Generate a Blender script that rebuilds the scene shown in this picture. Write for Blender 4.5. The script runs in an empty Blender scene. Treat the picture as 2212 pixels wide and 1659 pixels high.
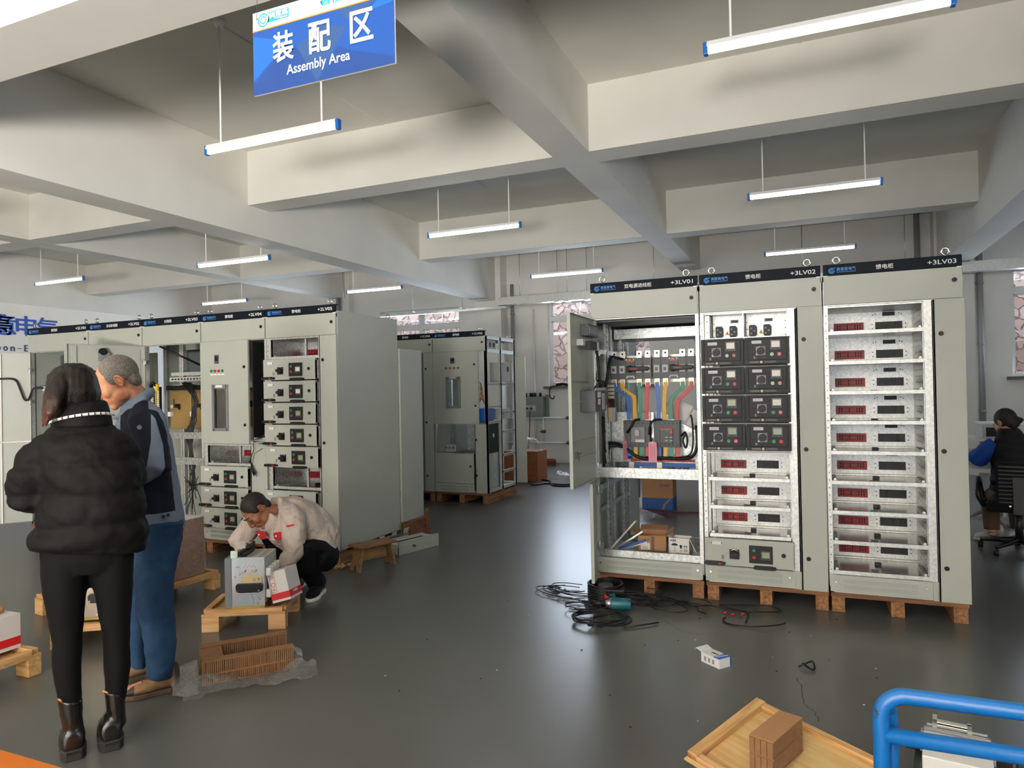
import bpy, bmesh, math, random
import numpy as np
from mathutils import Vector, Matrix, noise, Euler
random.seed(7)
PI = math.pi
SC = bpy.context.scene
COL = SC.collection
# ---------------------------------------------------------------- camera
F, YAW, PIT, ROL, CH = 1504.92, 0.401877, 0.00784970, -0.0200171, 1.53
def cam_axes():
    f = Vector((-math.sin(YAW)*math.cos(PIT), math.cos(YAW)*math.cos(PIT), math.sin(PIT)))
    r = Vector((math.cos(YAW), math.sin(YAW), 0)); u = r.cross(f)
    return r*math.cos(ROL)+u*math.sin(ROL), -r*math.sin(ROL)+u*math.cos(ROL), f
CR, CU, CF = cam_axes()
cd = bpy.data.cameras.new('camera'); cam = bpy.data.objects.new('camera', cd); COL.objects.link(cam)
cd.sensor_fit = 'HORIZONTAL'; cd.sensor_width = 36; cd.lens = F/2212*36; cd.clip_start = .05; cd.clip_end = 200
cam.matrix_world = Matrix(((CR.x, CU.x, -CF.x, 0), (CR.y, CU.y, -CF.y, 0), (CR.z, CU.z, -CF.z, CH), (0, 0, 0, 1)))
SC.camera = cam
def P(px, py, **k):
    """pixel -> point where its ray meets X=, Y= or Z= plane (used to measure the photograph)"""
    d = CR*((px-1106)/F) - CU*((py-829.5)/F) + CF
    a, v = next(iter(k.items())); i = 'XYZ'.index(a); o = Vector((0, 0, CH))
    return o + d*((v-o[i])/d[i])
def PD(px, py, depth):
    """pixel -> point at a given distance along the view axis"""
    return Vector((0, 0, CH)) + (CR*((px-1106)/F) - CU*((py-829.5)/F) + CF)*depth
# ---------------------------------------------------------------- world, lights, exposure
SC.view_settings.view_transform = 'Standard'; SC.view_settings.look = 'None'
SC.view_settings.gamma = 1; SC.view_settings.use_curve_mapping = False
SC.view_settings.exposure = 0.0
SC.render.engine = 'CYCLES'
SC.cycles.max_bounces = 7; SC.cycles.diffuse_bounces = 4; SC.cycles.glossy_bounces = 4
SC.cycles.transmission_bounces = 6; SC.cycles.transparent_max_bounces = 12
SC.cycles.caustics_reflective = False; SC.cycles.caustics_refractive = False
SC.cycles.use_denoising = True; SC.cycles.sample_clamp_indirect = 6
w = bpy.data.worlds.new('world'); SC.world = w; w.use_nodes = True
bg = w.node_tree.nodes['Background']; bg.inputs[0].default_value = (.78, .86, 1, 1); bg.inputs[1].default_value = 5.0
def area(name, loc, target, sx, sy, power, col, spread=180):
    l = bpy.data.lights.new(name, 'AREA'); l.shape = 'RECTANGLE'; l.size = sx; l.size_y = sy; l.energy = power; l.color = col
    l.spread = math.radians(spread)
    o = bpy.data.objects.new(name, l); COL.objects.link(o); o.location = loc
    o.rotation_euler = (Vector(target)-Vector(loc)).to_track_quat('-Z', 'Y').to_euler()
    return o
# daylight: the sun patch on the floor behind the camera throws warm light up on the beams
area('sunlit_floor_glow', (-.3, -6.0, .05), (-1.55, -5.9, 2.9), 2.6, 3.2, 7700, (1, .94, .87), 163)
# open door and windows of the front wall behind the camera
area('front_door_daylight', (-.3, -8.9, 1.6), (-.3, 0, 1.6), 2.8, 2.8, 6, (1, .97, .92))
area('front_window_daylight', (-4.5, -8.8, 2.4), (-4.5, 0, 1.6), 3.2, 1.7, 240, (1, .95, .88))
area('front_window_daylight_right', (4.0, -8.8, 2.4), (3.0, 0, 1.6), 3.2, 1.7, 20, (1, .95, .88))
# windows of the back wall
for i, x in enumerate((-12.0, -8.0, -3.95, 4.1, 8.1)):
    area('back_window_daylight', (x, 13.45, 2.5), (x*.9, 6, .6), 1.9, 1.7, 80, (.72, .84, 1))
# side windows
area('right_window_daylight', (9.6, 2.0, 2.5), (0, 3, 1.2), 4.0, 1.7, 40, (.86, .92, 1))
# ---------------------------------------------------------------- helpers
def lin(c):
    if isinstance(c, str): c = [int(c[i:i+2], 16)/255 for i in (0, 2, 4)]
    return tuple((v/12.92 if v <= .04045 else ((v+.055)/1.055)**2.4) for v in c)+(1,)
MATS = {}
def mat(name, col, rough=.5, metal=0, spec=.5, noise_amt=0, noise_scale=20, bump=0, bump_scale=200, emit=None, es=0,
        col2=None, kind=None, coat=0, alpha=1, sheen=0, sub=0):
    if name in MATS: return MATS[name]
    m = bpy.data.materials.new(name); m.use_nodes = True; MATS[name] = m
    nt = m.node_tree; N = nt.nodes; L = nt.links; b = N['Principled BSDF']
    c = lin(col); b.inputs['Base Color'].default_value = c; b.inputs['Roughness'].default_value = rough
    b.inputs['Metallic'].default_value = metal; b.inputs['Specular IOR Level'].default_value = spec
    b.inputs['Coat Weight'].default_value = coat; b.inputs['Alpha'].default_value = alpha
    if sheen: b.inputs['Sheen Weight'].default_value = sheen
    if sub: b.inputs['Subsurface Weight'].default_value = sub; b.inputs['Subsurface Radius'].default_value = (.02, .008, .004)
    if emit: b.inputs['Emission Color'].default_value = lin(emit); b.inputs['Emission Strength'].default_value = es
    tc = N.new('ShaderNodeTexCoord'); crd = tc.outputs['Object']
    def nz(scale, detail=3, vec=None, rough_=.5):
        n = N.new('ShaderNodeTexNoise'); n.inputs['Scale'].default_value = scale; n.inputs['Detail'].default_value = detail
        n.inputs['Roughness'].default_value = rough_; L.new(vec or crd, n.inputs['Vector']); return n
    def ramp(src, stops):
        r = N.new('ShaderNodeValToRGB'); e = r.color_ramp.elements
        while len(e) < len(stops): e.new(.5)
        for k, (p, cc) in enumerate(stops): e[k].position = p; e[k].color = cc
        L.new(src, r.inputs[0]); return r
    def mapping(sx, sy, sz):
        mp = N.new('ShaderNodeMapping'); mp.inputs['Scale'].default_value = (sx, sy, sz); L.new(crd, mp.inputs[0]); return mp.outputs[0]
    src = None
    if kind == 'galv':
        v = N.new('ShaderNodeTexVoronoi'); v.inputs['Scale'].default_value = noise_scale; L.new(crd, v.inputs['Vector'])
        n = nz(noise_scale*1.1, 4)
        mx = N.new('ShaderNodeMix'); mx.data_type = 'RGBA'; mx.inputs[0].default_value = .72
        L.new(v.outputs['Color'], mx.inputs[6]); L.new(n.outputs['Color'], mx.inputs[7])
        bw = N.new('ShaderNodeRGBToBW'); L.new(mx.outputs[2], bw.inputs[0])
        c2 = lin(col2); r = ramp(bw.outputs[0], [(.38, c2), (.62, c)]); L.new(r.outputs[0], b.inputs['Base Color'])
    elif kind in ('wood', 'woody', 'woodx'):
        s = {'wood': (1.2, 14, 14), 'woody': (14, 1.2, 14), 'woodx': (14, 14, 1.2)}[kind]
        mp = mapping(*s); n = nz(3.2, 4, mp); n2 = nz(2.2, 2)
        r = ramp(n.outputs[0], [(.33, lin(col2)), (.62, c)])
        mx = N.new('ShaderNodeMix'); mx.data_type = 'RGBA'; mx.blend_type = 'MULTIPLY'; mx.inputs[0].default_value = .25
        L.new(r.outputs[0], mx.inputs[6]); L.new(n2.outputs['Color'], mx.inputs[7]); L.new(mx.outputs[2], b.inputs['Base Color'])
        bp = N.new('ShaderNodeBump'); bp.inputs['Strength'].default_value = .25; bp.inputs['Distance'].default_value = .002
        L.new(n.outputs[0], bp.inputs['Height']); L.new(bp.outputs[0], b.inputs['Normal'])
    elif noise_amt or col2:
        n = nz(noise_scale, 4)
        c2 = lin(col2) if col2 else tuple(v*(1-noise_amt) for v in c[:3])+(1,)
        r = ramp(n.outputs[0], [(.35, c2), (.65, c)]); L.new(r.outputs[0], b.inputs['Base Color'])
    if bump:
        n = nz(bump_scale, 3); bp = N.new('ShaderNodeBump'); bp.inputs['Strength'].default_value = bump
        bp.inputs['Distance'].default_value = .003; L.new(n.outputs[0], bp.inputs['Height']); L.new(bp.outputs[0], b.inputs['Normal'])
    return m
class MB:
    def __init__(s): s.v = []; s.f = []; s.m = []; s.s = []
    def add(s, vs, fs, m=0, sm=False):
        o = len(s.v); s.v += [tuple(v) for v in vs]
        for f in fs: s.f.append([i+o for i in f]); s.m.append(m); s.s.append(sm)
        return s
    def box(s, x0, x1, y0, y1, z0, z1, m=0, M=None):
        vs = [Vector((x, y, z)) for z in (z0, z1) for y in (y0, y1) for x in (x0, x1)]
        if M is not None: vs = [M @ v for v in vs]
        return s.add(vs, [(0, 2, 3, 1), (4, 5, 7, 6), (0, 1, 5, 4), (2, 6, 7, 3), (0, 4, 6, 2), (1, 3, 7, 5)], m)
    def cbox(s, c, sz, m=0, M=None):
        return s.box(c[0]-sz[0]/2, c[0]+sz[0]/2, c[1]-sz[1]/2, c[1]+sz[1]/2, c[2]-sz[2]/2, c[2]+sz[2]/2, m, M)
    def cyl(s, p0, p1, r, r1=None, n=12, m=0, sm=True, M=None):
        p0 = Vector(p0); p1 = Vector(p1); r1 = r if r1 is None else r1; d = (p1-p0).normalized()
        a = d.orthogonal().normalized(); b = d.cross(a); vs = []
        for p, rr in ((p0, r), (p1, r1)):
            for k in range(n):
                t = 2*PI*k/n; vs.append(p+(a*math.cos(t)+b*math.sin(t))*rr)
        if M is not None: vs = [M @ v for v in vs]
        s.add(vs, [(k, (k+1) % n, n+(k+1) % n, n+k) for k in range(n)], m, sm)
        o = len(s.v)-2*n
        s.f.append([o+k for k in range(n)][::-1]); s.m.append(m); s.s.append(False)
        s.f.append([o+n+k for k in range(n)]); s.m.append(m); s.s.append(False)
        return s
    def tube(s, pts, r, n=8, m=0, closed=False):
        pts = [Vector(p) for p in pts]
        if not closed and 3 < len(pts) <= 12 and not isinstance(r, (list, tuple)):      # round the bends of cables
            Q = [2*pts[0]-pts[1]]+pts+[2*pts[-1]-pts[-2]]; out = []
            for i in range(1, len(Q)-2):
                a, b, c, d = Q[i-1:i+3]
                for t in (0, .25, .5, .75): out.append(.5*((2*b)+(c-a)*t+(2*a-5*b+4*c-d)*t*t+(3*b-a-3*c+d)*t*t*t))
            pts = out+[pts[-1]]
        K = len(pts); rings = []; a = None
        for i in range(K):
            if closed: d = (pts[(i+1) % K]-pts[i-1])
            else: d = pts[min(i+1, K-1)]-pts[max(i-1, 0)]
            if d.length < 1e-9: d = Vector((0, 0, 1))
            d.normalize()
            if a is None: a = d.orthogonal().normalized()
            a = (a-d*a.dot(d)); a = a.normalized() if a.length > 1e-6 else d.orthogonal().normalized()
            b = d.cross(a); rr = r[i] if isinstance(r, (list, tuple)) else r
            rings.append([pts[i]+(a*math.cos(2*PI*k/n)+b*math.sin(2*PI*k/n))*rr for k in range(n)])
        return s.loft(rings, m, closed)
    def loft(s, rings, m=0, closed=False, caps=True, sm=True):
        n = len(rings[0]); K = len(rings); vs = [v for r in rings for v in r]; fs = []
        for i in range(K if closed else K-1):
            j = (i+1) % K
            for k in range(n): fs.append((i*n+k, i*n+(k+1) % n, j*n+(k+1) % n, j*n+k))
        s.add(vs, fs, m, sm)
        if caps and not closed:
            o = len(s.v)-n*K
            s.f.append([o+k for k in range(n)][::-1]); s.m.append(m); s.s.append(sm)
            s.f.append([o+(K-1)*n+k for k in range(n)]); s.m.append(m); s.s.append(sm)
        return s
    def prism(s, pts, fn, w0, w1, m=0, sm=False):
        """2D outline extruded: fn(u, v, w) -> xyz"""
        n = len(pts); vs = [fn(u, v, w0) for u, v in pts]+[fn(u, v, w1) for u, v in pts]
        s.add(vs, [tuple(range(n))[::-1], tuple(range(n, 2*n))], m, False)
        o = len(s.v)-2*n
        for k in range(n): s.f.append([o+k, o+(k+1) % n, o+n+(k+1) % n, o+n+k]); s.m.append(m); s.s.append(sm)
        return s
    def sphere(s, c, r, nu=12, nv=8, m=0, M=None):
        c = Vector(c); rr = r if isinstance(r, (tuple, list)) else (r, r, r); rings = []
        for j in range(nv+1):
            ph = -PI/2+PI*j/nv; ph = max(-PI/2+.02, min(PI/2-.02, ph))
            ring = [c+Vector((rr[0]*math.cos(ph)*math.cos(2*PI*k/nu), rr[1]*math.cos(ph)*math.sin(2*PI*k/nu), rr[2]*math.sin(ph))) for k in range(nu)]
            if M is not None: ring = [M @ v for v in ring]
            rings.append(ring)
        return s.loft(rings, m)
    def ring(s, c, R_, r, axis='z', n=20, k=8, m=0, a0=0, a1=2*PI):
        pts = []; full = abs(a1-a0-2*PI) < 1e-6; N_ = n if full else n+1
        for i in range(N_):
            t = a0+(a1-a0)*i/n; u, v = R_*math.cos(t), R_*math.sin(t)
            pts.append(Vector(c)+{'z': Vector((u, v, 0)), 'y': Vector((u, 0, v)), 'x': Vector((0, u, v))}[axis])
        return s.tube(pts, r, k, m, closed=full)
    def build(s, name, mats, parent=None, loc=None, rot=None, bevel=0, kind=None, label=None, fix=False, seg=2):
        me = bpy.data.meshes.new(name); me.from_pydata(s.v, [], s.f)
        if not isinstance(mats, (list, tuple)): mats = [mats]
        for x in mats: me.materials.append(x)
        me.polygons.foreach_set('material_index', s.m); me.polygons.foreach_set('use_smooth', s.s); me.update()
        if fix:
            b = bmesh.new(); b.from_mesh(me); bmesh.ops.recalc_face_normals(b, faces=b.faces); b.to_mesh(me); b.free()
        o = bpy.data.objects.new(name, me); COL.objects.link(o)
        if parent is not None: o.parent = parent
        if loc is not None: o.location = loc
        if rot is not None: o.rotation_euler = rot
        if bevel:
            md = o.modifiers.new('bevel', 'BEVEL'); md.width = bevel; md.segments = seg; md.limit_method = 'ANGLE'; md.angle_limit = .6
        if kind: o['kind'] = kind
        if label: o['label'] = label
        return o
def thing(name, label, cat, loc=(0, 0, 0), rz=0, group=None):
    o = bpy.data.objects.new(name, None); COL.objects.link(o); o.location = loc; o.rotation_euler = (0, 0, rz)
    o.empty_display_size = .1
    return tag(o, label, cat, group)
def tag(o, label=None, cat=None, group=None, kind=None):
    if label: o['label'] = label
    if cat: o['category'] = cat
    if group: o['group'] = group
    if kind: o['kind'] = kind
    return o
def empty_part(name, parent, loc=(0, 0, 0)):
    o = bpy.data.objects.new(name, None); COL.objects.link(o); o.parent = parent; o.location = loc; return o
def kids(o): return [c for c in bpy.data.objects if c.parent == o]
def copy_tree(o, parent=None, loc=None, rot=None, table=None):
    if table is None:
        table = {}
        for c in bpy.data.objects:
            if c.parent: table.setdefault(c.parent.name, []).append(c)
    c = o.copy(); COL.objects.link(c); c.parent = parent
    if loc is not None: c.location = loc
    if rot is not None: c.rotation_euler = rot
    for ch in table.get(o.name, []): copy_tree(ch, c, table=table)
    return c
def struct(name, mb, mats, **k):
    return mb.build(name, mats, kind='structure', **k)
RX = Matrix.Rotation(PI/2, 4, 'X')
def textmesh(s, size=1, fit_w=None, fit_h=None, bold=0, ext=.0008, align='LEFT', shear=0):
    cu = bpy.data.curves.new('txt', 'FONT'); cu.body = s; cu.size = size; cu.extrude = ext; cu.offset = bold; cu.resolution_u = 3
    cu.shear = shear
    o = bpy.data.objects.new('txt', cu); COL.objects.link(o); bpy.context.view_layer.update()
    me = bpy.data.meshes.new_from_object(o.evaluated_get(bpy.context.evaluated_depsgraph_get()))
    bpy.data.objects.remove(o); bpy.data.curves.remove(cu)
    co = np.zeros(len(me.vertices)*3); me.vertices.foreach_get('co', co); co = co.reshape(-1, 3)
    if len(co) == 0: return me
    x0, x1, y0, y1 = co[:, 0].min(), co[:, 0].max(), co[:, 1].min(), co[:, 1].max()
    sx = fit_w/(x1-x0) if fit_w else 1; sy = fit_h/(y1-y0) if fit_h else (sx if fit_w else 1)
    if fit_h and not fit_w: sx = sy
    ox = {'LEFT': x0, 'CENTER': (x0+x1)/2, 'RIGHT': x1}[align]
    co[:, 0] = (co[:, 0]-ox)*sx; co[:, 1] = (co[:, 1]-y0)*sy
    me.vertices.foreach_set('co', co.ravel()); me.update(); return me
TXT = {}
def text(name, s, material, parent=None, loc=(0, 0, 0), rot=(PI/2, 0, 0), **k):
    """lettering; its lower left corner sits at loc, default facing -Y"""
    key = (s, material.name, tuple(sorted(k.items())))
    if key not in TXT:
        me = textmesh(s, **k); me.materials.clear(); me.materials.append(material)
        me.polygons.foreach_set('material_index', [0]*len(me.polygons)); TXT[key] = me
    me = TXT[key]; o = bpy.data.objects.new(name, me); COL.objects.link(o); o.parent = parent; o.location = loc; o.rotation_euler = rot
    return o
# materials
M_wall = mat('wall_paint', 'EAE7E0', .62, noise_amt=.07, noise_scale=1.3, bump=.12, bump_scale=60)
M_ceil = mat('ceiling_paint', 'DAD8D0', .7, noise_amt=.09, noise_scale=1.1, bump=.15, bump_scale=45)
M_cab = mat('light_grey_enamel', 'A9ACA2', .42, noise_amt=.03, noise_scale=5, bump=.1, bump_scale=420)
M_cabi = mat('grey_enamel_inside', 'A2A79D', .35, bump=.05, bump_scale=420)
M_galv = mat('galvanised_steel', 'C6C8C5', .36, metal=.85, kind='galv', col2='9CA09E', noise_scale=55)
M_galvb = mat('galvanised_steel_bright', 'D6D5D1', .42, metal=.7, kind='galv', col2='BDBEBB', noise_scale=70)
M_zinc = mat('plain_zinc', 'C9CCCB', .3, metal=.9, noise_amt=.15, noise_scale=12)
M_tray = mat('tray_sheet', 'B9B6B0', .22, metal=.85, noise_amt=.3, noise_scale=5)
M_blk = mat('black_plastic', '0B0B0C', .45, spec=.35)
M_blks = mat('black_satin', '131315', .5, spec=.35, bump=.06, bump_scale=300)
M_dgr = mat('dark_grey_plastic', '45474A', .45)
M_mgr = mat('mid_grey_plastic', '75777B', .45)
M_lgr = mat('light_grey_plastic', 'B9B9B6', .5)
M_wht = mat('white_plastic', 'E6E4E0', .5)
M_red = mat('red_plastic', 'C0141C', .4)
M_dred = mat('dark_red_socket', '9C151B', .45)
M_grn = mat('green_plastic', '0F7A55', .4)
M_hdr = mat('header_navy', '0E1520', .6, spec=.15, noise_amt=.3, noise_scale=9)
M_blue = mat('logo_blue', '3F86D2', .5)
M_lcd = mat('display_glass', 'A9B08E', .15)
M_chrome = mat('bright_metal', 'D8D8D6', .18, metal=1)
M_dark = mat('dark_void', '0E0F10', .7)
M_pine = mat('pine_wood', 'DDB27C', .6, kind='wood', col2='BD8A52')
M_piney = mat('pine_wood_y', 'D9AE78', .6, kind='woody', col2='B98650')
M_oldw = mat('old_pallet_wood', '8A5C3A', .75, kind='wood', col2='5E3B25')
M_card = mat('cardboard', 'A77B55', .8, noise_amt=.08, noise_scale=6)
M_cardd = mat('cardboard_brown', '8C6243', .8, noise_amt=.08, noise_scale=6)
M_paper = mat('white_paper', 'EDEAEA', .7)
M_yel = mat('yellow_plastic', 'D9B524', .45)
# ---------------------------------------------------------------- the hall
ZC, ZB, ZG = 4.37, 3.74, 3.40          # ceiling, shallow beams, deep girders
XL_, XR_, YB_, YF_ = -14.22, 10.0, 13.6, -9.2
def mk_floor():
    m = bpy.data.materials.new('epoxy_floor'); m.use_nodes = True; N = m.node_tree.nodes; L = m.node_tree.links; b = N['Principled BSDF']
    tc = N.new('ShaderNodeTexCoord'); n = N.new('ShaderNodeTexNoise'); n.inputs['Scale'].default_value = .7; n.inputs['Detail'].default_value = 5
    L.new(tc.outputs['Object'], n.inputs[0]); r = N.new('ShaderNodeValToRGB')
    r.color_ramp.elements[0].position = .3; r.color_ramp.elements[0].color = lin('4C4D4C'); r.color_ramp.elements[1].position = .7; r.color_ramp.elements[1].color = lin('585957')
    L.new(n.outputs[0], r.inputs[0]); L.new(r.outputs[0], b.inputs['Base Color'])
    b.inputs['Roughness'].default_value = .30
    n3 = N.new('ShaderNodeTexNoise'); n3.inputs['Scale'].default_value = 22; n3.inputs['Detail'].default_value = 2; L.new(tc.outputs['Object'], n3.inputs[0])
    bp = N.new('ShaderNodeBump'); bp.inputs['Strength'].default_value = .10; bp.inputs['Distance'].default_value = .002
    L.new(n3.outputs[0], bp.inputs['Height']); L.new(bp.outputs[0], b.inputs['Normal'])
    b.inputs['Specular IOR Level'].default_value = .55
    return m
M_floor = mk_floor()
struct('floor', MB().box(XL_-.3, XR_+.3, YF_-.3, YB_+.3, -.2, 0), M_floor)
struct('ceiling', MB().box(XL_-.3, XR_+.3, YF_-.3, YB_+.3, ZC, ZC+.2), M_ceil)
ti = [0]
def trim(mb, m=None, **k):
    ti[0] += 1; return struct('trim_%d' % ti[0], mb, m or M_ceil, **k)
# deep girders along Y, shallow beams along Y, beams along X
for x0, x1, z in ((-14.5, -14.2, ZG), (-10.27, -9.9, ZB), (-6.37, -5.97, ZG), (-2.2, -1.84, ZB), (1.99, 2.38, ZG), (6.1, 6.46, ZB)):
    trim(MB().box(x0, x1, YF_, YB_, z, ZC+.01))
for y0, y1, z in ((-5.5, -5.1, ZG), (-1.7, -1.35, ZB), (2.22, 2.6, ZG), (6.28, 6.62, ZB), (10.18, 10.52, ZB)):
    trim(MB().box(XL_, XR_, y0, y1, z+.002, ZC+.01))
# front-to-back slab joint lines
for x in (-4.1, .0):
    trim(MB().box(x-.012, x+.012, 2.6, 13.6, ZC-.006, ZC+.005))
# columns against the back wall
for x0, x1 in ((-6.45, -5.85), (1.95, 2.5)):
    trim(MB().box(x0, x1, 13.25, YB_+.01, 0, ZC), M_wall)
trim(MB().box(-10.4, -9.8, 13.45, YB_+.01, 0, ZC), M_wall)
def wall_with_holes(name, axis, c, t, a0, a1, z1, holes, m, sgn=1):
    mb = MB(); holes = sorted(holes); cur = a0
    def bx(u0, u1, z0, z1_):
        if u1-u0 < 1e-4 or z1_-z0 < 1e-4: return
        lo, hi = (c, c+t*sgn) if sgn > 0 else (c-t, c)
        if axis == 'y': mb.box(u0, u1, lo, hi, z0, z1_)
        else: mb.box(lo, hi, u0, u1, z0, z1_)
    for h0, h1, hz0, hz1 in holes:
        bx(cur, h0, 0, z1); bx(h0, h1, 0, hz0); bx(h0, h1, hz1, z1); cur = h1
    bx(cur, a1, 0, z1)
    return struct(name, mb, m)
WZ0, WZ1 = 1.58, 3.37
BW = [(-13.1, -11.1), (-9.05, -7.0), (-4.95, -2.78), (3.06, 5.1), (7.1, 9.1)]
wall_with_holes('wall_back', 'y', YB_, .3, XL_, XR_, ZC, [(a, b, WZ0, WZ1) for a, b in BW], M_wall)
wall_with_holes('wall_front', 'y', YF_, .3, XL_, XR_, ZC, [(-6.1, -2.9, 1.5, 3.3), (2.4, 5.6, 1.5, 3.3), (-1.8, 1.2, 0, 3.1)], M_wall, -1)
wall_with_holes('wall_left', 'x', XL_, .3, YF_, YB_, ZC, [], M_wall, -1)
wall_with_holes('wall_right', 'x', XR_, .3, YF_, YB_, ZC, [(0, 4, 1.6, 3.3)], M_wall)
trim(MB().box(XL_+.002, XL_+.012, YF_, YB_, .0, .12), mat('skirting_grey', '8B8B86', .5))
M_frame = mat('window_frame', 'E4E4E2', .4)
def mk_glass():
    m = bpy.data.materials.new('window_glass'); m.use_nodes = True; N = m.node_tree.nodes; L = m.node_tree.links
    for n in list(N): N.remove(n)
    out = N.new('ShaderNodeOutputMaterial'); t = N.new('ShaderNodeBsdfTransparent'); g = N.new('ShaderNodeBsdfGlossy'); g.inputs['Roughness'].default_value = .02
    t.inputs[0].default_value = (.93, .95, .96, 1); mx = N.new('ShaderNodeMixShader'); mx.inputs[0].default_value = .06
    L.new(t.outputs[0], mx.inputs[1]); L.new(g.outputs[0], mx.inputs[2]); L.new(mx.outputs[0], out.inputs[0]); return m
M_glass = mk_glass()
wi = [0]
def window(x0, x1, y, z0, z1, zt, sgn=1):
    wi[0] += 1; f = MB(); w = .055
    f.box(x0, x1, y, y+.08, z0, z0+w).box(x0, x1, y, y+.08, z1-w, z1).box(x0, x0+w, y, y+.08, z0+w, z1-w).box(x1-w, x1, y, y+.08, z0+w, z1-w)
    f.box(x0+w, x1-w, y, y+.08, zt-.05, zt+.05); xm = (x0+x1)/2
    f.box(xm-.05, xm+.05, y, y+.08, z0+w, zt-.05).box(xm-.05, xm+.05, y, y+.08, zt+.05, z1-w)
    for a, b, c, d in ((x0+w, xm-.05, z0+w, zt-.05), (xm+.05, x1-w, z0+w, zt-.05), (x0+w, xm-.05, zt+.05, z1-w), (xm+.05, x1-w, zt+.05, z1-w)):
        f.box(a, b, y+.035, y+.041, c, d, 1)
        for q in ((a, a+.02, c, d), (b-.02, b, c, d), (a, b, c, c+.02), (a, b, d-.02, d)): f.box(q[0], q[1], y+.02, y+.06, q[2], q[3])
    return struct('window_%d' % wi[0], f, [M_frame, M_glass])
for a, b in BW: window(a, b, YB_+.1, WZ0, WZ1, 2.98)
window(-6.1, -2.9, YF_-.2, 1.5, 3.3, 2.9); window(2.4, 5.6, YF_-.2, 1.5, 3.3, 2.9)
M_sill = mat('sill_stone', '6E675F', .5, noise_amt=.2, noise_scale=30)
for a, b in BW: trim(MB().box(a-.08, b+.08, YB_-.12, YB_+.12, WZ0-.05, WZ0), M_sill)
# roller door at the front, stood open
struct('door_1', MB().box(-1.8, 1.2, YF_-.25, YF_-.2, 2.7, 3.1).box(-1.86, -1.8, YF_-.28, YF_, 0, 3.15).box(1.2, 1.26, YF_-.28, YF_, 0, 3.15), M_zinc)
# stone retaining wall outside the back windows
def mk_stone():
    m = bpy.data.materials.new('pink_stone'); m.use_nodes = True; N = m.node_tree.nodes; L = m.node_tree.links; b = N['Principled BSDF']
    tc = N.new('ShaderNodeTexCoord'); v = N.new('ShaderNodeTexVoronoi'); v.feature = 'DISTANCE_TO_EDGE'; v.inputs['Scale'].default_value = 5.5
    nn = N.new('ShaderNodeTexNoise'); nn.inputs['Scale'].default_value = 5; nn.inputs['Detail'].default_value = 5; ad = N.new('ShaderNodeMix'); ad.data_type = 'RGBA'; ad.inputs[0].default_value = .25
    L.new(tc.outputs['Object'], nn.inputs[0]); L.new(tc.outputs['Object'], ad.inputs[6]); L.new(nn.outputs['Color'], ad.inputs[7]); L.new(ad.outputs[2], v.inputs['Vector'])
    v2 = N.new('ShaderNodeTexVoronoi'); v2.inputs['Scale'].default_value = 5.5; L.new(ad.outputs[2], v2.inputs['Vector'])
    r = N.new('ShaderNodeValToRGB'); r.color_ramp.elements[0].color = lin('C4A49A'); r.color_ramp.elements[1].color = lin('F0DAD0'); L.new(v2.outputs['Color'], r.inputs[0])
    e = N.new('ShaderNodeValToRGB'); e.color_ramp.elements[0].position = .0; e.color_ramp.elements[0].color = (.25, .22, .21, 1); e.color_ramp.elements[1].position = .06; e.color_ramp.elements[1].color = (1, 1, 1, 1)
    L.new(v.outputs['Distance'], e.inputs[0]); mx = N.new('ShaderNodeMix'); mx.data_type = 'RGBA'; mx.blend_type = 'MULTIPLY'; mx.inputs[0].default_value = .6
    L.new(r.outputs[0], mx.inputs[6]); L.new(e.outputs[0], mx.inputs[7]); L.new(mx.outputs[2], b.inputs['Base Color']); b.inputs['Roughness'].default_value = .9
    bp = N.new('ShaderNodeBump'); bp.inputs['Strength'].default_value = .9; bp.inputs['Distance'].default_value = .05; L.new(e.outputs[0], bp.inputs['Height']); L.new(bp.outputs[0], b.inputs['Normal'])
    return m
rw = MB(); nx, nz_ = 90, 16
vs = []
for j in range(nz_+1):
    for i in range(nx+1):
        x = -16+28*i/nx; z = -.5+4.6*j/nz_
        vs.append((x, 15.1+.10*noise.noise(Vector((x*2.1, z*2.3, 0)))+.04*noise.noise(Vector((x*7, z*7, 3))), z))
fs = [(j*(nx+1)+i, j*(nx+1)+i+1, (j+1)*(nx+1)+i+1, (j+1)*(nx+1)+i) for j in range(nz_) for i in range(nx)]
rw.add(vs, fs, 0, True); rw.box(-16, 12, 15.15, 15.7, -.5, 4.1)
tag(rw.build('retaining_wall', mk_stone()), 'pinkish rubble stone retaining wall outside the back windows', 'wall')
M_twig = mat('dry_twigs', 'E8DDD2', .8)
random.seed(5)
for (xa, xb, n) in ((-5.0, -2.9, 26), (-9.0, -7.0, 14), (3.1, 5.1, 16)):
    vb = MB()
    for k in range(n):
        x = random.uniform(xa, xb); z = random.uniform(1.7, 3.5); a = random.uniform(-1.2, 1.2)+random.choice((0, PI)); l = random.uniform(.4, 1.1)
        pts = [(x+math.cos(a)*l*t+.05*math.sin(5*t), 14.98-.03*math.sin(3*t), z+math.sin(a)*l*t-.1*t*t) for t in (0, .25, .5, .75, 1)]
        vb.tube(pts, .011, 5)
    for q in range(4): x = xa+(xb-xa)*(q+.5)/4; vb.tube([(x, 14.96, -.1), (x+.1, 14.97, 1.2), (x-.05, 14.97, 2.4), (x+.1, 14.97, 3.5)], .015, 5)
    lb = {-5.0: 'pale bare creeper stems on the stone outside the large middle window', -9.0: 'pale bare creeper stems on the stone seen through two small panes left of centre', 3.1: 'pale bare creeper stems on the stone outside the window at the right edge'}[xa]
    tag(vb.build('creeper', M_twig), lb, 'plant', kind='stuff')
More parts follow.
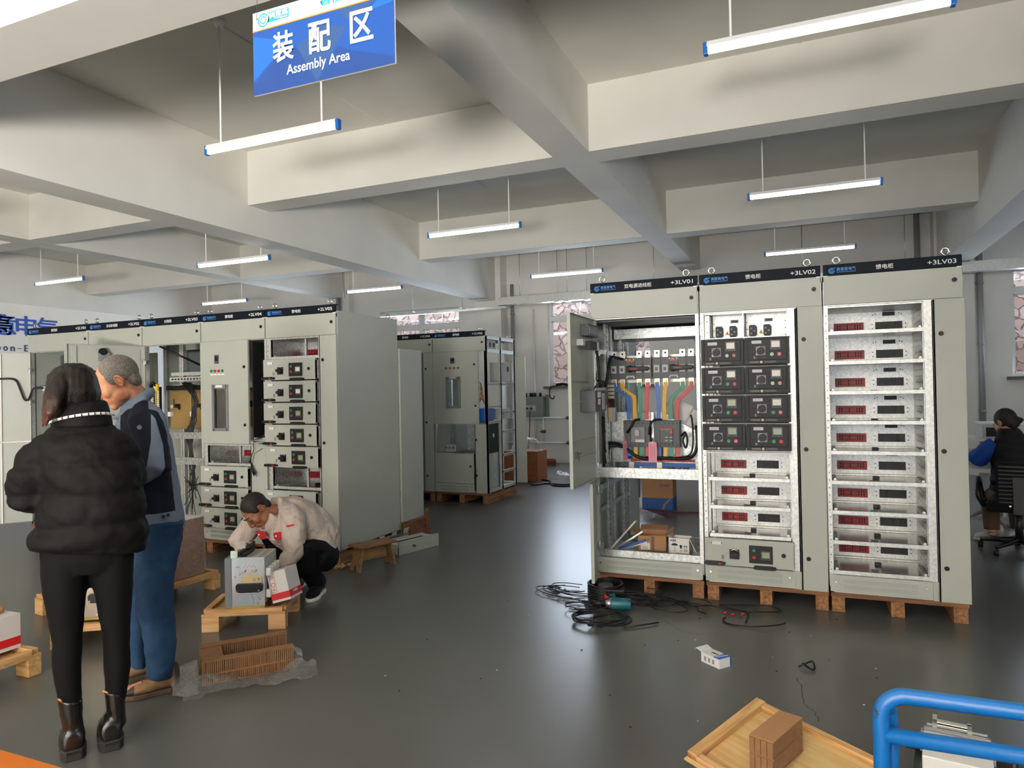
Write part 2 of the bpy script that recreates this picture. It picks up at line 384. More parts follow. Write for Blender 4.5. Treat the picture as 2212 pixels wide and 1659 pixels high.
struct('ground_outside', MB().box(-18, 12, 13.9, 15.2, -.3, -.02), mat('ground_out', '9A9088', .9)) 
# ---------------------------------------------------------------- hanging fluorescent lights
M_tube = mat('lit_tube', 'FFFFFF', .4, emit='FFFFFF', es=16)
M_capb = mat('blue_end_cap', '1F5FAE', .4)
M_white = mat('white_lacquer', 'E8E8E6', .4)
LIGHTS = [((-4.207, -2.968), 4.0, 3.41, 'white tube light right under the blue hanging sign'),
 ((-.511, .728), 4.12, 3.467, 'large white tube light at the top right, cut by the frame'),
 ((-4.277, -3.037), 7.51, 3.455, 'white tube light in the middle bay, right of the deep girder'),
 ((-.535, .705), 7.59, 3.477, 'white tube light above the grey cabinets at right, second row'),
 ((-.561, .675), 11.1, 3.49, 'white tube light low over the middle of the three right cabinets, far row'),
 ((-4.211, -2.976), 10.8, 3.411, 'white tube light near the back wall left of the right cabinets'),
 ((-7.517, -6.281), 6.97, 3.285, 'white tube light beyond the left girder, nearest of the left bay'),
 ((-12.283, -11.043), 7.88, 3.533, 'white tube light farthest left above the wall lettering'),
 ((-11.74, -10.501), 10.98, 3.473, 'white tube light lowest at left, touching the posters on the wall'),
 ((-8.112, -6.873), 11.07, 3.473, 'white tube light over the right end of the left cabinet row'),
 ((-9.2, -7.95), 3.9, 3.49, 'tube light of which only a blue end shows at the left frame edge')]
def make_light(parent):
    # local frame: centre of the batten bottom, along X, length 1.24
    h = MB().prism([(-.032, .0), (-.02, .03), (.02, .03), (.032, 0)], lambda u, v, w: (w, u, v), -.60, .60)
    h.build('batten', M_white, parent)
    MB().cyl((-.59, 0, -.02), (.59, 0, -.02), .016, n=12).build('tube', M_tube, parent)
    for s in (-1, 1):
        MB().box(min(s*.595, s*.622), max(s*.595, s*.622), -.02, .02, -.042, .03).build('end_cap', M_capb, parent, bevel=.004)
for i, ((x0, x1), y, z, lb) in enumerate(LIGHTS):
    t = thing('tube_light', lb, 'light', ((x0+x1)/2, y, z), 0, 'hanging tube lights')
    if i == 0: make_light(t); first = t; proto_kids = kids(t)
    else:
        for k in proto_kids: c = k.copy(); COL.objects.link(c); c.parent = t
    for s in (-.47, .47):
        r = MB().cyl((s, 0, .03), (s, 0, ZC-z), .007, n=8)
        r.build('hanger_rod', M_white, t)
        MB().cyl((s, 0, ZC-z-.045), (s, 0, ZC-z), .022, .05, n=16).build('ceiling_rose', M_white, t)
# ---------------------------------------------------------------- switchgear cabinets
CW, CD = .80, .98
def lock_mb(): return MB().cyl((0, 0, 0), (0, -.006, 0), .0145, n=16).cyl((0, -.006, 0), (0, -.009, 0), .009, n=10)
LOCK = None
def put(proto, name, parent, loc, rot=None):
    """copy of a small mesh part"""
    c = proto.copy(); c.name = name; COL.objects.link(c); c.parent = parent; c.location = loc
    if rot is not None: c.rotation_euler = rot
    return c
def lock(parent, loc):
    global LOCK
    if LOCK is None: LOCK = lock_mb().build('lock', M_blk, parent, loc); return LOCK
    return put(LOCK, 'lock', parent, loc)
EYE = None
def eyebolt(parent, loc):
    global EYE
    if EYE is None:
        EYE = MB().ring((0, 0, .034), .021, .0065, 'y', 18, 8).cyl((0, 0, 0), (0, 0, .014), .012, n=12).build('lifting_eye', M_chrome, parent, loc)
        return EYE
    return put(EYE, 'lifting_eye', parent, loc)
LOGO = None
def logo_parts(parent, loc):
    global LOGO
    if LOGO is None:
        mb = MB().ring((0, 0, 0), .016, .0045, 'y', 20, 6, 0, .6, 2*PI+.1).ring((0, 0, 0), .007, .003, 'y', 14, 6)
        mb.tube([(.010, 0, .010), (.017, 0, .018), (.024, 0, .019)], .003, 5)
        LOGO = mb.build('logo_mark', M_blue, parent, loc)
    else: put(LOGO, 'logo_mark', parent, loc)
def header(parent, W, mid, code):
    h = MB().box(.002, W-.002, -.022, 0, 2.118, 2.188).box(.002, W-.002, -.022, .03, 2.186, 2.192).build('header_strip', M_hdr, parent, bevel=.002)
    logo_parts(h, (.055, -.0235, 2.149))
    text('logo_lettering', '美意高电气', M_blue, h, (.085, -.0232, 2.145), fit_w=.115, fit_h=.024, bold=.012)
    MB().box(.085, .2, -.0232, -.022, 2.136, 2.139).build('logo_rule', M_blue, h)
    n = len(mid)
    text('name_lettering', mid, M_wht, h, (W*.46, -.0232, 2.137), fit_w=.034*n, fit_h=.032, align='CENTER', bold=.008)
    text('code_lettering', code, M_wht, h, (W-.032, -.0232, 2.139), fit_w=.158, fit_h=.029, align='RIGHT', bold=.008)
    return h
KICK = {}
def kick(parent, x0, x1, z0=.01, z1=.12):
    key = (round(x1-x0, 3), z0, z1)
    if key in KICK: return put(KICK[key], 'louvred_kick_panel', parent, (x0, 0, 0))
    w = x1-x0; mb = MB().box(0, w, -.018, 0, z0, z1)
    n = int((w-.16)/.0098)
    for r_ in (0, 1):
        zc = z0+(z1-z0)*(.66-.36*r_)
        for k in range(n):
            x = .08+(w-.16)*k/n; mb.box(x, x+.0045, -.0205, -.018, zc-.013, zc+.013); mb.box(x+.0045, x+.0062, -.0184, -.018, zc-.012, zc+.012, 2)
    for x in (.035, w-.035): mb.cyl((x, -.018, z0+(z1-z0)*.6), (x, -.0225, z0+(z1-z0)*.6), .0075, n=12, m=1)
    KICK[key] = mb.build('louvred_kick_panel', [M_cab, M_chrome, M_mgr], parent, (x0, 0, 0)); return KICK[key]
def narrow_door(parent, x0, x1, z0=.0, z1=1.918, locks=(.215, .955, 1.70), lx=.3, y=-.022):
    d = MB().box(x0, x1, y, 0, z0, z1).box(x0, x0+.012, y, .03, z0, z1).build('narrow_door', M_cab, parent, bevel=.002)
    for z in locks: lock(d, (x0+(x1-x0)*lx, y, z))
    return d
def post(mb, x0, x1, y0, y1, z0=0, z1=2.19, holes=True, face='y'):
    mb.box(x0, x1, y0, y1, z0, z1)
def perforation(mb, x, y, z0, z1, step=.025, r=.0045, axis='y', m=1):
    z = z0
    while z < z1:
        if axis == 'y': mb.cyl((x, y, z), (x, y-.0015, z), r, n=6, m=m)
        else: mb.cyl((x, y, z), (x+(.0015 if axis == 'x+' else -.0015), y, z), r, n=6, m=m)
        z += step
def cabinet(name, label, x0, yf, z0, mid, code, W=CW, group='grey switchgear cabinets', top_door=True, left=False, right=False, back=True, D=CD, front_posts=True, eyes=True):
    t = thing(name, label, 'cabinet', (x0, yf, z0), 0, group)
    fr = MB(); pw = .026
    for a, b in ((.0, pw), (W-pw, W)):
        for y0, y1 in ((0, .04), (D-.04, D), (.46, .50)): fr.box(a, b, y0, y1, 0, 2.12)
    fr.box(0, W, 0, .04, 0, .03).box(0, W, D-.04, D, 0, .04).box(0, W, 0, .04, 2.08, 2.12).box(0, W, D-.04, D, 2.08, 2.12)
    for x in (0, W-pw): fr.box(x, x+pw, 0, D, 0, .04).box(x, x+pw, 0, D, 2.08, 2.12)
    fr.box(0, W, -.001, .03, 1.915, 1.925)
    fr.box(pw, W-pw, .04, D-.04, .0, .008)
    for z in (.25, .45, .65, .85, 1.05, 1.25, 1.45, 1.65, 1.85): fr.cyl((.013, 0, z), (.013, -.0015, z), .004, n=6, m=1)
    perforation(fr, .013, -.0005, .15, 1.9, .05, .004)
    fr.build('frame', [M_galvb, M_dgr], t)
    if top_door:
        d = MB().box(.004, W-.004, -.02, 0, 1.922, 2.116).build('top_panel', M_cab, t, bevel=.002); lock(d, (W-.045, -.02, 2.035))
        MB().box(.0, .03, -.021, 0, 2.112, 2.122).box(W-.03, W, -.021, 0, 2.112, 2.122).build('corner_clip', M_wht, t)
    header(t, W, mid, code)
    MB().box(0, W, 0, D, 2.12, 2.135).build('roof_plate', M_cab, t)
    if left: MB().box(-.002, .003, .04, D-.02, .0, 2.12).build('side_panel', M_cabi, t)
    if right: MB().box(W-.003, W+.004, .005, D, .0, 2.135).build('side_panel', M_cab, t)
    if back: MB().box(.01, W-.01, D-.012, D-.004, .0, 2.1).build('back_panel', M_cabi, t)
    if eyes:
        for x in (.085, W-.085): eyebolt(t, (x, .02, 2.19))
        for x in (.085, W-.085): eyebolt(t, (x, D-.03, 2.135))
    return t
# ---- a shelf bay for a withdrawable unit: tray, back plate, connectors
def bay_proto(x0, x1, depth, red, blk, slot=True):
    """built once at z=0..0.2, then copied"""
    t = empty_part('tmp', None); w = x1-x0
    b = MB().box(x0, x1, .0, .014, -.004, .022, 1)                                     # rounded front rail
    b.box(x0, x1, .014, depth, .0, .003, 0)
    b.box(x0, x1, depth-.02, depth, .003, .016, 1)
    base = b.build('tray', [M_tray, M_galvb], t, bevel=.0015)
    for xx in (x0+.012, x1-.03):
        MB().box(xx, xx+.02, .03, depth*.55, .003, .03).box(xx+.004, xx+.016, .02, .05, .01, .036).build('guide_bracket', M_galvb, base)
    MB().box(x0+w*.18, x0+w*.30, .05, .07, .004, .010).build('latch_plate', M_chrome, base)
    MB().box(x0+w*.48, x0+w*.55, depth*.6, depth*.6+.03, .004, .022).cyl((x0+w*.50, depth*.6, .013), (x0+w*.50, depth*.6-.012, .013), .009, n=10).cyl((x0+w*.54, depth*.6, .013), (x0+w*.54, depth*.6-.012, .013), .009, n=10).build('interlock_block', M_blk, base)
    MB().box(x0+w*.42, x0+w*.50, .12, .135, .004, .014).build('screw_block', M_dgr, base)
    bp = MB().box(x0, x1, depth, depth+.003, .003, .2, 0)
    for (u, v) in ((blk[0]-.02, .06), (blk[0]-.02, .09), (blk[1]+.02, .06), (blk[1]+.02, .09), (blk[0]+.0, .165), (blk[0]-.015, .158), (blk[1]-.02, .165), (blk[1]-.005, .158)):
        bp.cyl((u, depth, v), (u, depth-.001, v), .004, n=8, m=1)
    back = bp.build('back_plate', [M_galvb, M_dark], t)
    if red:
        r = MB().box(red[0], red[1], depth-.016, depth, .048, .106)
        for k in range(10):
            xx = red[0]+.018+(red[1]-red[0]-.045)*k/9.
            for q in range(2): r.box(xx, xx+.007, depth-.0175, depth-.016, .058+.021*q, .074+.021*q, 1)
        r.box(red[0], red[1], depth-.022, depth-.016, .046, .053).box(red[0], red[1], depth-.022, depth-.016, .101, .108).box(red[0], red[0]+.011, depth-.022, depth-.016, .046, .108).box(red[1]-.011, red[1], depth-.022, depth-.016, .046, .108)
        for k in (2.5, 5.5):
            xx = red[0]+.018+(red[1]-red[0]-.045)*k/9.; r.box(xx-.012, xx+.02, depth-.021, depth-.016, .064, .09)
        r.build('red_socket', [M_dred, M_dark], back)
    if blk:
        k_ = MB().box(blk[0], blk[1], depth-.008, depth, .048, .106)
        for k in range(1, 4): xx = blk[0]+(blk[1]-blk[0])*k/4; k_.box(xx-.002, xx+.002, depth-.0125, depth-.008, .05, .104)
        k_.build('black_socket', M_blk, back)
    if slot and blk:
        c = (blk[0]+blk[1])/2; MB().box(c-.04, c+.038, depth-.012, depth, .148, .176).build('small_socket', M_blk, back)
    ks = kids(t)
    for k in ks: k.parent = None
    bpy.data.objects.remove(t); return ks
def bays(cab, protos, zs, name='shelf'):
    for i, z in enumerate(zs):
        n = empty_part('withdrawable_bay', cab, (0, 0, z))   # replaced below: meshes go straight under the cabinet
        bpy.data.objects.remove(n)
        for p in protos:
            c = copy_tree(p, cab, (0, 0, z))
def kill_tree(o):
    for c in kids(o): kill_tree(c)
    bpy.data.objects.remove(o)
# ---- controls
def knob_black(parent, loc, ang):
    """rotary isolator of the black modules"""
    p = MB().box(-.032, .032, -.004, 0, -.032, .032).build('rotary_switch', M_mgr, parent, loc, bevel=.002)
    k = MB().cyl((0, -.004, 0), (0, -.016, 0), .0265, .0245, n=24)
    Mr = Matrix.Rotation(ang, 4, 'Y')
    k.box(-.024, .024, -.026, -.016, -.0075, .0075, 0, Mr)
    k.ring((0, -.0045, 0), .028, .0018, 'y', 14, 6, 1, 1.7, 3.1).box(-.031, -.022, -.006, -.004, -.03, -.02, 1)
    k.build('knob', [M_blk, M_wht], p); return p
METER = {}
def meter(parent, loc, glass, s=1.):
    p = MB().box(-.034*s, .034*s, -.008, 0, -.034*s, .034*s)
    for k in range(4): p.cyl(((-.019+.0128*k)*s, -.008, -.026*s), ((-.019+.0128*k)*s, -.0095, -.026*s), .0042*s, n=8, m=1)
    p.box(-.030*s, .030*s, -.0095, -.008, .027*s, .030*s, 2)
    p.box(-.0265*s, .0265*s, -.0092, -.008, -.017*s, .024*s, 3)
    return p.build('meter', [M_dgr, M_blk, M_mgr, glass], parent, loc, bevel=.0008)
def button(parent, loc, m, name='push_button', r=.0125):
    return MB().cyl((0, 0, 0), (0, -.004, 0), r*1.06, n=16, m=1).cyl((0, -.003, 0), (0, -.011, 0), r*1.0, r*.92, n=16, m=0).build(name, [m, M_mgr], parent, loc)
M_lcd_lit = mat('display_bright', 'D9D3C6', .25); M_lcd_g = mat('display_green', '8F9A78', .15)
M_grn_l = mat('green_lamp_pale', '8FC0AF', .3); M_red_l = mat('red_lamp_pale', 'D85A58', .3)
M_label = mat('label_lilac', 'CFCBD2', .5); M_text = mat('grey_print', '8A888E', .6)
M_brass = mat('brass_peg', 'BDB28F', .4)
def black_module(glass, gm, rm, ang=0, lbl=M_label):
    f = MB().box(.002, .292, -.030, .0, .006, .192)
    f.box(.026, .270, -.0315, -.030, .036, .178)
    for q in ((.024, .272, .178, .1795), (.024, .272, .0345, .036), (.024, .0255, .036, .178), (.2705, .272, .036, .178)): f.box(q[0], q[1], -.0335, -.030, q[2], q[3], 1)
    d = f.build('black_drawer', [M_blks, M_blk], None, bevel=.002)
    MB().box(.042, .122, -.034, -.0315, .148, .170).build('label_holder', M_blk, d)
    MB().box(.050, .114, -.0352, -.034, .1485, .1695).box(.062, .10, -.0355, -.0352, .157, .1585, 1).build('name_plate', [lbl, M_text], d)
    knob_black(d, (.108, -.0315, .098), ang)
    meter(d, (.205, -.0315, .137), glass)
    button(d, (.181, -.0315, .072), gm); button(d, (.228, -.0315, .072), rm)
    MB().box(.060, .072, -.033, -.0315, .044, .062).build('keyhole_plate', M_mgr, d)
    h = MB().prism([(.025+.011*math.cos(a), .02+.0095*math.sin(a)) for a in [PI/2+PI*k/8 for k in range(9)]]+[(.215+.011*math.cos(a), .02+.0095*math.sin(a)) for a in [-PI/2+PI*k/8 for k in range(9)]], lambda u, v, w_: (u, w_, v), -.038, -.030)
    h.box(.035, .095, -.0392, -.038, .0145, .0255, 1).box(.130, .205, -.0392, -.038, .0145, .0255, 2).cyl((.111, -.038, .02), (.111, -.042, .02), .0088, n=14, m=3)
    h.build('pull_bar', [M_blk, mat('bronze_print', '6B6258', .45), M_dgr, M_brass], d)
    return d
def grey_module(w=.595, h=.19, tone=M_cab, glass=None, lock_x=.555, extra=0):
    d = MB().box(0, w, -.03, 0, .004, .004+h).box(w-.004, w, -.03, .30+extra, .01, h-.01, 1).box(.0, .004, -.03, .30+extra, .01, h-.01, 1).build('grey_drawer', [tone, M_galv], None, bevel=.002)
    MB().box(.052, .112, -.034, -.030, .150, .171).cyl((.048, -.03, .16), (.048, -.032, .16), .004, n=8, m=1).cyl((.116, -.03, .16), (.116, -.032, .16), .004, n=8, m=1).box(.065, .098, -.0345, -.034, .159, .1605, 2).build('name_plate', [M_wht, M_blk, M_text], d)
    k = MB().box(.17, .235, -.038, -.03, .055, .122).cyl((.2025, -.038, .09), (.2025, -.052, .09), .026, .023, n=20)
    k.prism([(.20, .105), (.235, .100), (.238, .083), (.20, .076), (.178, .08), (.178, .10)], lambda u, v, w_: (u, w_, v), -.072, -.052)
    k.ring((.2025, -.0385, .092), .029, .002, 'y', 12, 6, 1, .6, 2.4).build('rotary_handle', [M_blk, M_chrome], d, bevel=.002)
    MB().box(.115, .131, -.032, -.03, .048, .078).build('keyhole_plate', M_mgr, d)
    p = MB().box(.30, .455, -.036, -.03, .035, .158).build('control_panel', M_blks, d, bevel=.004)
    meter(p, (.410, -.036, .094), glass or M_lcd_g, .9)
    button(p, (.333, -.036, .125), M_grn, r=.011); button(p, (.333, -.036, .077), M_red, r=.011)
    lock(d, (lock_x-.03, -.03, .10))
    for a, b, red in ((.0, .14, True), (.33, .475, False)):
        z = .012 if red else .0
        q = MB().prism([(a, z+.012), (a+.008, z+.022), (b-.02, z+.022), (b-.018, z+.018), (b, z+.018), (b, z+.002), (b-.02, z-.002), (a+.01, z-.002), (a, z+.002)], lambda u, v, w_: (u, w_, v), -.062, -.03)
        if red: q.cyl((b-.035, -.062, z+.009), (b-.035, -.068, z+.009), .0085, n=12, m=1)
        q.build('pull_handle', [M_blk, M_red], d, bevel=.004)
    return d
DZ = .125          # first bay level above the cabinet base
# =============================== right row: three cabinets
Z0, YR = .13, 5.14
A = cabinet('switchgear_cabinet', 'grey cabinet with open doors and coloured busbars, header reading +3LV01', -1.515, YR, Z0, '双电源进线柜', '+3LV01', left=False, back=False)
Bc = cabinet('switchgear_cabinet', 'grey cabinet with eight black modules, header reading +3LV02', -.706, YR, Z0, '馈电柜', '+3LV02')
Cc = cabinet('switchgear_cabinet', 'grey cabinet with nine empty shelves, header reading +3LV03', .105, YR, Z0, '馈电柜', '+3LV03', right=True)
# side sheets inside A: left outer panel with ribs, right partition
MB().box(-.004, 0, 0, CD, 0, 2.12).box(0, .02, .05, .08, .2, 1.9).box(.0, .018, .52, .55, .2, 1.9).build('side_panel', M_cabi, A)
sp = MB()
for y in (.22, .27, .72, .78): sp.box(.03, .05, y, y+.03, .04, 2.08)
for y in (.22, .72):
    z = .12
    while z < 2.0: sp.cyl((.05, y+.015, z), (.0515, y+.015, z), .006, n=6, m=1); z += .04
for z in (.45, .62, 1.66): sp.box(.03, .046, .04, .9, z, z+.035)
sp.build('side_rails', [M_galv, M_dark], A)
for x in (.635,):
    pp = MB().box(.585, .628, -.004, .03, .0, 1.92).box(.585, .59, .03, .45, .125, 1.92)
    pp.build('middle_post', M_galvb, Bc)
    pp = MB().box(.582, .628, -.004, .03, .115, 1.92).box(.582, .586, .03, .5, .125, 1.92)
    perforation(pp, .587, 0, .15, 1.9, .03, .004)
    pp.build('middle_post', [M_galvb, M_dgr], Cc)
narrow_door(Bc, .638, .803, z0=.0, lx=.28); narrow_door(Cc, .632, .806, z0=.0, lx=.25)
for c_, w_ in ((A, .795), (Bc, .6), (Cc, .6)): kick(c_, .004, w_-.002)
MB().box(.60, .64, -.01, .0, .0, .12).build('filler_strip', M_cab, Bc); MB().box(.60, .64, -.01, .0, .0, .12).build('filler_strip', M_cab, Cc)
# C: nine bays
protoC = bay_proto(.026, .585, .49, (.078, .272), (.348, .518))
bays(Cc, protoC, [DZ+.2*k for k in range(9)])
MB().box(.026, .59, .02, .49, 1.905, 1.915).box(.578, .584, .02, .49, .13, 1.91, 1).build('bay_lining', [M_galv, M_galv], Cc)
ln = MB()
for z_ in [DZ+.2*k for k in range(9)]:
    for y in (.12, .2, .28, .36):
        for q in (.07, .11, .15): ln.cyl((.578, y, z_+q), (.5765, y, z_+q), .004, n=6)
ln.build('rivet', M_dark, Cc)['kind'] = 'stuff'
# B: three bays, black modules, top sockets, big grey drawer
protoB = bay_proto(.036, .578, .40, (.080, .262), (.338, .492), slot=False)
bays(Bc, protoB, [.325+.2*k for k in range(3)])
MB().box(.026, .585, .02, .4, 1.905, 1.915).box(.578, .584, .02, .4, .33, 1.91).build('bay_lining', M_galv, Bc)
for p_ in protoC+protoB: kill_tree(p_)
rails = MB()
for k in range(5): rails.box(.03, .60, -.012, .01, .925+.2*k-.007, .925+.2*k+.005)
rails.build('module_rail', M_wht, Bc)
mods = [[(M_lcd_lit, M_grn_l, M_red, 0), (M_lcd_lit, M_grn_l, M_red_l, 0)], [(M_lcd_lit, M_grn, M_red, .35), (M_lcd_lit, M_grn_l, M_red_l, 0)],
        [(M_lcd_g, M_grn, M_red, 0), (M_lcd_lit, M_grn, M_red_l, 0)], [(M_lcd_g, M_grn, M_red_l, 0), (M_lcd_g, M_grn, M_red, 0)]]
cache = {}
for r_ in range(4):
    for c_ in range(2):
        key = mods[r_][c_]; k2 = tuple(x.name if hasattr(x, 'name') else x for x in key)
        loc = (.004+.2965*c_, 0, 1.535-.2*r_)
        if k2 not in cache: cache[k2] = black_module(*key); o = cache[k2]; o.parent = Bc; o.location = loc
        else: copy_tree(cache[k2], Bc, loc)
# top compartment with two socket plates
for k, (xa, xb) in enumerate(((.07, .29), (.303, .575))):
    pl = MB().box(xa, xb, .16, .163, 1.73, 1.905)
    for u in (xa+.006, xb-.008):
        for v in (1.75, 1.80, 1.85): pl.cyl((u, .16, v), (u, .1585, v), .004, n=8, m=1)
    pl = pl.build('socket_plate', [M_galvb, M_dark], Bc)
    for q in (xa+.048, xa+.145):
        s_ = MB().prism([(q-.022, 1.748), (q+.014, 1.748), (q+.026, 1.762), (q+.026, 1.815), (q+.014, 1.829), (q-.022, 1.829), (q-.028, 1.82), (q-.028, 1.757)], lambda u, v, w_: (u, w_, v), .14, .16)
        for du, dv in ((-.015, .018), (-.015, .055), (.006, .036)): s_.box(q+du-.004, q+du+.008, .1385, .14, 1.748+dv-.005, 1.748+dv+.008, 1)
        s_.build('black_power_socket', [M_blk, M_mgr], pl)
    MB().prism([(xa+.083, 1.765), (xa+.117, 1.765), (xa+.10, 1.796)], lambda u, v, w_: (u, w_, v), .1585, .16, 0).prism([(xa+.0955, 1.770), (xa+.101, 1.770), (xa+.1045, 1.786), (xa+.099, 1.78)], lambda u, v, w_: (u, w_, v), .158, .1585, 1).build('warning_sticker', [M_yel, M_blk], pl)
    MB().box(xa+.125, xa+.18, .152, .16, 1.85, 1.873).box(xa+.132, xa+.173, .1515, .152, 1.856, 1.867, 1).build('terminal_slot', [M_mgr, M_blk], pl)
MB().box(.289, .299, 0, .16, 1.73, 1.905).box(.03, .6, -.01, .0, 1.728, 1.736).build('divider', M_galv, Bc)
MB().box(.028, .062, .03, .15, 1.735, 1.90).cyl((.045, .03, 1.86), (.045, .028, 1.86), .004, n=8, m=1).cyl((.045, .03, 1.78), (.045, .028, 1.78), .004, n=8, m=1).build('side_bracket', [M_galvb, M_dark], Bc)
big = grey_module(.592, .188); big.parent = Bc; big.location = (.002, -.0, .125)
# ---------------- cabinet A fittings
MB().box(.026, .775, 0, .03, .72, .795).build('cross_rail', M_galv, A)
MB().box(.026, .775, -.002, .03, .125, .175).box(.026, .775, .0, .5, .125, .135).build('cross_rail', M_galv, A)
MB().box(.03, .77, .55, .93, 1.80, 1.88).build('cable_duct', M_galv, A); MB().box(.03, .77, .04, .9, 1.90, 1.912).build('vent_plate', M_dgr, A)
q_ = [P(a, b, Y=6.02) for a, b in ((1491, 684), (1509, 684), (1510, 1000), (1506, 1000), (1504, 757))]
MB().prism([(p.x+1.515, p.z-Z0) for p in q_], lambda u, v, w_: (u, w_, v), .86, .90).build('blue_strut', mat('busbar_blue', '1459AE', .4), A)
# back opening frame + rear door stood open
MB().box(.0, .05, .93, .98, 0, 2.1).box(.76, .8, .93, .98, 0, 2.1).box(.05, .76, .93, .98, 1.80, 2.1).box(.05, .76, .93, .98, 0, .1).build('rear_frame', M_galv, A)
rd = MB().box(-.02, .0, .98, 1.50, .02, 1.86).box(-.0, .012, 1.0, 1.48, .55, .62).build('rear_door', M_cab, A)
MB().cyl((.012, 1.45, .35), (.012, 1.45, 1.75), .007, n=8).box(.0, .03, 1.4, 1.43, .95, 1.05).build('door_rod', M_zinc, rd)
def swung_door(parent, hx, hy, tx, ty, z0, z1, name='swung_door', th=.022, rib=True):
    """open door from hinge (hx,hy) to tip (tx,ty), local coordinates of parent; u along the door, v = inner side"""
    d = Vector((tx-hx, ty-hy, 0)); L_ = d.length; ang = math.atan2(d.y, d.x)
    mb = MB().box(0, L_, -.002, 0, z0, z1)
    for q in ((0, .004, z0, z1), (L_-.02, L_, z0, z1), (0, L_, z0, z0+.004), (0, L_, z1-.004, z1)): mb.box(q[0], q[1], 0, th, q[2], q[3])
    o = mb.build(name, M_cab, parent, (hx, hy, 0), (0, 0, ang), bevel=.0015); return o, L_
d1, L1 = swung_door(A, .014, .02, .020, -.65, .715, 1.915)
# inner side of d1 faces +X (local -y direction since it points -Y): ribs and equipment
r_ = MB()
for z in (.90, 1.02, 1.45, 1.30): r_.box(.05, L1-.02, -.0, .012, z, z+.008)
r_.build('stiffener', M_cab, d1)
def dev(name, x0, x1, z0, z1, dep, m, parent, y=.002, **k): return MB().box(x0, x1, y, y+dep, z0, z1).build(name, m, parent, bevel=.002, **k)
mt = dev('meter_case', .10, .37, 1.775, 1.86, .06, M_dgr, d1)
MB().box(.12, .35, .062, .066, 1.79, 1.845).build('meter_label', M_mgr, mt)
cl = dev('contact_row', .16, .47, 1.70, 1.745, .05, M_lgr, d1)
for k in range(5): MB().box(.18+.05*k, .22+.05*k, .052, .085, 1.675, 1.735).build('indicator_back', M_blk if k else M_wht, cl)
mn = dev('protection_relay', .12, .40, 1.23, 1.38, .11, M_dgr, d1)
for (a, b, c, d_, mm) in ((.15, .22, 1.24, 1.36, M_lgr), (.26, .34, 1.33, 1.37, M_wht), (.27, .33, 1.28, 1.32, M_wht), (.12, .40, 1.38, 1.40, M_lgr)): MB().box(a, b, .112, .114, c, d_).build('sticker', mm, mn)
wr = MB(); random.seed(3)
for k in range(14):
    x = .15+.016*k; wr.tube([(x, .09, 1.395), (x-.02+.05*random.random(), .12, 1.44), (.33, .10, 1.46), (.2, .07, 1.47+.004*k)], .0022, 5)
wr.build('wiring', M_blk, mn)['kind'] = 'stuff'
MB().box(.54, .56, .002, .03, .90, .96).cyl((.55, .02, .93), (.52, .035, .95), .005, n=8).build('door_latch', M_chrome, d1)
def hinges(parent, x, y, zs, mat_=None):
    for z in zs: MB().box(x-.02, x+.03, y-.02, y+.012, z-.02, z+.02).cyl((x, y-.015, z-.032), (x, y-.015, z+.032), .008, n=8).build('hinge', mat_ or M_zinc, parent, bevel=.002)
hinges(A, .03, .01, (.62, .20, .80, 1.24, 1.66))
d2, L2 = swung_door(A, .010, .0, .062, -.335, .0, .715)
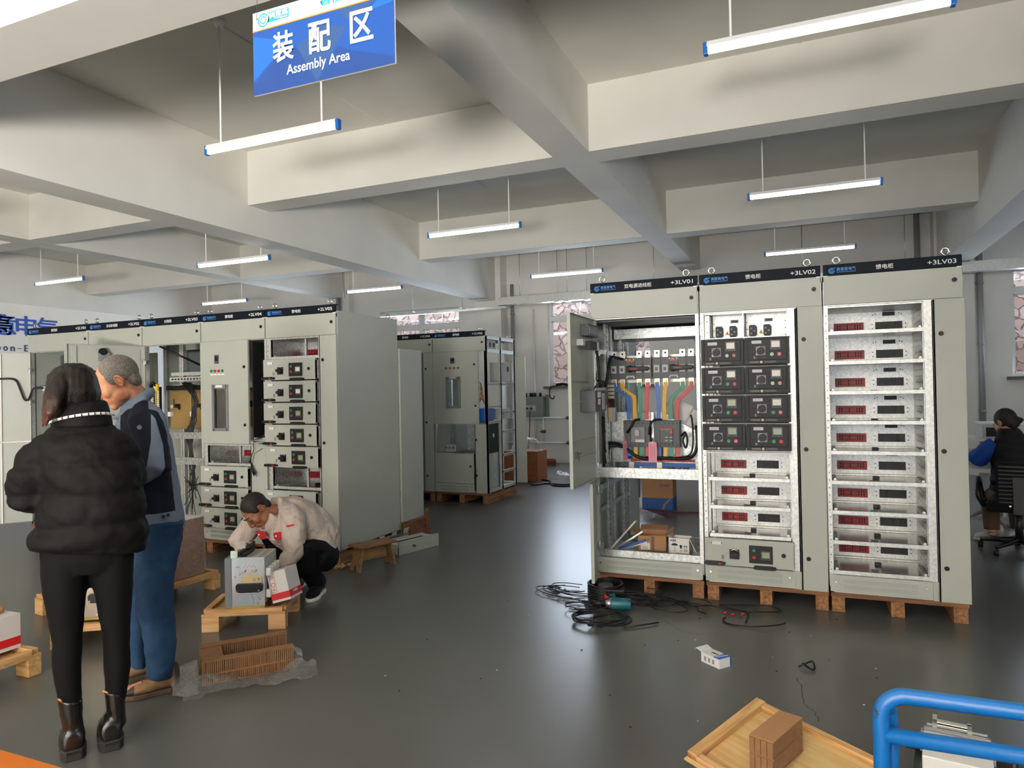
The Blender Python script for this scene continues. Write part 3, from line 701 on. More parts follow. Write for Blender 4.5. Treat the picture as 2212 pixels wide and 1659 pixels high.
# black cable loop from door into cabinet
MB().tube([(.06, -.20, 1.72), (.06, -.11, 1.70), (.065, -.07, 1.60), (.07, -.05, 1.42), (.085, -.01, 1.38), (.10, .03, 1.44), (.115, .10, 1.62), (.14, .2, 1.63), (.17, .27, 1.62)], .011, 8).build('cable_loop', M_blk, A)
YD = .26   # device plane (front) in local y
def swi(x0, x1):
    w = x1-x0; s_ = MB().box(x0, x1, YD+.01, YD+.11, 1.463, 1.628)
    for k in range(1, 5): xx = x0+w*k/5; s_.box(xx-.001, xx+.001, YD+.008, YD+.01, 1.463, 1.628, 1)
    s_ = s_.build('changeover_switch', [M_dgr, M_blk], A, bevel=.002)
    for k in (0, 1, 3, 4):
        xx = x0+w*(k+.5)/5; MB().box(xx-.021, xx+.021, YD+.006, YD+.01, 1.51, 1.568).box(xx-.012, xx+.008, YD+.0055, YD+.006, 1.525, 1.55, 1).build('window_plate', [M_lgr, M_dgr], s_)
    xx = x0+w*2.5/5; MB().box(xx-.031, xx+.031, YD+.006, YD+.01, 1.597, 1.607).build('red_label', M_red, s_); MB().box(xx-.015, xx+.005, YD+.006, YD+.01, 1.609, 1.617).build('yellow_label', M_yel, s_)
    MB().box(xx-.031, xx+.031, YD+.004, YD+.01, 1.478, 1.489).build('white_label', M_lgr, s_)
    for q in (-.03, .028):
        for z in (1.473, 1.615): MB().cyl((xx+q, YD+.01, z), (xx+q, YD+.005, z), .006, n=10).build('screw', M_wht, s_)
    hx = xx-.003
    h = MB().cyl((hx, YD+.008, 1.542), (hx, YD-.03, 1.542), .028, .025, n=20)
    h.prism([(hx-.01, 1.522), (hx+.145, 1.529), (hx+.158, 1.538), (hx+.158, 1.548), (hx+.145, 1.557), (hx-.01, 1.562)], lambda u, v, w_: (u, w_, v), YD-.045, YD-.015)
    h = h.build('operating_handle', M_blk, s_, bevel=.004)
    MB().box(hx+.012, hx+.072, YD-.0465, YD-.045, 1.537, 1.547).build('handle_label', M_dred, h)
    for k in (0, 1, 3, 4):
        xt = x0+w*(k+.5)/5
        MB().box(xt-.021, xt+.021, YD+.03, YD+.036, 1.628, 1.683).cyl((xt, YD+.03, 1.662), (xt, YD+.029, 1.662), .008, n=12, m=1).build('terminal_lug', [mat('tinned_copper', 'D9CDC2', .35, metal=.6), M_dark], s_)
        MB().box(xt-.019, xt+.019, YD+.02, YD+.028, 1.405, 1.463).cyl((xt, YD+.02, 1.445), (xt, YD+.012, 1.445), .011, n=6, m=1).build('terminal_lug', [MATS['tinned_copper'], mat('brass_bolt', 'A89A50', .35, metal=.8)], s_)
    return [x0+w*(k+.5)/5 for k in (0, 1, 3, 4)]
ax = swi(.064, .397); bx_ = swi(.404, .729)
MB().box(.03, .77, YD+.11, YD+.13, 1.62, 1.65).box(.03, .77, YD+.11, YD+.13, 1.435, 1.46).build('mounting_rail', M_galvb, A)
M_bb = [mat('busbar_blue', '1459AE', .4), mat('busbar_yellow', 'D1A216', .4), mat('busbar_green', '117A56', .4), mat('busbar_red', 'C01A20', .4)]
def strip(pts, wd, th, m, name='busbar'):
    """flat bar following points (x, y, z) with width in X"""
    mb = MB(); K = len(pts); rings = []
    for i, p in enumerate(pts):
        p = Vector(p); d = Vector(pts[min(i+1, K-1)])-Vector(pts[max(i-1, 0)]); d.normalize()
        wv = Vector((0, 1, 0)).cross(d).normalized()*wd/2; tv = d.cross(wv).normalized()*th/2
        sc = 1/max(.55, abs(wv.normalized().x)); wv = Vector((1, 0, 0))*wd/2*min(sc, 1.35)
        rings.append([p+wv+tv, p-wv+tv, p-wv-tv, p+wv-tv])
    mb.loft(rings, sm=False); return mb.build(name, m, A, bevel=.001)
tops = ax+bx_; bots = [.209, .258, .303, .351, .444, .489, .538, .584]
kz = [(1.308, .216), (1.311, .265), (1.295, .306), (1.282, .354), (1.281, .448), (1.28, .496), (1.292, .541), (1.267, .591)]
for k in range(8):
    xt, xb = tops[k], bots[k]; zk = kz[k][0]
    strip([(xt, YD+.015, 1.435), (xt, YD+.013, 1.40), (xt+(xb-xt)*.08, YD+.012, 1.385), (xb-(xb-xt)*.08, YD+.012, zk+.02), (xb, YD+.012, zk-.01), (xb, YD+.012, 1.145)], .030, .007, M_bb[k % 4])
    strip([(xb, YD+.02, .945), (xb, YD+.01, .86), (xb, YD+.03, .835)], .030, .008, M_bb[k % 4])
for n_, (x0, x1) in enumerate(((.168, .374), (.409, .601))):
    mc = MB().box(x0, x1, YD+.0, YD+.10, .935, 1.13).box(x0-.004, x1+.004, YD+.01, YD+.10, 1.125, 1.135).box(x0-.004, x1+.004, YD+.01, YD+.10, .93, .94)
    for k in range(6):
        xx = x0+(x1-x0)*(k+.5)/6; mc.cyl((xx, YD, 1.115), (xx, YD-.001, 1.115), .0055, n=8, m=1).cyl((xx, YD, .948), (xx, YD-.001, .948), .0055, n=8, m=1)
    mc = mc.build('circuit_breaker', [M_dgr, M_blk], A, bevel=.003)
    if n_ == 0:
        MB().box(x0+.06, x1-.035, YD-.012, YD, .965, 1.09).build('breaker_face', M_mgr, mc, bevel=.003)
        MB().box(x0+.095, x0+.13, YD-.03, YD-.012, 1.015, 1.065).build('toggle', M_lgr, mc, bevel=.004); MB().box(x0+.095, x1-.04, YD-.0135, YD-.012, .968, .99).build('foil_sticker', M_wht, mc)
    else:
        MB().box(x0+.045, x1-.05, YD-.012, YD, .96, 1.075).build('breaker_face', M_dgr, mc, bevel=.003)
        MB().box(x0+.045, x1-.05, YD-.0135, YD-.012, 1.065, 1.076).build('red_label', M_red, mc)
        MB().box(x0+.09, x0+.11, YD-.016, YD-.012, 1.045, 1.058).build('green_key', M_grn, mc); MB().box(x0+.122, x0+.144, YD-.016, YD-.012, 1.04, 1.058).build('red_key', M_red, mc)
        for q in range(4): MB().box(x0+.085+.035*(q % 2), x0+.106+.035*(q % 2), YD-.0135, YD-.012, 1.005-.025*(q//2), 1.013-.025*(q//2)).build('print', M_lgr, mc)
MB().box(.04, .76, YD+.10, YD+.115, .80, 1.20).box(.385, .402, YD+.02, YD+.1, 1.0, 1.2).build('mounting_plate', M_galv, A)
MB().box(.24, .74, YD+.03, YD+.055, .775, .805).build('neutral_busbar', M_bb[0], A); MB().box(.2, .70, YD+.09, YD+.10, .81, .83).build('lower_busbar', M_bb[3], A)
for x in (.22, .44, .735): MB().box(x-.02, x+.02, YD+.02, YD+.06, .765, .81).cyl((x, YD+.02, .79), (x, YD+.012, .79), .01, n=6).build('bus_clamp', MATS['tinned_copper'], A)
for k in range(4): MB().box(.42+.06*k, .46+.06*k, YD+.12, YD+.19, .765-.01*k, .80-.01*k).build('fuse_block', [M_lgr, M_mgr][k % 2], A, bevel=.002)
# terminal stack at the left
tb = MB().box(.03, .095, YD+.0, YD+.06, 1.30, 1.43)
for k in range(4): tb.box(.028, .10, YD-.006, YD, 1.312+.03*k, 1.334+.03*k, 1); tb.box(.058, .070, YD-.009, YD-.006, 1.315+.03*k, 1.33+.03*k, 2)
tb.build('terminal_block', [M_blk, M_lgr, M_yel], A)
tb = MB().box(.03, .098, YD+.0, YD+.06, 1.13, 1.24)
for k in range(7): tb.box(.028, .10, YD-.006, YD, 1.133+.0155*k, 1.146+.0155*k, 0); tb.box(.052, .066, YD-.009, YD-.006, 1.135+.0155*k, 1.144+.0155*k, 2); tb.cyl((.085, YD-.006, 1.139+.0155*k), (.085, YD-.008, 1.139+.0155*k), .003, n=6, m=1)
tb.build('terminal_block', [M_lgr, M_blk, M_yel], A)
tb = MB().box(.03, .098, YD+.01, YD+.05, 1.24, 1.30)
for k in range(3): tb.box(.035, .055, YD-.0, YD+.01, 1.245+.018*k, 1.258+.018*k, 1)
tb.build('miniature_breaker', [M_blk, M_dred], A)
wr = MB(); random.seed(9)
for k in range(16):
    z = 1.12-.02*k+.1*random.random(); wr.tube([(.03+.01*random.random(), YD-.02, 1.14), (.012+.01*random.random(), YD-.06, z), (.02+.02*random.random(), YD-.03, z-.15), (.06, YD+.0, .93+.02*random.random()), (.12+.05*random.random(), YD+.02, .92+.02*random.random())], .0045, 5)
wr.tube([(.05, YD-.01, .96), (.12, YD-.01, .955), (.17, YD-.02, .93), (.3, YD-.0, .845), (.45, YD+.0, .85), (.62, YD-.01, .845), (.70, YD-.02, .87), (.735, YD-.02, .95), (.73, YD, 1.1)], .012, 8)
wr.tube([(.6, YD-.01, .855), (.68, YD-.02, .88), (.705, YD-.02, .97), (.70, YD, 1.12), (.69, YD, 1.18)], .007, 8)
wr.tube([(.62, YD-.01, 1.02), (.65, YD-.03, 1.05), (.665, YD-.03, .99), (.65, YD-.02, .93), (.63, YD-.02, .99), (.655, YD-.02, 1.04)], .008, 8)
wr.tube([(.20, YD-.02, 1.045), (.235, YD-.03, 1.09), (.26, YD-.02, 1.14), (.30, YD, 1.145)], .009, 8)
wr.tube([(.375, YD-.02, 1.03), (.38, YD-.03, 1.08), (.41, YD-.02, 1.14), (.47, YD, 1.145)], .008, 8)
wr.build('wiring_loom', M_blk, A)['kind'] = 'stuff'
# things inside A
tg = MB().prism([(-.032, 0), (.032, 0), (.032, .14), (.022, .152), (-.022, .152), (-.032, .14)], lambda u, v, w_: (u, w_, v), 0, .0012)
for k in range(3): tg.box(-.016+.014*k, -.012+.014*k, -.0003, 0, .03, .125, 1)
tg.box(-.006, .006, -.0005, 0, .136, .146, 2)
M_pink = mat('pink_card', 'F09DAE', .6)
t1 = thing('paper_tag', 'pink paper tag hanging between the two grey breakers, facing the camera', 'tag', (-1.113, 5.36, .955))
tg.build('card', [M_pink, mat('tag_print', 'D07E90', .7), M_wht], t1); MB().tube([(0, 0, .148), (.004, .01, .17), (.0, .03, .19)], .0015, 5).build('string', M_wht, t1)
t2 = thing('paper_tag', 'pink paper tag seen edge-on at the left of the left grey breaker', 'tag', (-1.325, 5.355, .962), 1.25)
tg2 = MB(); tg2.v = list(tg.v); tg2.f = tg.f; tg2.m = tg.m; tg2.s = tg.s; tg2.build('card', [M_pink, MATS['tag_print'], M_wht], t2); MB().tube([(0, 0, .148), (.0, .01, .2), (.0, .02, .25)], .0015, 5).build('string', M_wht, t2)
pm = MB(); random.seed(2)
for q, (cx, cz, a, w_, h_) in enumerate(((-.93, 1.35, -.45, .20, .14), (-.87, 1.30, -.5, .19, .14), (-.83, 1.26, -.6, .10, .10))):
    R_ = Matrix.Translation((cx, 5.475+.004*q, cz)) @ Matrix.Rotation(-a, 4, 'Y')
    vs = []; n = 8
    for j in range(n+1):
        for i in range(n+1):
            u = -w_/2+w_*i/n; v = -h_/2+h_*j/n; vs.append(R_ @ Vector((u, .01*math.sin(u*18+q)+.004*math.sin(v*30), v)))
    o_ = len(pm.v); pm.add(vs, [(j*(n+1)+i, j*(n+1)+i+1, (j+1)*(n+1)+i+1, (j+1)*(n+1)+i) for j in range(n) for i in range(n)], 0, True)
pp = pm.build('paper_sheets', M_paper); sm_ = pp.modifiers.new('s', 'SOLIDIFY'); sm_.thickness = .001
tag(pp, 'crumpled white papers stuck behind the green and red busbars', 'paper')
# ---------------------------------------------------------------- wooden pallets under the cabinets
def cab_pallet(x0, x1, yf, h, lb, depth=1.0, side_block=True):
    t = thing('wooden_pallet', lb, 'pallet', ((x0+x1)/2, yf+depth/2, 0), 0, 'pallets under the cabinets'); w = (x1-x0)/2; d = depth/2
    MB().box(-w, w, -d-.012, -d+.09, h-.028, h).box(-w, w, -.05, .05, h-.028, h).box(-w, w, d-.09, d, h-.028, h).build('deck_board', M_oldw, t, bevel=.002)
    for x in (-w+.045, 0, w-.045):
        MB().box(x-.04, x+.04, -d+.0, d, .0, h-.028).build('bearer', mat('bearer_wood', 'A06F45', .75, kind='woody', col2='6B4529'), t, bevel=.003)
    return t
cab_pallet(-1.51, -.715, YR, Z0, 'old wooden pallet under the cabinet with coloured busbars, black cables beside it')
cab_pallet(-.70, .10, YR, Z0, 'old wooden pallet under the cabinet with the black modules')
cab_pallet(.11, .90, YR, Z0, 'old wooden pallet under the cabinet with nine empty shelves')
# ================================ left row, five cabinets
YL, ZL = 5.1, .13
L5 = cabinet('switchgear_cabinet', 'grey cabinet with pull-out units behind the crouching worker, header reading +2LV05', -4.65, YL, ZL, '馈电柜', '+2LV05', right=True)
L4 = cabinet('switchgear_cabinet', 'grey cabinet with a windowed door and three grey units below, header reading +2LV04', -5.455, YL, ZL, '馈电柜', '+2LV04')
L3 = cabinet('switchgear_cabinet', 'open grey cabinet full of hanging black cables, header reading +2LV03', -6.26, YL, ZL, '分段柜', '+2LV03')
L2 = cabinet('switchgear_cabinet', 'grey cabinet hidden behind the older man, header reading +2LV02', -7.065, YL, ZL, '无功补偿柜', '+2LV02')
L1 = cabinet('switchgear_cabinet', 'grey cabinet at the far left behind the woman, header reading +2LV01', -8.07, YL, ZL, '进线柜', '+2LV01', W=1.0, back=False, left=True)
for x0, x1, lb in ((-4.645, -3.855, 'old wooden pallet under the right end of the left cabinet row, beside the small stool'), (-5.45, -4.66, 'old wooden pallet under the cabinet with the windowed door'), (-6.255, -5.46, 'wooden pallet under the cabinet with hanging cables, behind the older man'), (-8.06, -6.27, 'long wooden pallet under the far left cabinets, behind the two people')):
    cab_pallet(x0, x1, YL, ZL, lb)
# L5
protoL = bay_proto(.05, .60, .45, (.09, .25), (.0, .0), slot=False)
for p_ in list(protoL): pass
for z in (.525, 1.725):
    bays(L5, protoL, [z]); s_ = MB().box(.40, .416, .05, .07, z, z+.19).cyl((.44, .2, z), (.44, .2, z+.19), .012, n=10).build('divider_post', M_galvb, L5)
    MB().box(.45, .58, .43, .448, z+.05, z+.115).box(.48, .49, .428, .43, z+.055, z+.11, 1).box(.52, .53, .428, .43, z+.055, z+.11, 1).build('red_socket', [M_red, M_dred], L5)
bays(L4, protoL, [.725]); MB().box(.45, .58, .43, .448, .775, .84).build('red_socket', M_red, L4); MB().box(.40, .416, .05, .07, .725, .92).build('divider_post', M_galvb, L4)
for p_ in protoL: kill_tree(p_)
MB().box(.6, .61, 0, .45, .5, 1.92).box(.04, .05, 0, .45, .5, 1.92).box(.05, .6, 0, .45, 1.905, 1.915).build('bay_lining', M_galv, L5)
MB().box(.02, .05, -.004, .02, .12, 1.92).build('middle_post', M_galvb, L5); MB().box(.595, .612, -.004, .02, .12, 1.92).build('middle_post', M_galvb, L5)
g0 = grey_module(glass=M_lcd_lit); g0.parent = L5; g0.location = (-.004, -.02, 1.525)
g1 = grey_module(glass=M_lcd_g); g1.parent = L5; g1.location = (-.0, -.02, .925)
for (x, y, z, src) in ((-.004, -.02, 1.325, g0), (-.006, -.02, 1.125, g1), (.012, -.02, .725, g1), (.0, -.045, .325, g1), (.0, -.02, .125, g1)): copy_tree(src, L5, (x, y, z))
narrow_door(L5, .615, .802, z0=.0, lx=.22, locks=(.215, .955, 1.70)); kick(L5, .004, .6)
# L4
for z in (.525, .325, .125): copy_tree(g1, L4, (.0, -.02, z))
kick(L4, .004, .6); nd = narrow_door(L4, .605, .803, z0=.0, z1=.92, locks=(.66,), lx=.2)
MB().box(.02, .05, -.004, .02, .12, .93).build('middle_post', M_galvb, L4); MB().box(.6, .604, 0, .5, .5, .93).box(.04, .05, 0, .45, .7, .93).box(.05, .6, .44, .45, .7, .93).build('bay_lining', M_galv, L4)
MB().box(.02, .8, -.005, .02, .915, .93).build('cross_rail', M_galvb, L4)
bd = MB(); wx0, wx1, wz0, wz1 = .165, .335, 1.075, 1.485
for q in ((0, wx0, .935, 1.92), (wx1, .60, .935, 1.92), (wx0, wx1, .935, wz0), (wx0, wx1, wz1, 1.92)): bd.box(q[0], q[1], -.022, -.002, q[2], q[3])
bd = bd.build('upper_door', M_cab, L4, (0, -.01, 0))
wf = MB()
for q in ((wx0-.018, wx0+.008, wz0-.018, wz1+.018), (wx1-.008, wx1+.018, wz0-.018, wz1+.018), (wx0, wx1, wz0-.018, wz0+.01), (wx0, wx1, wz1-.022, wz1+.018)): wf.box(q[0], q[1], -.03, -.02, q[2], q[3])
wf.build('window_frame', M_mgr, bd); MB().box(.20, .285, -.032, -.03, 1.475, 1.498).build('name_plate', M_wht, bd)
MB().box(wx0, wx1, -.012, -.009, wz0, wz1).build('window_pane', M_glass, bd)
MB().box(.19, .24, -.03, -.022, 1.705, 1.79).box(.197, .233, -.0315, -.03, 1.73, 1.775, 1).build('meter', [M_dgr, M_blk], bd, bevel=.002)
for k, (m1_, m2_) in enumerate(((M_grn, M_wht), (M_red, M_wht), (M_red, M_red), (M_grn, M_grn))):
    button(bd, (.145+.047*k, -.022, 1.635), m1_, 'pilot_lamp', .0135)
    MB().box(.130+.047*k, .166+.047*k, -.024, -.022, 1.595, 1.607).build('name_plate', M_wht, bd)
lock(bd, (.555, -.022, 1.665)); lock(bd, (.555, -.022, 1.115))
def breaker_in(cab, x0, x1, z0, z1, y, m, parts=True):
    b = MB().prism([(x0, z0), (x1, z0), (x1, z1-.05), (x1-.03, z1), (x0+.04, z1), (x0, z1-.05)], lambda u, v, w_: (u, w_, v), y, y+.25).build('air_breaker', m, cab, bevel=.003)
    MB().box(x0+.02, x1-.02, y-.006, y, z0+.02, z0+.10).box(x0+.02, x1-.02, y-.006, y, z0+.11, z0+.17).build('lower_plate', m, b)
    MB().box(x0+.08, x0+.13, y-.016, y, z0+.22, z0+.26).box(x0+.12, x0+.14, y-.016, y, z0+.20, z0+.26).build('lever', M_blk, b)
    MB().box(x0+.05, x0+.06, y-.01, y, z0+.22, z0+.31).box(x0+.01, x0+.045, y-.012, y, z0+.215, z0+.25, 1).build('gauge', [M_dgr, M_lgr], b)
    MB().box(x0+.0, x0+.04, y-.04, y, z0+.13, z0+.18).build('white_plug', M_wht, b, bevel=.004)
    return b
M_yzn = mat('yellow_zinc', 'B08E55', .4, metal=.6, noise_amt=.25, noise_scale=4)
MB().box(.03, .77, .9, .92, .95, 1.9).box(.62, .63, .0, .5, .95, 1.9).build('inner_plate', M_dark, L4)
breaker_in(L4, .26, .42, 1.08, 1.47, .22, M_yzn)
bk = breaker_in(L4, .66, .77, 1.08, 1.47, .24, M_dark); MB().box(.655, .70, .18, .24, 1.2, 1.25).build('white_plug', M_wht, bk); MB().box(.71, .722, .22, .24, 1.32, 1.43).build('lever', M_chrome, bk)
MB().box(.63, .8, .0, .02, .96, .995).box(.63, .8, .0, .02, .925, .935).build('cross_rail', M_galv, L4)
wr = MB()
for k in range(5): wr.tube([(.75-.02*k, .12, 1.5), (.70, .05, 1.53), (.66, .1, 1.5+.02*k), (.78, .2, 1.3), (.77, .02, 1.05), (.70-.02*k, -.0, .97)], .003, 5)
wr.tube([(.66, -.04, .94), (.67, -.05, .88), (.63, -.05, .80), (.64, -.045, .74)], .004, 5); wr.tube([(.64, -.045, .74), (.69, -.06, .85), (.78, -.05, .90)], .0025, 5)
for k in range(9): wr.tube([(.635, -.04, .76), (.645+.004*k, -.055, .72-.003*k), (.655+.006*k, -.05, .66-.008*(k % 4))], .003, 5)
wr.build('wiring', M_blk, L4)['kind'] = 'stuff'
# L3 open interior
MB().box(.03, .77, .5, .52, 1.66, 1.9).build('mirror_plate', mat('dark_mirror', '4A5356', .12, metal=1), L3)
MB().cyl((.10, .1, 1.92), (.36, .45, 1.70), .011, n=8).build('strut', M_blk, L3)
MB().box(.03, .77, .30, .33, 1.615, 1.65).box(.03, .77, .28, .31, 1.555, 1.60).box(.03, .77, .32, .5, 1.50, 1.52).build('slotted_rail', M_galvb, L3)
sr = MB()
for k in range(16): sr.box(.06+.044*k, .085+.044*k, .278, .28, 1.57, 1.585)
sr.build('rail_slot', M_dark, L3)['kind'] = 'stuff'
breaker_in(L3, .13, .42, 1.06, 1.47, .2, M_yzn); b_ = breaker_in(L3, .44, .74, 1.06, 1.47, .2, M_yzn)
MB().box(.14, .7, .14, .2, 1.46, 1.51).build('plug_row', M_blk, L3)
MB().box(.0, .8, -.002, .03, .975, 1.04).box(.0, .8, -.002, .03, .72, .79).build('cross_rail', M_galv, L3)
tb = MB().box(.035, .10, .08, .12, 1.24, 1.50)
for k in range(12): tb.box(.028, .06, .074, .08, 1.25+.02*k, 1.264+.02*k, 0); tb.box(.062, .078, .07, .08, 1.25+.02*k, 1.266+.02*k, 1); tb.box(.085, .11, .074, .08, 1.25+.02*k, 1.264+.02*k, 2)
tb.box(.05, .075, .06, .08, 1.46, 1.53, 2).box(.075, .11, .06, .08, 1.46, 1.53, 1).build('terminal_block', [M_blk, M_yel, M_wht], L3)
wr = MB(); random.seed(11)
for k in range(22):
    x = .60+.06*random.random(); z1_ = .15+.5*random.random(); j = .07
    pts = [(.35+.2*random.random(), .12, 1.50), (.45+.2*random.random(), .06, 1.54-.03*random.random()), (.62+j*random.random(), .05, 1.35), (.58+j*random.random(), .05, 1.15), (.52+.1*random.random(), .03, 1.03), (.6+.04*random.random(), .0, .9), (.58+.07*random.random(), .02, .7), (.57+.1*random.random(), .03, .5), (.5+.25*random.random(), .02, z1_)]
    P2 = []
    for i in range(len(pts)-1):
        a, b = Vector(pts[i]), Vector(pts[i+1]); P2 += [a.lerp(b, t_)+Vector((.012*math.sin(k+i+3*t_), 0, 0)) for t_ in (0, .5)]
    wr.tube(P2+[pts[-1]], random.choice((.003, .004, .006)), 5)
wr.tube([(.02, .12, 1.53), (.03, .05, 1.50), (.06, .04, 1.54), (.08, .08, 1.50)], .014, 7)
wr.build('hanging_cables', M_blk, L3)['kind'] = 'stuff'
hinges(L3, .018, .0, (1.37, 1.75))
tip = P(138, 742, Z=2.05); d3, L3w = swung_door(L3, .0, .0, tip.x+6.26, tip.y-YL, .935, 1.92)
MB().box(L3w-.1, L3w-.07, 0, .015, .95, 1.9).box(.04, L3w-.16, 0, .006, 1.0, 1.88).build('stiffener', M_cab, d3)
mb_ = dev('meter_case', .34, .43, 1.76, 1.84, .05, M_mgr, d3); dev('round_dial', .36, .41, 1.84, 1.86, .05, M_blk, mb_); MB().cyl((.40, .02, 1.85), (.40, .06, 1.85), .035, n=16).build('dial', M_blk, mb_)
for x in (.30, .37, .44, .66): dev('indicator_back', x, x+.04, 1.60, 1.645, .05, M_blk, d3)
MB().tube([(.5, .03, 1.655), (.3, .03, 1.655), (.17, .035, 1.64), (.09, .04, 1.55), (.05, .04, 1.43), (.03, .05, 1.40), (-.02, .05, 1.45), (-.06, .04, 1.52)], .010, 8).build('cable_loop', M_blk, d3)
# L1 open left cabinet
q0 = P(2, 762, Z=2.05); dv = Vector((q0.x+8.05, q0.y-YL)).normalized()*.93
d4, L4w = swung_door(L1, .02, .0, .02+dv.x, dv.y, .03, 1.92)
MB().box(.27, .29, 0, .02, .03, 1.9).box(.0, L4w, 0, .02, .92, .935).build('stiffener', M_wht, d4)
MB().box(L4w*.38-.03, L4w*.38, .002, .05, 1.55, 1.61).build('terminal_box', M_blk, d4)
MB().tube([(.6, .03, 1.63), (.3, .03, 1.63), (.15, .035, 1.62), (.10, .04, 1.52), (.06, .05, 1.40), (.02, .05, 1.40), (-.03, .05, 1.52), (-.12, .06, 1.52)], .010, 8).build('cable_loop', M_blk, d4)
hinges(L1, .018, .0, (1.37, 1.72))
tb = MB().box(.10, .17, .1, .15, 1.22, 1.50)
for k in range(12): tb.box(.092, .12, .094, .1, 1.23+.02*k, 1.244+.02*k, 0); tb.box(.122, .138, .09, .1, 1.23+.02*k, 1.246+.02*k, 1)
tb.box(.09, .17, .08, .1, 1.49, 1.54, 2).build('terminal_block', [M_blk, M_yel, M_wht], L1)
MB().box(.03, .97, .3, .33, 1.6, 1.64).box(.03, .97, .3, .33, 1.05, 1.1).box(.03, .97, .3, .33, .98, 1.01).box(.05, .08, .3, .33, .1, 1.9).build('slotted_rail', M_galv, L1)
MB().box(.10, .22, .2, .3, 1.1, 1.2).box(.12, .2, .19, .2, 1.13, 1.16, 1).build('relay', [M_wht, M_bb[0]], L1)
MB().prism([(.15, 1.92), (.98, 1.92), (.98, 1.4)], lambda u, v, w_: (u, w_, v), .85, .86).build('angled_sheet', M_cabi, L1)
# rear door of L5, stood open behind the row
MB().box(.80, .822, .99, 1.42, .04, 1.84).build('rear_door', M_cab, L5, bevel=.003)
# ================================ far row
Y1, Z1 = 8.47, .14
F5 = cabinet('switchgear_cabinet', 'grey cabinet of the far row with an open frame side, header reading +1LV05', -4.775, Y1, Z1, '馈电柜', '+1LV05', D=1.0, back=False)
F4 = cabinet('switchgear_cabinet', 'grey cabinet of the far row half hidden by the nearer row, header reading +1LV04', -5.58, Y1, Z1, '馈电柜', '+1LV04', D=1.0)
cab_pallet(-4.77, -3.975, Y1, Z1, 'wooden pallet under the open-sided cabinet of the far row', 1.0)
cab_pallet(-5.575, -4.785, Y1, Z1, 'wooden pallet under the half hidden cabinet of the far row', 1.0)
narrow_door(F4, .64, .802); narrow_door(F4, .0, .63, locks=())
kick(F5, .004, .6); MB().box(.004, .6, -.018, 0, .125, .525).build('lower_door', M_cab, F5, bevel=.003); lock(F5, (.55, -.018, .36))
narrow_door(F5, .625, .79, z0=.0, z1=.93, locks=(.24, .72), lx=.12)
bd = MB(); wx0, wx1, wz0, wz1 = .215, .405, 1.17, 1.56
for q in ((0, wx0, .935, 1.92), (wx1, .69, .935, 1.92), (wx0, wx1, .935, wz0), (wx0, wx1, wz1, 1.92)): bd.box(q[0], q[1], -.022, -.002, q[2], q[3])
bd = bd.build('upper_door', M_cab, F5)
wf = MB()
for q in ((wx0-.02, wx0+.01, wz0-.02, wz1+.02), (wx1-.01, wx1+.02, wz0-.02, wz1+.02), (wx0, wx1, wz0-.02, wz0+.01), (wx0, wx1, wz1-.02, wz1+.02)): wf.box(q[0], q[1], -.03, -.02, q[2], q[3])
wf.build('window_frame', M_mgr, bd); MB().box(.26, .355, -.032, -.03, 1.555, 1.578).build('name_plate', M_lgr, bd)
MB().box(wx0, wx1, -.012, -.009, wz0, wz1).build('window_pane', M_glass, bd)
MB().box(.275, .335, -.03, -.022, 1.76, 1.84).box(.283, .327, -.0315, -.03, 1.79, 1.825, 1).build('meter', [M_dgr, M_blk], bd)
for k, m1_ in enumerate((M_grn, M_red, M_red, M_grn)):
    button(bd, (.205+.062*k, -.022, 1.70), m1_, 'pilot_lamp', .015); MB().box(.188+.062*k, .222+.062*k, -.024, -.022, 1.655, 1.668).build('name_plate', M_lgr, bd)
lock(bd, (.635, -.022, 1.74)); lock(bd, (.645, -.022, 1.18))
breaker_in(F5, .26, .42, 1.18, 1.52, .3, M_galv)
MB().box(.02, .6, .4, .41, .53, .93).box(.02, .6, 0, .41, .525, .535).build('bay_lining', M_galv, F5)
MB().box(.1, .28, .1, .3, .54, .64).build('contactor', M_lgr, F5, bevel=.006)
for k in range(3): MB().cyl((.12+.055*k, .098, .60), (.12+.055*k, .095, .60), .02, n=12).build('phase_mark', M_mgr, F5)
so = MB()
for (y0, y1) in ((.0, .045), (.47, .51), (.955, 1.0)): so.box(.77, .80, y0, y1, 0, 2.12)
for z in (1.9,): so.box(.775, .80, .04, .96, z, z+.05)
for y0, y1, zz in ((.05, .47, (1.45, 1.14, .93)), (.5, .96, (1.45, 1.05, .78, .45, .22))):
    for z in zz:
        so.box(.78, .80, y0, y1, z, z+.035)
        for k in range(8): so.box(.80, .801, y0+.04+(y1-y0-.08)*k/7-.012, y0+.04+(y1-y0-.08)*k/7+.008, z+.01, z+.025, 1)
so.build('side_frame', [M_galvb, M_dark], F5)
MB().box(.3, .302, .05, .5, .1, .93).box(.05, .75, .5, .503, .0, .93).build('inner_plate', mat('blue_grey_plate', '7E8C90', .4, metal=.3), F5)
pb = MB().box(.74, .75, .06, .46, .0, .9).build('insulating_plate', M_cabi, F5)
MB().box(.74, .752, .1, .46, .52, .93).build('black_plate', M_dark, F5)
for z in (.20, .48, .76): MB().cyl((.752, .3, z), (.757, .3, z), .03, n=16).build('plug_disc', M_lgr, F5)
MB().box(.62, .74, .1, .35, .95, 1.14).build('blue_device', M_bb[0], F5, bevel=.004)
MB().box(.5, .75, .55, .9, .97, 1.12).cyl((.75, .65, 1.05), (.77, .65, 1.05), .02, n=10).build('grey_device', M_lgr, F5, bevel=.004)
MB().box(.6, .76, .55, .9, 1.5, 1.78).box(.76, .763, .80, .86, 1.65, 1.72, 1).build('switch_box', [M_lgr, M_blk], F5, bevel=.004)
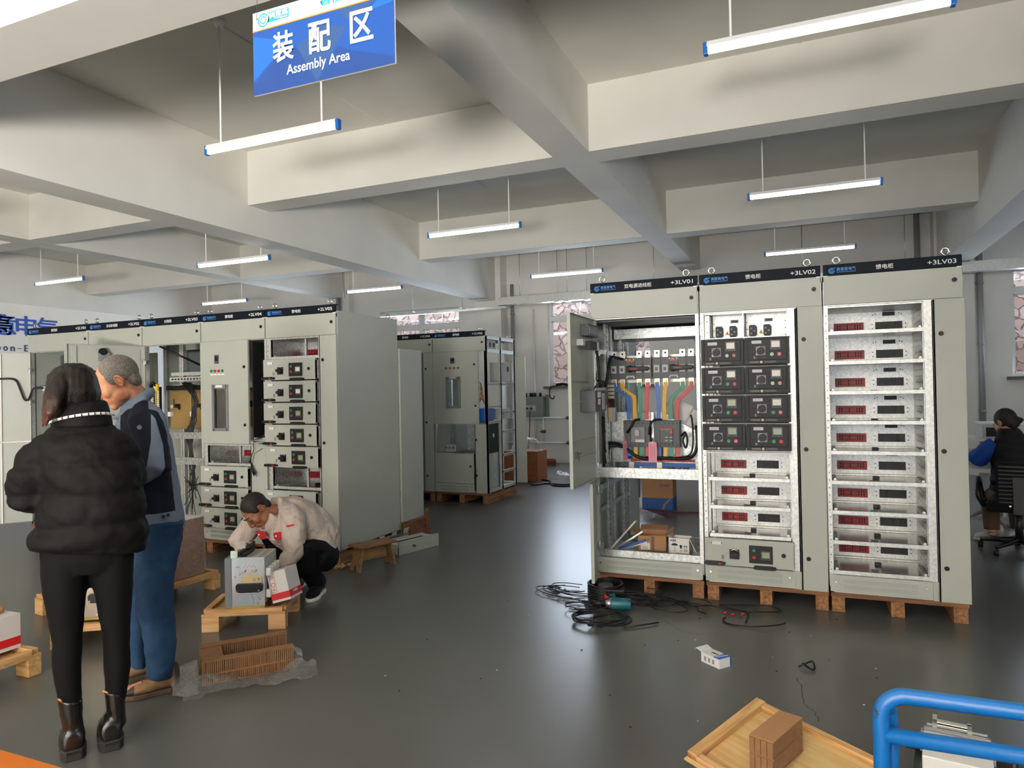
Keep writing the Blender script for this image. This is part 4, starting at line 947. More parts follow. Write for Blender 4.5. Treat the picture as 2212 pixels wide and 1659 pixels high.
MB().box(.62, .76, .1, .42, 1.93, 2.08).box(.76, .763, .2, .26, 1.98, 2.04, 1).box(.76, .763, .32, .38, 1.98, 2.04, 1).build('busbar_support', [M_lgr, M_blk], F5)
wr = MB()
for k in range(10): wr.tube([(.6, .2, 1.5-.03*k), (.68, .1, 1.45-.02*k), (.7, .15, 1.2), (.65, .3, 1.15)], .006, 5, k % 3)
wr.build('wiring', [M_blk, M_yel, M_red], F5)['kind'] = 'stuff'
tp = P(1139, 1041, Z=.17)
h_ = Vector((.79, 1.0, 0)); tpl = Vector((tp.x+4.775, tp.y-Y1, 0)); dd = (tpl-h_)
rd, rl = swung_door(F5, h_.x, h_.y, h_.x+dd.x, h_.y+dd.y, .02, 1.87)
# ---------------------------------------------------------------- hanging sign
YS = 2.45
def sgn(px, py): p = P(px, py, Y=YS); return p.x, p.z
sx0, sz0 = sgn(549, 208); sx1, _ = sgn(854, 137); SW = sx1-sx0; SH = SW*.5
sg = thing('hanging_sign', 'blue and white hanging sign reading 装配区 Assembly Area', 'sign', (sx0, YS, sz0))
M_sb = [mat('sign_blue', '0B4796', .35), mat('sign_blue_light', '125CAE', .35), mat('sign_blue_deep', '123C80', .35), mat('sign_blue_mid', '264A7E', .35)]
M_swh = mat('sign_white', 'F3F0EC', .35); M_sor = mat('sign_orange', 'F08A3C', .4); M_scy = mat('sign_cyan', '189BC0', .4)
bd = MB().box(0, SW, 0, .008, 0, SH, 0); yb = SH*.765
def ply(mb, pts, m, d): ply.k += 1; mb.add([(u*SW, -.0004-.00012*ply.k, v*yb) for u, v in pts], [tuple(range(len(pts)))], m)
ply.k = 0
ply(bd, [(0, 0), (1, 0), (1, 1), (0, 1)], 1, .0006)
ply(bd, [(0, .94), (0, .22), (.17, .55), (.24, .75)], 2, .0010); ply(bd, [(0, 0), (.15, 0), (.40, .40), (.33, .6), (.17, .52), (0, .16)], 3, .0010)
ply(bd, [(.15, 0), (.47, 0), (.33, .6), (.25, .4)], 3, .0012); ply(bd, [(.33, .6), (.47, 0), (.68, .72), (.5, .85)], 4, .0013)
ply(bd, [(.68, .72), (.6, .45), (1, .12), (1, .95), (.85, .75)], 0+1, .0012); ply(bd, [(.47, 0), (1, 0), (1, .1), (.7, .35), (.62, .45)], 3, .0012)
ply(bd, [(.7, .78), (.9, 1), (.62, 1)], 4, .0011); ply(bd, [(1, 1), (.9, 1), (.82, .84), (1, .9)], 2, .0012)
bd.prism([(0, yb), (SW, yb), (SW, yb+.006), (0, yb+.006)], lambda u, v, w_: (u, w_, v), -.0028, 0, 5)
bd.build('sign_board', [M_swh]+M_sb+[M_sor], sg)
for ch, u, hh in (('装', .155, .42), ('配', .42, .42), ('区', .71, .42)):
    text('sign_character', ch, M_swh, sg, (u*SW, -.0045, yb*.425), fit_w=.155*SW, fit_h=yb*.47, bold=.016, ext=.0016)
text('sign_lettering', 'Assembly Area', M_swh, sg, (.255*SW, -.0035, yb*.155), fit_w=.45*SW, fit_h=yb*.20, bold=.004)
text('top_lettering', '智能设备', M_scy, sg, (.50*SW, -.0012, yb+.034), fit_w=.34*SW, fit_h=.042, bold=.015)
lg = MB().prism([(.085, .028), (.205, .03), (.205, .072), (.095, .075)], lambda u, v, w_: (u, w_, v+yb), -.0012, -.0004, 0)
lg.cyl((.062, -.0012, yb+.045), (.062, -.0004, yb+.045), .033, n=24, m=1)
lg.ring((.062, -.0016, yb+.045), .028, .0035, 'y', 24, 5, 0, .5, 5.9).ring((.062, -.0016, yb+.045), .015, .003, 'y', 20, 5, 0)
lg.cyl((.088, -.0016, yb+.073), (.088, -.0004, yb+.073), .004, n=8, m=0).cyl((.098, -.0016, yb+.078), (.098, -.0004, yb+.078), .003, n=8, m=0)
lg = lg.build('logo_mark', [M_scy, M_swh], sg)
text('logo_lettering', '美意高', M_swh, sg, (.097, -.0035, yb+.042), fit_w=.105, fit_h=.028, bold=.02)
text('logo_lettering', 'MYGoon', M_swh, sg, (.130, -.0035, yb+.032), fit_w=.07, fit_h=.008, bold=.01)
for x in (.025, SW-.025):
    MB().cyl((x, 0, SH-.03), (x, -.002, SH-.03), .004, n=8).tube([(x, -.003, SH-.03), (x-.002, 0, SH+.02), (x, .004, SH+.08), (x, .0, ZG-sz0)], .0012, 5).build('hanging_wire', M_dgr, sg)
# ---------------------------------------------------------------- wall and ceiling services
ct = thing('cable_tray', 'long galvanised cable tray hung along the back wall behind the cabinets', 'cable tray', (0, 12.95, 0))
za, zb = 3.24, 3.40
MB().box(-5.75, 9.9, -.06, .10, za, zb).box(-5.75, 9.9, -.065, -.06, za, za+.02).box(-5.75, 9.9, -.065, -.06, zb-.02, zb).build('trunking', M_galvb, ct)
MB().box(-14.2, -5.6, .0, .08, za-.06, za-.01).build('thin_rail', M_zinc, ct)
for x in (-9.6, -7.8, -6.6, -5.3, -4.5, -4.3, -3.9, -2.6, -.05, 1.5, 3.5): MB().cyl((x, .02, za), (x, .02, ZC), .006, n=6).box(x-.05, x+.05, -.07, .11, za-.015, za).build('hanger', M_zinc, ct)
for i, (x, y, z0_, z1_, r_, lb) in enumerate(((-5.70, 13.5, 0, ZB, .035, 'thin grey conduit running down the back wall beside the middle column'), (-5.25, 13.56, 0, 3.2, .018, 'narrow cream pipe on the back wall left of the large window'), (1.74, 13.5, 0, ZC, .045, 'grey downpipe left of the right column, under the far beam'), (2.62, 13.5, .2, ZC, .045, 'grey downpipe beside the right cabinet, right of the column'), (-10.05, 13.38, 0, ZB, .05, 'dark downpipe above the left cabinets near the posters'))):
    b = MB().cyl((x, y, z0_), (x, y, z1_), r_, n=12)
    for z in (1.0, 2.1, 3.1): b.cyl((x, y, z), (x, y, z+.04), r_*1.25, n=12)
    for z in (1.0, 3.1): b.box(x-.01, x+.01, y, 13.6, z, z+.03)
    tag(b.build('wall_pipe', mat('pipe_grey', '8D8C8A', .45) if i != 1 else M_wall), lb, 'pipe')
# company lettering on the left wall, facing +X
XW = XL_+.004
def wtext(nm, s, y0, z0, w_, h_, m, lb, **k):
    o = text(nm, s, m, None, (XW, y0, z0), (PI/2, 0, PI/2), fit_w=w_, fit_h=h_, ext=.012, **k); return o
M_wb = mat('wall_letter_blue', '1A4DB0', .4)
def wy(px, py): p = P(px, py, X=XW); return p.y, p.z
ws = thing('wall_lettering', 'big blue company characters and small latin letters on the left wall', 'sign', (XW, 9.0, 2.7))
for s_, pa, pb in (('美', (-110, 700), (-62, 752)), ('意', (-62, 700), (-30, 750)), ('高', (-26, 689), (27, 727)), ('电', (34, 690), (67, 728)), ('气', (78, 692), (116, 731))):
    a = wy(*pa); b = wy(*pb); h_ = .40
    if pa[0] < -30: a = (9.0-.6*(2 if s_ == '美' else 1)-.1, 0)
    y0 = a[0]; w_ = .44
    o = text('wall_character', s_, M_wb, ws, (0, y0-9.0, 2.775-2.7), (PI/2, 0, PI/2), fit_w=w_, fit_h=h_, ext=.01, bold=.012)
a = wy(64, 760)
pit = (wy(57, 748)[0]-wy(12, 752)[0])/3; e0 = wy(57, 748)[0]
for k, ch in enumerate('MYGoon–Electric'):
    yy = e0+(k-7)*pit; big_ = ch in 'MYGE'; tall = ch in 'lt'
    text('small_letter', ch, mat('wall_letter_navy', '1C2C66', .4), ws, (0, yy-pit*.3-9.0, 2.47-2.7+(.05 if ch == '–' else 0)), (PI/2, 0, PI/2), fit_w=pit*(.62 if ch not in 'lti' else .25), fit_h=(.13 if big_ or tall else (.012 if ch == '–' else .09)), ext=.006, bold=.012)
# posters
def poster(name, loc, rz, w_, h_, lb, head):
    t = thing(name, lb, 'poster', loc, rz)
    pb = MB().box(0, w_, -.006, 0, 0, h_, 0)
    if head: pb.prism([(0, h_), (w_, h_), (w_, h_*.62), (w_*.5, h_*.58), (0, h_*.66)], lambda u, v, w2: (u, w2, v), -.0065, -.006, 1)
    for k in range(7): pb.box(w_*.12, w_*(.4+.45*abs(math.sin(k*2.3))), -.0067, -.006, h_*(.5-.06*k), h_*(.515-.06*k), 2)
    pb.build('sheet', [M_paper, mat('poster_blue', '3B9AD6', .4), M_text], t); return t
p = P(81, 808, X=XL_+.01); poster('wall_poster', (XL_+.01, p.y, 1.78), PI/2, .42, .60, 'white poster with a blue top seen through the far left cabinet', True)
p = P(113, 800, X=XL_+.01); poster('wall_poster', (XL_+.01, p.y, 1.78), PI/2, .42, .60, 'second white poster with blue top, half behind the slanted sheet of the far left cabinet', True)
for k, (px, lb) in enumerate(((475, 'leftmost small notice on the back wall above the left cabinets'), (490, 'middle small notice on the back wall above the left cabinets'), (505, 'rightmost small notice on the back wall above the left cabinets'))):
    p = P(px, 676, Y=13.44 if k < 1 else 13.59); poster('wall_notice', (p.x, 13.44 if k < 1 else 13.59, 2.95), 0, .11, .30, lb, False)
# power socket box on the back wall + plug
sb = thing('socket_box', 'grey wall power box with black plugs and a hanging cable', 'power box', (-5.45, 13.6, .95))
MB().box(-.02, .42, -.16, 0, .0, .42).box(.42, .5, -.02, 0, -.04, .46).build('case', mat('grey_box', '7F8783', .4), sb, bevel=.006)
MB().box(.03, .26, -.165, -.16, .12, .24).build('outlet_strip', M_lgr, sb)
for x in (.02, .12, .16, .22, .34): MB().cyl((x, -.08, .42), (x, -.08, .50), .025, n=10).build('black_plug', M_blk, sb)
for x in (.07, .16): MB().cyl((x, -.19, .18), (x, -.165, .18), .022, n=10).build('black_plug', M_blk, sb)
MB().tube([(.16, -.19, .18), (.16, -.24, .1), (.15, -.26, -.3), (.12, -.3, -.7), (.10, -.35, -.92)], .009, 6).build('power_cable', mat('rust_cable', '5A2A22', .6), sb)
# heating pipes and end of a radiator
hp = thing('heating_pipes', 'white heating pipes with valves low on the back wall', 'pipe', (-5.6, 13.5, 0))
b = MB()
for z in (.42, .93): b.cyl((-.6, 0, z), (1.6, 0, z), .022, n=10)
b.cyl((.55, 0, .42), (.55, 0, .93), .018, n=10); b.build('pipe_run', M_white, hp)
for x, z in ((1.1, .42), (1.1, .93), (.55, .65)): MB().cyl((x-.04, 0, z), (x+.04, 0, z), .035, n=10).cyl((x, 0, z), (x, -.06, z), .012, n=8).box(x-.06, x+.06, -.07, -.055, z-.012, z+.012).build('valve', M_dgr, hp)
rb = thing('radiator', 'dark radiator low on the wall left of the open cabinet door', 'radiator', (-3.98, 13.5, 0))
b = MB()
for k in range(14): b.box(.075*k, .075*k+.06, -.08, .05, .3, 1.05)
for k in (1, 12): b.box(.075*k, .075*k+.04, -.06, .04, 0, .32)
b.build('fins', M_dgr, rb, bevel=.012)
# sill thing
cb = MB().tube([(-4.75, 13.50, WZ0+.03), (-4.6, 13.49, WZ0+.05), (-4.5, 13.5, WZ0+.03)], .035, 8).tube([(-4.72, 13.5, WZ0+.01), (-4.86, 13.46, WZ0-.02), (-4.88, 13.45, WZ0-.2), (-4.82, 13.46, WZ0-.26), (-4.78, 13.46, WZ0-.2)], .012, 6)
tag(cb.build('cable_bundle', M_blk), 'small black cable bundle lying on the window sill', 'cable')
# ---------------------------------------------------------------- loose things
def frame_at(x, y, deg): return (x, y, 0), math.radians(deg)
def small_pallet(lb, cx, cy, deg, w=.54, d=.44, h=.115, leg=.11, rim=True):
    t = thing('small_pine_pallet', lb, 'pallet', (cx, cy, 0), math.radians(deg), 'small pine pallets')
    MB().box(-w/2, w/2, -d/2, d/2, h-.016, h).build('deck', mat('plywood', 'CFA571', .6, kind='wood', col2='B5854E'), t)
    for sx in (-1, 1):
        for sy in (-1, 1):
            MB().cbox((sx*(w/2-leg/2), sy*(d/2-.035), (h-.016)/2), (leg, .07, h-.016)).build('block', M_pine, t, bevel=.002)
    if rim:
        for sy in (-1, 1): MB().cbox((0, sy*(d/2-.022), h+.013), (w*.93, .04, .026)).build('rim_board', M_pine, t, bevel=.002)
        for sx in (-1, 1): MB().cbox((sx*(w/2-.022), 0, h+.012), (.04, d*.83, .024)).build('rim_board', M_piney, t, bevel=.002)
    return t
a0 = math.degrees(math.atan2(.25, .458))
small_pallet('pine pallet carrying the zinc breaker and the red-white box before the crouching man', -3.50, 3.665, 27.5, .53, .43)
small_pallet('pine pallet glimpsed between the black trouser legs of the woman', -4.20, 3.10, 33, .46, .42)
small_pallet('pine pallet whose corner block shows left of the black trouser legs', -4.83, 3.40, -8, .5, .40)
small_pallet('pine pallet at the left frame edge under the white and red box', -4.27, 2.27, 0, .60, .56)
small_pallet('pine pallet under the plastic-wrapped brown carton', -4.66, 3.90, -3, .62, .62)
# ---- air circuit breakers standing on pallets
def acb(lb, loc, rz, tone, green=False):
    t = thing('circuit_breaker', lb, 'circuit breaker', loc, rz)
    W_, D_, H_ = .21, .27, .33        # visible zinc side plate is W x H
    MB().box(-.045, 0, -.004, D_, 0, H_*.99).build('front_cover', M_mgr, t, bevel=.004)
    sp_ = MB().box(0, W_, -.002, .0, .014, H_).build('side_plate', tone, t, bevel=.001)
    for u, v, r_ in ((.03, .27, .006), (.045, .27, .006), (.048, .225, .009), (.02, .205, .008), (.175, .06, .006), (.165, .07, .006), (.19, .035, .004), (.19, .31, .004), (.075, .03, .010), (.12, .03, .013), (.16, .03, .008)):
        MB().cyl((u, -.002, v), (u, -.007, v), r_, r_*.7, n=12).build('rivet', M_zinc, sp_)
    tooth = [(.125+.064*math.cos(a)*(1 if k % 2 else .92), .165+.064*math.sin(a)*(1 if k % 2 else .92)) for k, a in enumerate([PI*.35+PI*.75*j/16 for j in range(17)])]
    MB().prism([(.065, .165)]+[(.13, .165)]+[(.195, .165), (.19, .20), (.165, .225)]+tooth, lambda u, v, w_: (u, w_, v), -.009, -.003).build('sector_gear', mat('brass_plate', 'C9B78A', .35, metal=.7), sp_)
    MB().cyl((.145, -.009, .185), (.145, -.013, .185), .010, n=14).cyl((.175, -.009, .19), (.175, -.013, .19), .008, n=14).build('gear_pin', M_chrome, sp_)
    lt = [(.11+.075*math.cos(a)*(1 if k % 2 else .93), .02+.085*math.sin(a)*(1 if k % 2 else .93)) for k, a in enumerate([PI*.55+PI*.42*j/12 for j in range(13)])]
    MB().prism([(.14, .02), (.135, .06), (.12, .10)]+lt, lambda u, v, w_: (u, w_, v), -.006, -.002).build('lower_gear', tone, sp_)
    MB().prism([(.035, .115), (.055, .108), (.175, .108), (.195, .115), (.2, .15), (.19, .165), (.04, .165), (.03, .15)], lambda u, v, w_: (u, w_, v), -.032, -.004).build('carry_grip', M_blk, t, bevel=.005)
    for u in (.042, .18): MB().cyl((u, -.032, .122), (u, -.034, .122), .006, n=12).build('screw', M_chrome, t)
    MB().box(.065, .165, -.0035, -.002, .258, .288).build('rating_label', [M_label], sp_)
    dots = MB()
    for k in range(14): dots.cbox((.075+.0062*k, -.004, .266+.005*((k*5) % 4)), (.004, .001, .003))
    dots.build('label_print', M_blk, sp_)
    for u in (.075, .145): MB().cyl((u, -.012, .245), (u, .0, .245), .0, .0, n=4).box(u-.014, u+.014, -.012, -.002, .236, .252).build('tab', M_zinc, sp_, bevel=.004)
    MB().prism([(.125, .175), (.19, .175), (.19, .235), (.13, .235)], lambda u, v, w_: (u, w_, v), -.003, -.0022).build('square_plate', M_zinc, sp_)
    bd_ = MB().box(0, W_, 0, D_, .03, H_*.985)
    for r_ in range(3):
        for k in range(9): bd_.cbox((.05+.06*r_, .03+.024*k, H_*.985+.0005), (.014, .009, .001), 1); bd_.cbox((.07+.06*r_, .042+.024*k, H_*.985+.0005), (.01, .007, .001), 1)
    bd_.build('body', [mat('breaker_grey', 'AEB0A6', .5), M_dgr], t, bevel=.003)
    for z in (.20, .06):
        for k in range(4):
            MB().box(W_, W_+.035, .01+.062*k, .05+.062*k, z, z+.055).build('terminal_pad', mat('silver_terminal', 'DADAD4', .35, metal=.3), t, bevel=.008)
    MB().box(-.0, W_, -.008, D_, -.0, .014).build('base_rail', mat('gold_zinc', 'C2A24A', .35, metal=.8), t)
    MB().box(-.005, .042, -.006, .01, .325, .375).box(.0, .04, -.004, .03, .34, .35).build('zinc_bracket', mat('iris_zinc', 'C8D8CC', .25, metal=.8), t, bevel=.002)
    MB().box(.03, .085, .02, .25, .334, .352).box(.035, .06, .0, .12, .345, .365).box(.045, .075, .14, .26, .35, .385).build('secondary_plug', M_blk, t, bevel=.005)
    MB().box(.04, .055, .14, .165, .38, .392).box(.05, .07, .20, .23, .384, .395).build('plug_clip', M_chrome, t)
    return t
M_iz = mat('rainbow_zinc', 'CFC8CB', .28, metal=.75, noise_scale=5, col2='B7C6CB')
acb('air circuit breaker with shiny zinc side plate and black grip, before the crouching man', (-3.475, 3.455, .141), math.radians(26.5), M_iz)
acb('yellowish zinc breaker glimpsed between the black trouser legs of the woman', (-4.20, 2.965, .141), math.radians(33), mat('yellow_zinc_plate', 'A8966E', .35, metal=.7, noise_scale=6, col2='A0949A'))
# ---- boxes
def box_thing(name, lb, cat, loc, rz, w, d, h, m, rx=0, ry=0, **k):
    t = thing(name, lb, cat, loc, 0, **k); t.rotation_euler = (rx, ry, rz)
    return t
rb_ = box_thing('small_carton', 'white carton with a red band leaning on the zinc breaker', 'box', (-3.258, 3.588, .158), math.radians(20), .1, .2, .2, M_wht, rx=math.radians(-5), ry=math.radians(-14))
W_, D_, H_ = .125, .20, .20
MB().box(0, W_, 0, D_, 0, H_, 0).box(-.0006, W_+.0006, -.0006, D_+.0006, .016, .058, 1).build('carton_body', [mat('white_board', 'D5CFCB', .6), mat('red_print', 'C4121E', .5)], rb_)
MB().box(.012, .045, -.0012, -.0006, .066, .19).box(.0135, .0435, -.0016, -.0012, .0675, .1885, 1).build('red_frame', [MATS['red_print'], MATS['white_board']], rb_)
for k, (zz, hh) in enumerate(((.155, .02), (.10, .03), (.078, .012))): MB().ring((.0285, -.002, zz+hh/2), hh*.42, .0014, 'y', 14, 5).build('red_mark', MATS['red_print'], rb_)
text('side_lettering', 'ABB', M_wht, rb_, (W_+.001, .06, .036), (PI/2, 0, PI/2), fit_w=.075, fit_h=.016, bold=.01)
text('top_lettering', 'ABB', M_blk, rb_, (.05, .11, H_+.0005), (0, 0, 0), fit_w=.03, fit_h=.012)
lb_ = thing('small_carton', 'white and red box with crumpled paper on top at the left frame edge', 'box', (-4.30, 2.335, .141))
MB().box(-.20, .20, -.17, .185, 0, .19, 0).box(-.2006, .2006, -.1706, .1856, .02, .065, 1).build('carton_body', [MATS['white_board'], MATS['red_print']], lb_)
MB().box(-.21, .12, -.15, .16, .19, .235).build('brown_wrap', M_card, lb_, bevel=.02)
ctn = thing('wrapped_carton', 'tall brown carton in shiny plastic wrap behind the man in jeans', 'box', (-4.66, 3.86, .141))
MB().box(-.27, .27, -.22, .23, 0, .44).build('carton_body', M_cardd, ctn, bevel=.004)
def mk_plastic():
    m = bpy.data.materials.new('clear_plastic'); m.use_nodes = True; N = m.node_tree.nodes; L = m.node_tree.links
    for n in list(N): N.remove(n)
    out = N.new('ShaderNodeOutputMaterial'); t = N.new('ShaderNodeBsdfTransparent'); g = N.new('ShaderNodeBsdfGlossy'); g.inputs['Roughness'].default_value = .18
    d = N.new('ShaderNodeBsdfDiffuse'); d.inputs[0].default_value = (.75, .75, .74, 1); fr = N.new('ShaderNodeLayerWeight'); fr.inputs[0].default_value = .45
    tc = N.new('ShaderNodeTexCoord'); nz = N.new('ShaderNodeTexNoise'); nz.inputs['Scale'].default_value = 26; nz.inputs['Detail'].default_value = 3; nz.inputs['Distortion'].default_value = 1.5
    L.new(tc.outputs['Object'], nz.inputs[0]); bp = N.new('ShaderNodeBump'); bp.inputs['Strength'].default_value = 1; bp.inputs['Distance'].default_value = .02; L.new(nz.outputs[0], bp.inputs['Height'])
    for q in (g, d, fr): L.new(bp.outputs[0], q.inputs['Normal'])
    m1 = N.new('ShaderNodeMixShader'); m1.inputs[0].default_value = .35; L.new(d.outputs[0], m1.inputs[2]); L.new(g.outputs[0], m1.inputs[1])
    mr = N.new('ShaderNodeMapRange'); mr.inputs[3].default_value = .06; mr.inputs[4].default_value = .62; L.new(fr.outputs['Facing'], mr.inputs[0])
    mx = N.new('ShaderNodeMixShader'); L.new(mr.outputs[0], mx.inputs[0]); L.new(t.outputs[0], mx.inputs[1]); L.new(m1.outputs[0], mx.inputs[2]); L.new(mx.outputs[0], out.inputs[0]); return m
M_plas = mk_plastic()
def crumple_sheet(pts_fn, n, m, name, mat_, amp=.02, seed=0, parent=None):
    vs = []
    for j in range(m+1):
        for i in range(n+1):
            p = Vector(pts_fn(i/n, j/m)); q = p*14+Vector((seed, seed, 0))
            d = Vector((noise.noise(q), noise.noise(q+Vector((7, 3, 1))), noise.noise(q+Vector((1, 9, 4)))))
            vs.append(p+d*amp)
    mb = MB().add(vs, [(j*(n+1)+i, j*(n+1)+i+1, (j+1)*(n+1)+i+1, (j+1)*(n+1)+i) for j in range(m) for i in range(n)], 0, True)
    return mb.build(name, mat_, parent)
def wrapf(u, v):     # shell around carton: front, right side and top
    s = u*1.0; x = -.28+.56*min(1, s/.5); y = -.235 if s < .5 else -.235+(s-.5)/.5*.47; x = x if s < .5 else .28
    return (x, y, .005+v*.445)
crumple_sheet(wrapf, 40, 20, 'plastic_wrap', M_plas, .008, 3, ctn)
MB().box(-.27, .27, -.22, .23, .441, .446).box(-.2, .25, -.1, .16, .446, .452).build('top_label', M_label, ctn)
# ---- honeycomb cardboard packing (U-shape) in a clear bag
def honey(mb, x0, x1, y0, y1, z0, z1, along='x', n=None, m=0, md=1, seed=1):
    """two liners with upright flutes visible at the faces"""
    rnd = random.Random(seed)
    L_ = (x1-x0) if along == 'x' else (y1-y0); n = n or int(L_/.010)
    mb.box(x0, x1, y0, y1, z1-.004, z1, m); mb.box(x0, x1, y0, y1, z0, z0+.003, m); mb.box(x0+.006, x1-.006, y0+.006, y1-.006, z0+.003, z1-.004, md)
    for k in range(n):
        a = k/n*L_; wd = .0045+.003*rnd.random(); j = .004*rnd.random()
        if along == 'x': mb.box(x0+a, x0+a+wd, y0+j, y1-j, z0+.003, z1-.004, m)
        else: mb.box(x0+j, x1-j, y0+a, y0+a+wd, z0+.003, z1-.004, m)
M_hc = mat('honeycomb_card', '87613F', .85, noise_amt=.15, noise_scale=30); M_hcd = mat('honeycomb_dark', '4A321F', .9)
ug = thing('honeycomb_packing', 'brown honeycomb cardboard U-shaped packing lying in a torn clear bag', 'packaging', (-2.966, 2.735, 0), math.radians(50))
mb = MB(); U = .47; V = .30
honey(mb, 0, U, 0, .055, .002, .055, seed=1); honey(mb, 0, U, 0, .055, .055, .125, seed=2)
mb.build('front_wall', [M_hc, M_hcd], ug); mb = MB()
honey(mb, 0, U, V-.055, V, .002, .055, seed=3); honey(mb, 0, U, V-.055, V, .055, .125, seed=4); mb.build('rear_wall', [M_hc, M_hcd], ug)
mb = MB(); honey(mb, 0, .11, .056, V-.056, .002, .118, 'y', seed=5); honey(mb, .112, U, .056, V-.056, .002, .03, seed=6); mb.build('floor_pad', [M_hc, M_hcd], ug)
def bagf(u, v):
    x = -.10+u*.66; y = -.16+.17*v
    z = .008+.07*max(0, math.sin(v*PI))*(.6+.4*math.sin(u*9))*(1 if v > .1 else .3)
    return (x, y+.03*math.sin(u*6), z)
bg_ = thing('plastic_bag', 'crumpled clear plastic bag under and around the honeycomb packing', 'bag', (-2.966, 2.735, 0), math.radians(50))
crumple_sheet(bagf, 60, 22, 'bag_front', M_plas, .028, 5, bg_)
def bagl(u, v):
    a = u*1.0; return (-.02-.13*math.sin(v*PI), -.12+.40*u, .006+.09*(1-v)*math.sin(u*PI)+.01)
crumple_sheet(bagl, 34, 16, 'bag_side', M_plas, .022, 8, bg_)
def bagr(u, v): return (.47+.05*math.sin(v*PI), -.02+.16*u, .01+.08*v)
crumple_sheet(bagr, 16, 12, 'bag_end', M_plas, .02, 9, bg_)
# ---- low stool and leaning sheet-metal parts
st = thing('low_stool', 'low worn wooden stool beside the right end of the left cabinet row', 'stool', (-3.53, 5.13, 0), math.radians(66))
M_st = mat('worn_stool_wood', '8F6B45', .75, kind='wood', col2='6B4C2F')
MB().box(-.195, .195, -.09, .09, .20, .22).build('seat', M_st, st, bevel=.003)
for s in (-1, 1):
    q = 1 if s > 0 else -1
    MB().prism([(-.085, 0), (-.03, 0), (-.015, .045), (.0, .06), (.015, .045), (.03, 0), (.085, 0), (.07, .2), (-.07, .2)], lambda u, v, w_: (q*(.135+.045*(1-v/.2))+w_, u, v), -.009, .009).build('leg_board', M_st, st, bevel=.002)
MB().prism([(-.13, .08), (.13, .08), (.125, .2), (-.125, .2)], lambda u, v, w_: (u, w_, v), -.01, .01).build('stretcher', M_st, st)
pn = thing('sheet_metal_cover', 'grey folded sheet-metal cover with an oblong hole lying on the floor', 'metal part', (-3.49, 5.85, 0), math.radians(74))
mb = MB(); mb.box(-.28, .24, -.02, .0, .07, .12).box(-.28, .24, .2, .22, .05, .10)
for q in ((-.28, .24, 0, .05), (-.28, .24, .15, .2), (-.28, -.2, .05, .15), (.16, .24, .05, .15)): mb.box(q[0], q[1], q[2], q[3], .088, .095)
mb.box(-.28, -.275, 0, .2, .0, .09).box(.235, .24, 0, .2, .0, .09).box(-.28, .24, -.02, -.015, .0, .07)
mb.build('folded_sheet', M_cabi, pn, bevel=.002); MB().cyl((-.1, -.02, .06), (-.1, -.045, .06), .012, n=10).build('knob', M_dgr, pn)
MB().box(-.45, .05, .21, .24, .1, .13).box(-.62, -.1, .22, .26, .0, .02).build('zinc_strip', M_chrome, pn)
for k, lb in enumerate(('nearest of the four grey slotted brackets leaning on the pallet', 'second nearest of the four grey brackets leaning on the pallet', 'third of the four grey brackets, behind the folded cover', 'farthest of the four grey slotted brackets by the pallet end')):
    t = thing('slotted_bracket', lb, 'metal part', (-3.80+.0, 5.36+.22*k, .0), math.radians(90), 'grey brackets leaning on the pallet')
    t.rotation_euler = (math.radians(14), 0, math.radians(90))
    if k == 0:
        b = MB()
        for q in ((0, .02, 0, .16), (.06, .08, 0, .16), (.02, .06, 0, .05), (.02, .06, .11, .16)): b.box(q[0], q[1], 0, .004, q[2], q[3])
        br0 = b.build('bracket_plate', M_lgr, t)
    else: c = br0.copy(); COL.objects.link(c); c.parent = t
ch = MB(); random.seed(4)
for k in range(9):
    x, y = -3.80+.1*random.random()-.04, 4.99+.12*random.random(); a = random.random()*PI; ch.cbox((0, 0, 0), (.05+.04*random.random(), .018, .004), 0, Matrix.Translation((x, y, .003+.003*k)) @ Matrix.Rotation(a, 4, 'Z'))
tag(ch.build('wood_chips', mat('splinter', 'C9A06A', .8)), 'pale splintered wood chips at the foot of the pallet corner', 'debris', kind='stuff')
wb_ = thing('wooden_board', 'brown wooden board standing on edge at the far corner of the left row', 'board', (-3.80, 6.3, 0), math.radians(88))
MB().box(-.22, .22, .0, .03, 0, .20).box(.19, .22, -.03, .0, 0, .28).build('board', M_oldw, wb_, bevel=.002)
# ---- floor in front of the right row
def coil(mb, cx, cy, z, R_, turns, r_, seed, a0=0, ecc=.75, rot=.3, jit=.02, n=20):
    rnd = random.Random(seed); pts = []
    for k in range(int(turns*n)+1):
        a = a0+2*PI*k/n; rr = R_*(1+jit*3*math.sin(k*.37+seed))+rnd.uniform(-jit, jit)*R_*.3
        u, v = rr*math.cos(a), rr*ecc*math.sin(a)
        pts.append((cx+u*math.cos(rot)-v*math.sin(rot), cy+u*math.sin(rot)+v*math.cos(rot), z+.006*math.sin(k*.5+seed)+.004*k/n))
    mb.tube(pts, r_, 6)
mb = MB(); coil(mb, -1.29, 4.42, .02, .17, 4.6, .0045, 2); coil(mb, -1.20, 4.42, .016, .13, 1.5, .0045, 5, 1); coil(mb, -1.28, 4.30, .018, .05, 2, .004, 8)
mb.tube([(-1.1, 4.33, .01), (-1.0, 4.42, .012), (-.92, 4.5, .01)], .005, 6)
tag(mb.build('cable_coil', M_blk), 'loose coil of thin black cable lying nearest, in front of the power drill', 'cable')
mb = MB(); random.seed(12)
for k in range(16):
    cx, cy = -1.02+random.uniform(-.15, .25), 4.80+random.uniform(-.08, .16); coil(mb, cx, cy, .012+.004*k, random.uniform(.10, .24), random.uniform(.4, 1.1), .0036, k, random.random()*6, .55, random.uniform(-.3, .5))
